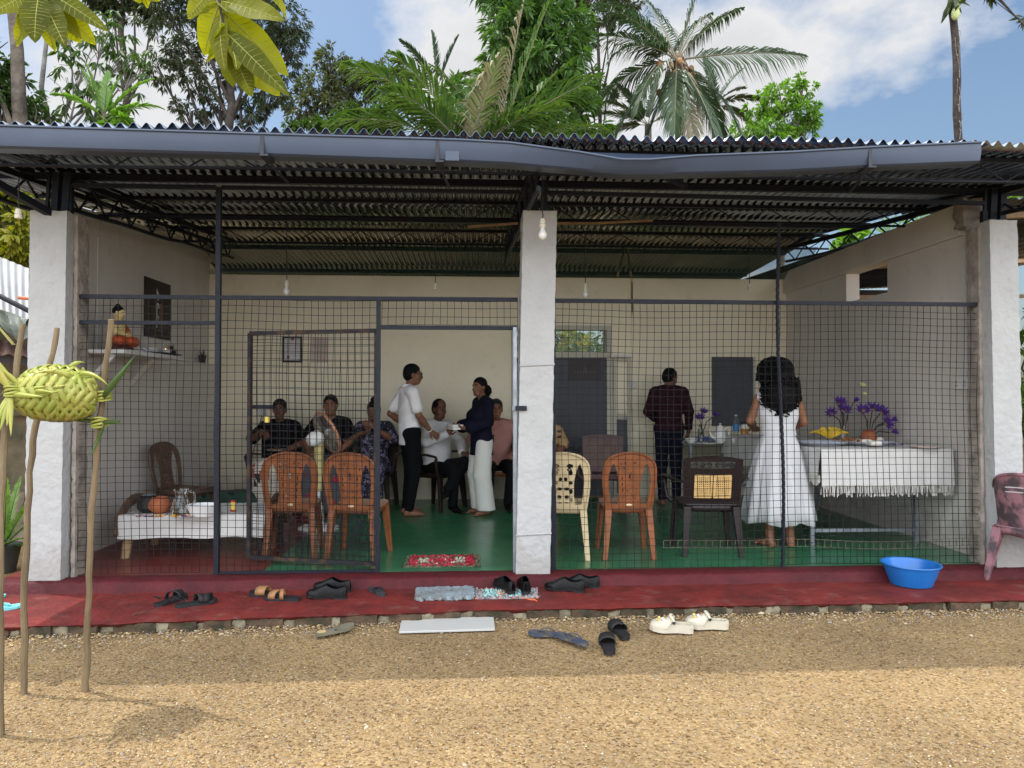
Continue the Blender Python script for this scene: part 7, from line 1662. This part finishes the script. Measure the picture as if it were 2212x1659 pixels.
def frond(b,lb,root,d,L,rr,w=.55,droop=.5,n=30,twist=0,lw=.035,hang=.3,brk=None,m2=None):
    """one pinnate frond: rachis into b, leaflets into list lb (V,F)"""
    root=Vector(root); d=Vector(d).normalized(); pts=[]; p=root.copy(); dd=d.copy(); seg=L/n
    for i in range(n+1):
        pts.append(p.copy()); dd=(dd+Vector((0,0,-droop*2.0/n*(0.4+i/n)))).normalized(); p=p+dd*seg
    b.tube(pts,[.030*(1-.88*i/n)*(L/3.2) for i in range(n+1)],5)
    side=d.cross(Vector((0,0,1))); side=side.normalized() if side.length>.05 else Vector((1,0,0))
    side=(Matrix.Rotation(twist,3,d)@side)
    for i in range(int(n*.14),n+1):
        for h in (0,.5):
            k=i+h
            if k>n: continue
            f=k/n; i0=min(n-1,int(k)); c=pts[i0].lerp(pts[i0+1],k-i0); t_=(pts[i0+1]-pts[i0]).normalized(); s=(side-t_*side.dot(t_)).normalized(); u=s.cross(t_)
            l=w*math.sin(math.pi*min(1,.18+.80*f))**.7*(.85+rr.uniform(-.12,.12))
            for sg in (-1,1):
                if brk and rr.random()<brk: continue
                a=.95-.5*f+rr.uniform(-.10,.10); v=(t_*math.cos(a)+s*sg*math.sin(a)+u*(.22+rr.uniform(-.1,.1))).normalized(); hg=hang*(.7+rr.random()*.6)
                q1=c+v*l*.5+Vector((0,0,-hg*l*.18)); q2=c+v*l*.97*(1-.12*hg)+Vector((0,0,-hg*l*.75)); ww=(t_-v*t_.dot(v)).normalized()*lw*.5*(.8+.4*rr.random()); lb.append((c-ww*.5,c+ww*.5,q1+ww,q1-ww,q2))
def lb_build(lb,name,m,t,o):
    V=np.array([[tuple(p-o) for p in l] for l in lb]).reshape(-1,3); n=len(lb); b=5*np.arange(n)[:,None]
    me=bpy.data.meshes.new(name); F=[]
    for i in range(n): k=5*i; F.append((k,k+1,k+2,k+3)); F.append((k+3,k+2,k+4))
    me.from_pydata(V.tolist(),[],F); me.materials.append(M(m)); q=bpy.data.objects.new(name,me); C.objects.link(q); q.parent=t; return q
def palm(name,label,base,crown,tr,fr,m,seed,L=3.2,w=.55,nuts=0,bark='bark_grey',lw=.04,group='palms behind the hall',dry=None,hang=.3,ls=1.0,nf=36):
    """fr: list of (dx,dy,dz,length,droop,twist)"""
    rr=random.Random(seed); t=thing(name,label,'palm',tuple(base),0,group); o=Vector(base); base=Vector(base); crown=Vector(crown); b=MB(); n=26
    b.tube([base.lerp(crown,i/n)-o+Vector((0,0,-.1 if i==0 else 0)) for i in range(n+1)],[tr*(1.35 if i==0 else 1.0-.25*i/n)*(1+.05*(i%2)) for i in range(n+1)],10); q=b.build('trunk',M(bark)); q.parent=t
    bb=MB(); lb=[]; ld=[]
    for i,(dx,dy,dz,l,dr,tw) in enumerate(fr):
        tgt=ld if (dry and i in dry) else lb; l=l*ls
        frond(bb,tgt,crown-o*0,(dx,dy,dz),l,rr,w=w*(l/L)**.5,droop=dr,twist=tw,lw=lw,n=nf,hang=hang if tgt is lb else .75,brk=.05 if tgt is lb else .25)
    bb.v=[(a-o.x,c-o.y,e-o.z) for a,c,e in bb.v]; q=bb.build('frond_ribs',M('palm_dry')); q.parent=t
    lb_build(lb,'fronds',m,t,o)
    if ld: lb_build(ld,'dry_fronds','palm_dry',t,o)
    if nuts:
        for k in range(nuts):
            a=rr.uniform(0,6.28); b=MB(); b.ball(crown-o+Vector((math.cos(a)*rr.uniform(.16,.55),math.sin(a)*.3,-rr.uniform(.1,.85))),(.07,.07,.09),8); q=b.build('coconut',M('coconut')); q.parent=t
        b=MB(); 
        for k in range(26): a=rr.uniform(0,6.28); c=crown-o; b.tube([c+Vector((math.cos(a)*.12,math.sin(a)*.12,.1)),c+Vector((math.cos(a)*.25,math.sin(a)*.25,-.15)),c+Vector((math.cos(a)*.3,math.sin(a)*.3,-.6*rr.random()-.2))],.010,4)
        q=b.build('crown_fibre',M('coir')); q.parent=t
    return t
# --- foreground twigs with broad leaves, close above the camera
def near_leaf(b,p,d,nrm,L,W,rr,m):
    p=Vector(p); d=Vector(d).normalized(); s=d.cross(Vector(nrm)).normalized(); u=s.cross(d); V=[]; n=14; cv=rr.uniform(.05,.25)
    for i in range(n+1):
        f=i/n; w=W*.5*(math.sin(math.pi*min(1,f*.98+.02)**.85))**.75; c=p+d*L*f-u*cv*L*f*f
        for j in (-1,-.5,0,.5,1): V.append(c+s*w*j+u*abs(j)*w*.16+u*.0022*math.sin(f*70+abs(j)*3)*(abs(j)))
    b.add(V,[(i*5+j,i*5+j+1,(i+1)*5+j+1,(i+1)*5+j) for i in range(n) for j in range(4)])
    b.k=1; at=lambda i,q: Vector(V[i*5+q])      # raised midrib and side veins
    b.tube([at(i,2) for i in range(n)],[.0014*(1-.75*i/n)+.0003 for i in range(n)],5)
    for i in range(1,n-1):
        for q in (0,4): b.tube([at(i,2),at(i,2).lerp(at(min(n,i+1),q),.5),at(min(n,i+1),q)],[.0006,.0005,.0002],4)
    b.k=0
def near_branch(label,Y,stem,lv,seed):
    rr=random.Random(seed); S_=[PY(x,y,Y) for x,y in stem]; t=thing('leafy_branch',label,'branch',tuple(S_[0]),0,'leafy twigs hanging into the view'); o=Vector(S_[0])
    b=MB(); b.tube([p-o for p in S_],[.0045-.0025*i/(len(S_)-1) for i in range(len(S_))],7); part(b,'twig',M('bark_dark'),t)
    for (x0,y0,x1,y1,w,mm,dy,tw) in lv:
        a=PY(x0,y0,Y+rr.uniform(-.02,.02)); e=PY(x1,y1,Y+dy); d=e-a; b=MB(); nrm=Vector((tw,-1,.15+rr.uniform(-.2,.2))); near_leaf(b,a-o,d,nrm,d.length,w*Y/FPX,rr,mm); part(b,'leaf',[M(mm),M('leaf_vein')],t)
    return t
LN,LD='leaf_near','leaf_near_dark'
near_branch('right hand twig of broad yellow green leaves hanging into the top of the view',1.95,[(455,-120),(470,-20),(478,30),(486,60),(492,95),(498,110)],
 [(474,6,432,118,58,LN,.05,.3),(478,30,462,134,50,LN,-.05,-.5),(480,50,465,150,40,LD,.08,1.2),(470,0,612,34,62,LN,-.04,.2),(468,-8,560,-38,48,LN,.03,.2),(484,25,625,158,62,LN,.06,.4),(488,70,610,185,50,LD,-.06,-.3),(494,85,498,188,56,LN,.04,-.2),(500,108,545,208,48,LD,.03,.4),(500,112,606,204,54,LN,.06,.1),(496,90,520,140,34,LD,-.08,1.4),(470,-30,400,30,50,LN,0,.2),(560,-60,628,28,30,LN,.02,1.0)],5)
near_branch('twig of broad green leaves hanging into the top left corner of the view',1.85,[(90,-150),(88,-60),(86,-10),(92,10)],
 [(86,-6,20,96,44,LN,.05,.3),(84,-10,66,78,62,LD,-.04,.1),(90,0,108,112,50,LN,.05,-.3),(95,0,128,78,52,LD,-.05,.2),(98,-4,168,90,56,LN,.04,-.2),(98,-12,204,90,52,LN,.05,.2),(96,-20,222,46,40,LD,.0,.4),(80,-20,-30,24,54,LN,-.03,.3),(84,-22,10,20,60,LD,.05,.1),(70,-30,-40,-8,46,LN,.0,.2)],6)
near_branch('tip of a yellow green leaf at the top edge between the two twigs',1.9,[(300,-90),(292,-30)],[(292,-30,300,4,40,LN,0,.2),(296,-40,350,-2,50,LN,.03,.3),(300,-40,322,18,26,LN,.03,.9)],7)
# --- trees
Yt=15
tree('broadleaf_tree','tall tree with dense bright green leaves, rising behind the centre of the roof',gnd(1150,15.5),PY(1130,120,15.5),.20,
 [clump(1100,-40,15.5,75),clump(1130,40,15.2,85),clump(1200,70,15.6,80),clump(1090,110,15.3,70),clump(1185,150,15.2,88),clump(1235,185,15.5,70),clump(1110,200,15.6,80),clump(1010,225,15.3,60),clump(1190,250,15.2,70),clump(1260,270,15.4,50),clump(1060,280,15.4,60),clump(1165,-10,15.6,70),clump(960,270,15.6,45)],'leaf_mango','bark_grey',15000,.23,.066,31,droop=.55)
tree('sparse_tree','tall dark tree with a thin crown and bare forked limbs over the left roof',gnd(490,17),PY(500,10,17),.17,
 [clump(360,20,17,70),clump(430,-10,17,70),clump(560,30,17,75),clump(610,110,17.2,55),clump(380,110,17,55),clump(420,170,17,45),clump(350,160,16.8,38),clump(520,150,17,50),clump(590,200,17,50),clump(470,230,17,40),clump(540,250,17,42),clump(400,240,17,34),clump(620,60,17.3,55),clump(520,-30,17.2,80),clump(450,80,17.2,50)],'leaf_dark','bark_dark',17000,.135,.036,32,droop=.75)
tree('dark_tree','dark leafy crown filling the top left of the sky',gnd(250,19),PY(270,-40,19),.16,[clump(215,-10,19,38),clump(290,-20,19,40),clump(245,18,19,26),clump(330,30,19,24)],'leaf_dark','bark_dark',3600,.17,.058,33,droop=.5)
tree('wispy_tree','thin tree with drooping leaf tufts and bare twigs over the left of the roof',gnd(125,14),PY(100,90,14),.095,
 [clump(225,70,14,62),clump(180,140,14,58),clump(270,110,14,60),clump(300,150,14.2,40),clump(150,60,14,50),clump(250,190,14,52),clump(150,200,14,46),clump(210,235,14,46)],'leaf_mid','bark_pale',900,.21,.055,34,droop=.6,whorl=True,out=.1)
tree('thick_trunk_tree','tree with a thick dark leaning trunk at the left edge of the sky',gnd(62,13),PY(25,0,13),.22,
 [clump(15,180,13.2,60),clump(-10,230,13.2,60),clump(40,245,13.4,45),clump(-30,120,13,60),clump(85,255,13.4,38)],'leaf_mid','bark_grey',2200,.18,.06,35,droop=.4)
tree('round_tree','far tree with a rounded olive crown between the dark tree and the palms',gnd(735,24),PY(730,200,24),.2,
 [clump(720,135,24,40),clump(760,170,24,48),clump(690,190,24,46),clump(800,185,24,34),clump(660,235,24,48),clump(730,235,24,60),clump(840,165,24,38),clump(860,205,24,40)],'leaf_olive','bark_dark',9500,.17,.06,36,droop=.3)
tree('bushy_tree','dark green bushy tree just above the roof, left of the young palm',gnd(780,19),PY(780,270,19),.12,[clump(770,262,19,48),clump(700,275,19,36),clump(830,265,19,42),clump(640,285,19,30)],'leaf_mid','bark_dark',5200,.15,.065,37)
tree('slim_tree','slim tree with dark clumps beside the coconut palm',gnd(1310,18),PY(1290,40,18),.09,[clump(1250,5,18,36),clump(1310,25,18,40),clump(1265,75,18,34),clump(1350,10,18,34),clump(1240,-40,18,50),clump(1310,210,18,22),clump(1280,225,18,18),clump(1330,-50,18,60)],'leaf_olive','bark_dark',4600,.15,.05,38,droop=.5)
tree('light_green_tree','airy tree with bright yellow green leaves, standing alone right of the coconut palm',gnd(1700,20),PY(1690,230,20),.12,
 [clump(1735,190,20,32),clump(1690,215,20,42),clump(1650,225,20,36),clump(1720,250,20,46),clump(1665,275,20,50),clump(1610,285,20,36),clump(1755,240,20,24),clump(1740,290,20,38),clump(1600,320,20,40),clump(1700,320,20,50)],'leaf_bright','bark_grey',5200,.17,.07,39,droop=.3)
tree('fern_leaved_tree','light green feathery tree over the left part of the roof',gnd(215,13.5),PY(215,240,13.5),.06,[clump(255,265,13.5,26)],'leaf_bright','bark_grey',500,.2,.07,40)
rr=random.Random(40); t=thing('feathery_tree','upright feathery light green frond tree in front of the wispy tree','tree',gnd(205,13.4),0,'trees behind the hall'); o=Vector(t.location); bb=MB(); lb=[]
bb.tube([o,PY(225,250,13.4)],.035,6)
for (dx,dz,l,dr) in ((-.30,1,1.1,.15),(-.05,1,1.0,.2),(.45,.8,1.2,.4),(.8,.5,1.1,.5),(-.7,.6,.9,.5),(-.45,1,1.25,.25),(.2,1,.9,.3)): frond(bb,lb,PY(225,255,13.4),(dx,rr.uniform(-.3,.3),dz),l,rr,w=.30,droop=dr,n=18,lw=.045,hang=.3)
bb.v=[(a-o.x,c-o.y,e-o.z) for a,c,e in bb.v]; part(bb,'stems',M('bark_grey'),t); lb_build(lb,'fronds','leaf_fern',t,o)
# --- palms
cr=PY(1462,130,16.5)
palm('coconut_palm','tall coconut palm with orange nuts and hanging grey green fronds, right of centre',gnd(1500,16.5),cr,.15,
 [(-1,-.1,.55,2.3,.55,.2),(-.6,.3,1,2.4,.35,.3),(-.15,.5,1,2.5,.25,0),(.25,-.2,1,2.5,.25,.4),(.7,.2,.9,2.3,.35,-.3),(1,-.2,.10,2.7,.18,1.35),(-.9,.4,.1,2.1,.8,.3),(-.5,-.5,-.25,2.4,.8,.3),(-.2,-.6,-.75,2.4,.4,.2),(.25,-.5,-.7,2.5,.5,-.2),(.6,-.3,-.5,2.4,.7,.2),(.05,-.5,-1,2.3,.15,.4),(-.75,.2,-.5,2.3,.7,0),(.8,.5,-.3,2.2,.8,0),(-.3,.6,.9,2.4,.3,0),(-1,-.3,.9,2.3,.5,.2),(.5,.5,1,2.4,.3,.1),(.45,-.2,-.9,2.3,.3,0),(-.4,.1,-.95,2.3,.25,0),(-.85,-.4,.3,2.0,.75,.3)],'palm_grey',41,L=2.6,w=.80,nuts=13,dry=(11,),lw=.036,hang=.85,ls=1.08)
cr=PY(1010,330,12.5)
palm('young_palm','young coconut palm with long bright fronds fanning out above the roof edge',gnd(1010,12.5),cr,.14,
 [(-1.0,-.1,.55,2.3,.50,.2),(-.85,-.3,.95,2.3,.50,.3),(-.55,-.2,1,1.9,.45,.3),(.30,-.1,1,1.7,.30,-.35),(1.0,-.2,.62,2.4,.10,-.5),(1,.2,.35,2.0,.3,.2),(-.7,.4,.95,2.0,.4,0),(.05,.5,1,1.8,.2,.2),(-1,.2,.2,1.7,.45,.1),(.75,-.4,.5,1.8,.4,0),(-.55,-.5,.55,1.8,.5,.4),(.25,-.5,.8,1.7,.4,.2),(.85,.3,.9,2.0,.35,.1)],'palm_green',42,L=1.9,w=.92,lw=.042,dry=(11,),hang=.6,ls=1.1,nf=25)
cr=PY(1075,330,13.2)
palm('young_palm','second young palm whose pale frond arches over the centre of the roof',gnd(1075,13.2),cr,.12,
 [(.30,-.2,1,2.5,.22,.5),(.55,.1,1,2.2,.35,.2),(-.5,.1,1,1.9,.4,0),(.9,.2,.6,2.0,.4,0),(.15,-.4,1,2.2,.25,1.0),(1,-.3,.3,1.9,.35,.3)],'palm_green',45,L=1.9,w=.92,lw=.042,dry=(4,),hang=.8,ls=1.15,nf=25)
cr=PY(945,190,21)
palm('far_palm','farther palm with spiky dark fronds behind the young palm',gnd(945,21),cr,.13,[(-1,0,.5,2.0,.35,0),(-.6,0,1,1.8,.3,.2),(-.1,0,1,1.7,.1,.3),(.35,0,1,1.7,.15,.1),(.8,.2,.6,1.8,.35,0),(-.85,.3,.9,1.9,.35,0),(.9,-.3,.2,1.7,.5,0),(-.9,-.2,.1,1.7,.5,0)],'palm_grey',43,L=2.0,w=.62,lw=.05)
cr=PY(1400,270,20)
palm('far_palm','farther low palm half hidden left of the coconut palm trunk',gnd(1400,20),cr,.13,[(-1,0,.5,1.6,.45,0),(-.6,0,1,1.5,.3,.2),(.2,0,1,1.6,.25,.3),(-1,.2,.1,1.5,.5,.1),(.9,.2,.6,1.6,.35,0),(-.85,.3,.9,1.5,.35,0)],'palm_grey',44,L=2.0,w=.6,lw=.05)
cr=PY(1545,225,22)
palm('far_palm','farther palm peeping out right of the coconut palm',gnd(1540,22),cr,.13,[(1,0,.4,1.7,.45,0),(.6,0,1,1.5,.3,.2),(-.2,0,1,1.6,.25,.3),(1,.2,-.1,1.5,.5,.1),(.7,.3,.7,1.5,.35,0)],'palm_grey',46,L=2.0,w=.6,lw=.05)
# areca like trunk on the right
b0=Vector(gnd(2104,12)); p1=PY(2056,-40,12)
t=thing('areca_trunk','slender ringed dark palm trunk with pale fruit at the top right','palm',tuple(b0),0,'palms behind the hall'); b=MB(); n=60
pts=[b0.lerp(p1,i/n)+Vector((.02*math.sin(i*.4),0,0)) for i in range(n+1)]; b.tube([p-b0 for p in pts],[.075*(1-.22*i/n)*(1.07 if i%4==0 else 1) for i in range(n+1)],10); part(b,'trunk',M('bark_dark'),t)
b=MB(); rr=random.Random(3)
for i in range(10,n,1):
    if rr.random()<.75: p=pts[i]-b0; a=rr.uniform(-2.2,-.6); d=Vector((math.cos(a),math.sin(a),0)); r_=.075*(1-.22*i/n); b.tube([p+d*r_,p+d*(r_+.03)+Vector((0,0,-.04)),p+d*(r_+.02*rr.random())+Vector((.03*rr.uniform(-1,1),0,-.22*rr.random()-.1))],.006,4)
part(b,'dry_vine',M('bark_pale'),t)
for (x,y,r) in ((2068,12,.062),(2064,30,.085),(2074,0,.06)): b=MB(); b.ball(PY(x,y,11.85)-b0,(r*.8,r*.8,r*1.35),10); part(b,'fruit',M('fruit_pale'),t)
rs=np.random.default_rng(5)
cc_=np.array(PY(2064,-2,11.9)-b0)[None]+rs.normal(0,.06,(16,3)); o_=leaves(cc_,rs.normal(0,1,(16,3))+np.array((0,-.2,-.8)),.30,.10,'leaves','leaf_dark',None,rs=rs); o_.parent=t
t=tree('broadleaf_tree','dark leaf sprig hanging into the top right corner of the sky',gnd(2420,10),PY(2300,-120,10),.05,[clump(2140,-16,10,16),clump(2215,40,10,10),clump(2180,-60,10,30)],'leaf_dark','bark_dark',230,.16,.05,47)
# shrubs: left of the left pillar, behind the hall, right edge
tree('yellowing_shrub','tall shrub with yellow and green leaves between the shed roof and the hall roof',gnd(10,9.6),PY(10,480,9.6),.06,[clump(10,430,9.6,50),clump(35,500,9.6,48),clump(-40,480,9.8,60),clump(15,545,9.6,44),clump(60,440,9.8,40),clump(60,540,9.8,40),clump(-60,400,9.8,70)],'leaf_yellow','bark_dark',3600,.13,.055,50,cat='shrub',group=None)
tree('dark_shrub','dark green shrub mass behind the yellowing shrub at the left edge',gnd(-20,12),PY(-20,460,12),.1,[clump(-20,420,12,90),clump(60,470,12,80),clump(20,540,12,80),clump(90,400,12,60),clump(-120,480,12,110)],'leaf_mid','bark_dark',4200,.2,.08,51,cat='shrub',group=None)
for i,(px,Y,h_,mm,sd_) in enumerate(((1130,19,3.5,'leaf_mid',61),(1210,18,3.0,'leaf_mango',62),(1285,18.5,2.7,'leaf_yellow',63),(1340,19.5,3.3,'leaf_mid',64))):
    g=gnd(px,Y); rr=random.Random(sd_)
    tree('garden_shrub',('leafy shrub outside, seen through the left end of the transom','green shrub outside, seen in the middle of the transom pane','yellow green shrub outside, seen low in the transom pane','leafy shrub outside, seen at the right end of the transom')[i],g,(g[0],g[1],h_*.7),.05,[(g[0]+rr.uniform(-.5,.5),g[1]+rr.uniform(-.4,.4),h_*f,h_*.28) for f in (.25,.5,.75,.95)],mm,'bark_dark',1500,.2,.08,sd_,cat='shrub',group='shrubs behind the hall')
tree('papaya_plant','plant with big pale green leaves in the gap over the right wall',gnd(1838,13),PY(1838,530,13),.05,[clump(1835,505,13,16),clump(1842,535,13,16),clump(1826,520,13,10)],'leaf_bright','bark_grey',150,.30,.20,66,cat='plant',group=None)
rr=random.Random(9); 
for px,py,lab in ((1985,468,'fan of light green palm leaves in the gap over the right wall, near the pier'),(1925,488,'fan of palm leaves lower in the gap over the right wall')):
    g=Vector(gnd(px,11)); t=thing('fan_palm',lab,'palm',tuple(g),0,'fan palms over the right wall'); c=PY(px,py+22,11); b=MB(); b.tube([Vector((0,0,0)),c-g],[.06,.04],8); part(b,'trunk',M('bark_grey'),t); lb=[]
    for k in range(26): a=math.pi*(k+.5)/26; d=Vector((math.cos(a),rr.uniform(-.3,.3),math.sin(a)*.9+.1)); l=.42*rr.uniform(.8,1.1); s=Vector((-math.sin(a),0,math.cos(a)))*.012; lb.append((c,c+s*.3,c+d*l*.6+s,c+d*l*.6-s,c+d*l))
    lb_build(lb,'fronds','leaf_bright',t,g)
tree('roadside_tree','pale hazy tree far beyond the right wall',gnd(2150,26),PY(2150,430,26),.15,[clump(2120,430,26,40),clump(2180,415,26,46),clump(2230,440,26,46),clump(2070,455,26,30)],'leaf_bright','bark_grey',2400,.30,.12,68,group=None)
tree('right_shrub','green shrub at the right edge beyond the right pillar',gnd(2230,9.5),PY(2230,740,9.5),.04,[clump(2225,740,9.5,34),clump(2240,820,9.5,36),clump(2225,900,9.5,34),clump(2250,690,9.5,34)],'leaf_bright','bark_dark',1100,.11,.045,69,cat='shrub',group=None)
# potted fern beside the left pillar
q=PZ(8,1236,.0); t=thing('potted_fern','light green fern in a dark pot beside the left pillar','potted plant',(q.x,q.y,0)); b=MB(); b.lathe([(0,0),(.085,0),(.125,.22),(.135,.235),(.12,.235),(.10,.20),(0,.20)][::-1],(0,0,0),24); part(b,'pot',M('plant_pot'),t)
rr=random.Random(15); bb=MB(); lb=[]
for (dx,dy,dz,l,dr) in ((.15,-.2,1,.62,.25),(.45,-.1,.9,.6,.45),(.8,-.3,.5,.55,.8),(-.3,-.2,1,.6,.4),(-.7,.1,.7,.55,.7),(.6,.3,.8,.55,.5),(.9,-.1,.15,.5,.7),(.3,-.8,.4,.5,.7),(0,.3,1,.6,.3),(-.6,-.5,.4,.5,.8)): frond(bb,lb,(0,0,.22),(dx,dy,dz),l,rr,w=.095,droop=dr,n=19,lw=.015,hang=.1)
part(bb,'stems',M('stem_dark'),t); lb_build(lb,'fronds','leaf_fern',t,Vector((0,0,0)))
# overhead service wires in the gap over the right wall
b=MB()
for (x0,y0,x1,y1) in ((1690,575,2075,480),(1690,563,2060,520),(1870,575,1960,480)): a,e=PY(x0,y0,10.5),PY(x1,y1,10.0); b.tube([a.lerp(e,i/8)+Vector((0,0,-.03*math.sin(math.pi*i/8))) for i in range(9)],.006,4)
o=b.build('service_wires',M('cable_black')); tag(o,'thin black service wires crossing the sky gap over the right wall','wires')

# the wood that closes the view all round, far behind
rs=np.random.default_rng(77); nw=26000
th=rs.uniform(-1.75,1.75,nw); R_=rs.uniform(27,36,nw); hgt=3.0+1.5*np.sin(th*9)+1.0*np.sin(th*23+1)+.6*np.sin(th*51); zz=rs.random(nw)**.8*hgt
Cw=np.stack([R_*np.sin(th),R_*np.cos(th),zz],1); o=leaves(Cw,rs.normal(0,1,(nw,3))+np.array((0,0,-.3)),rs.uniform(.5,.95,nw),rs.uniform(.22,.4,nw),'far_wood','leaf_mid',None,rs=rs); kind(o,'stuff'); tag(o,'belt of green woodland closing the view far behind the yard','woodland')
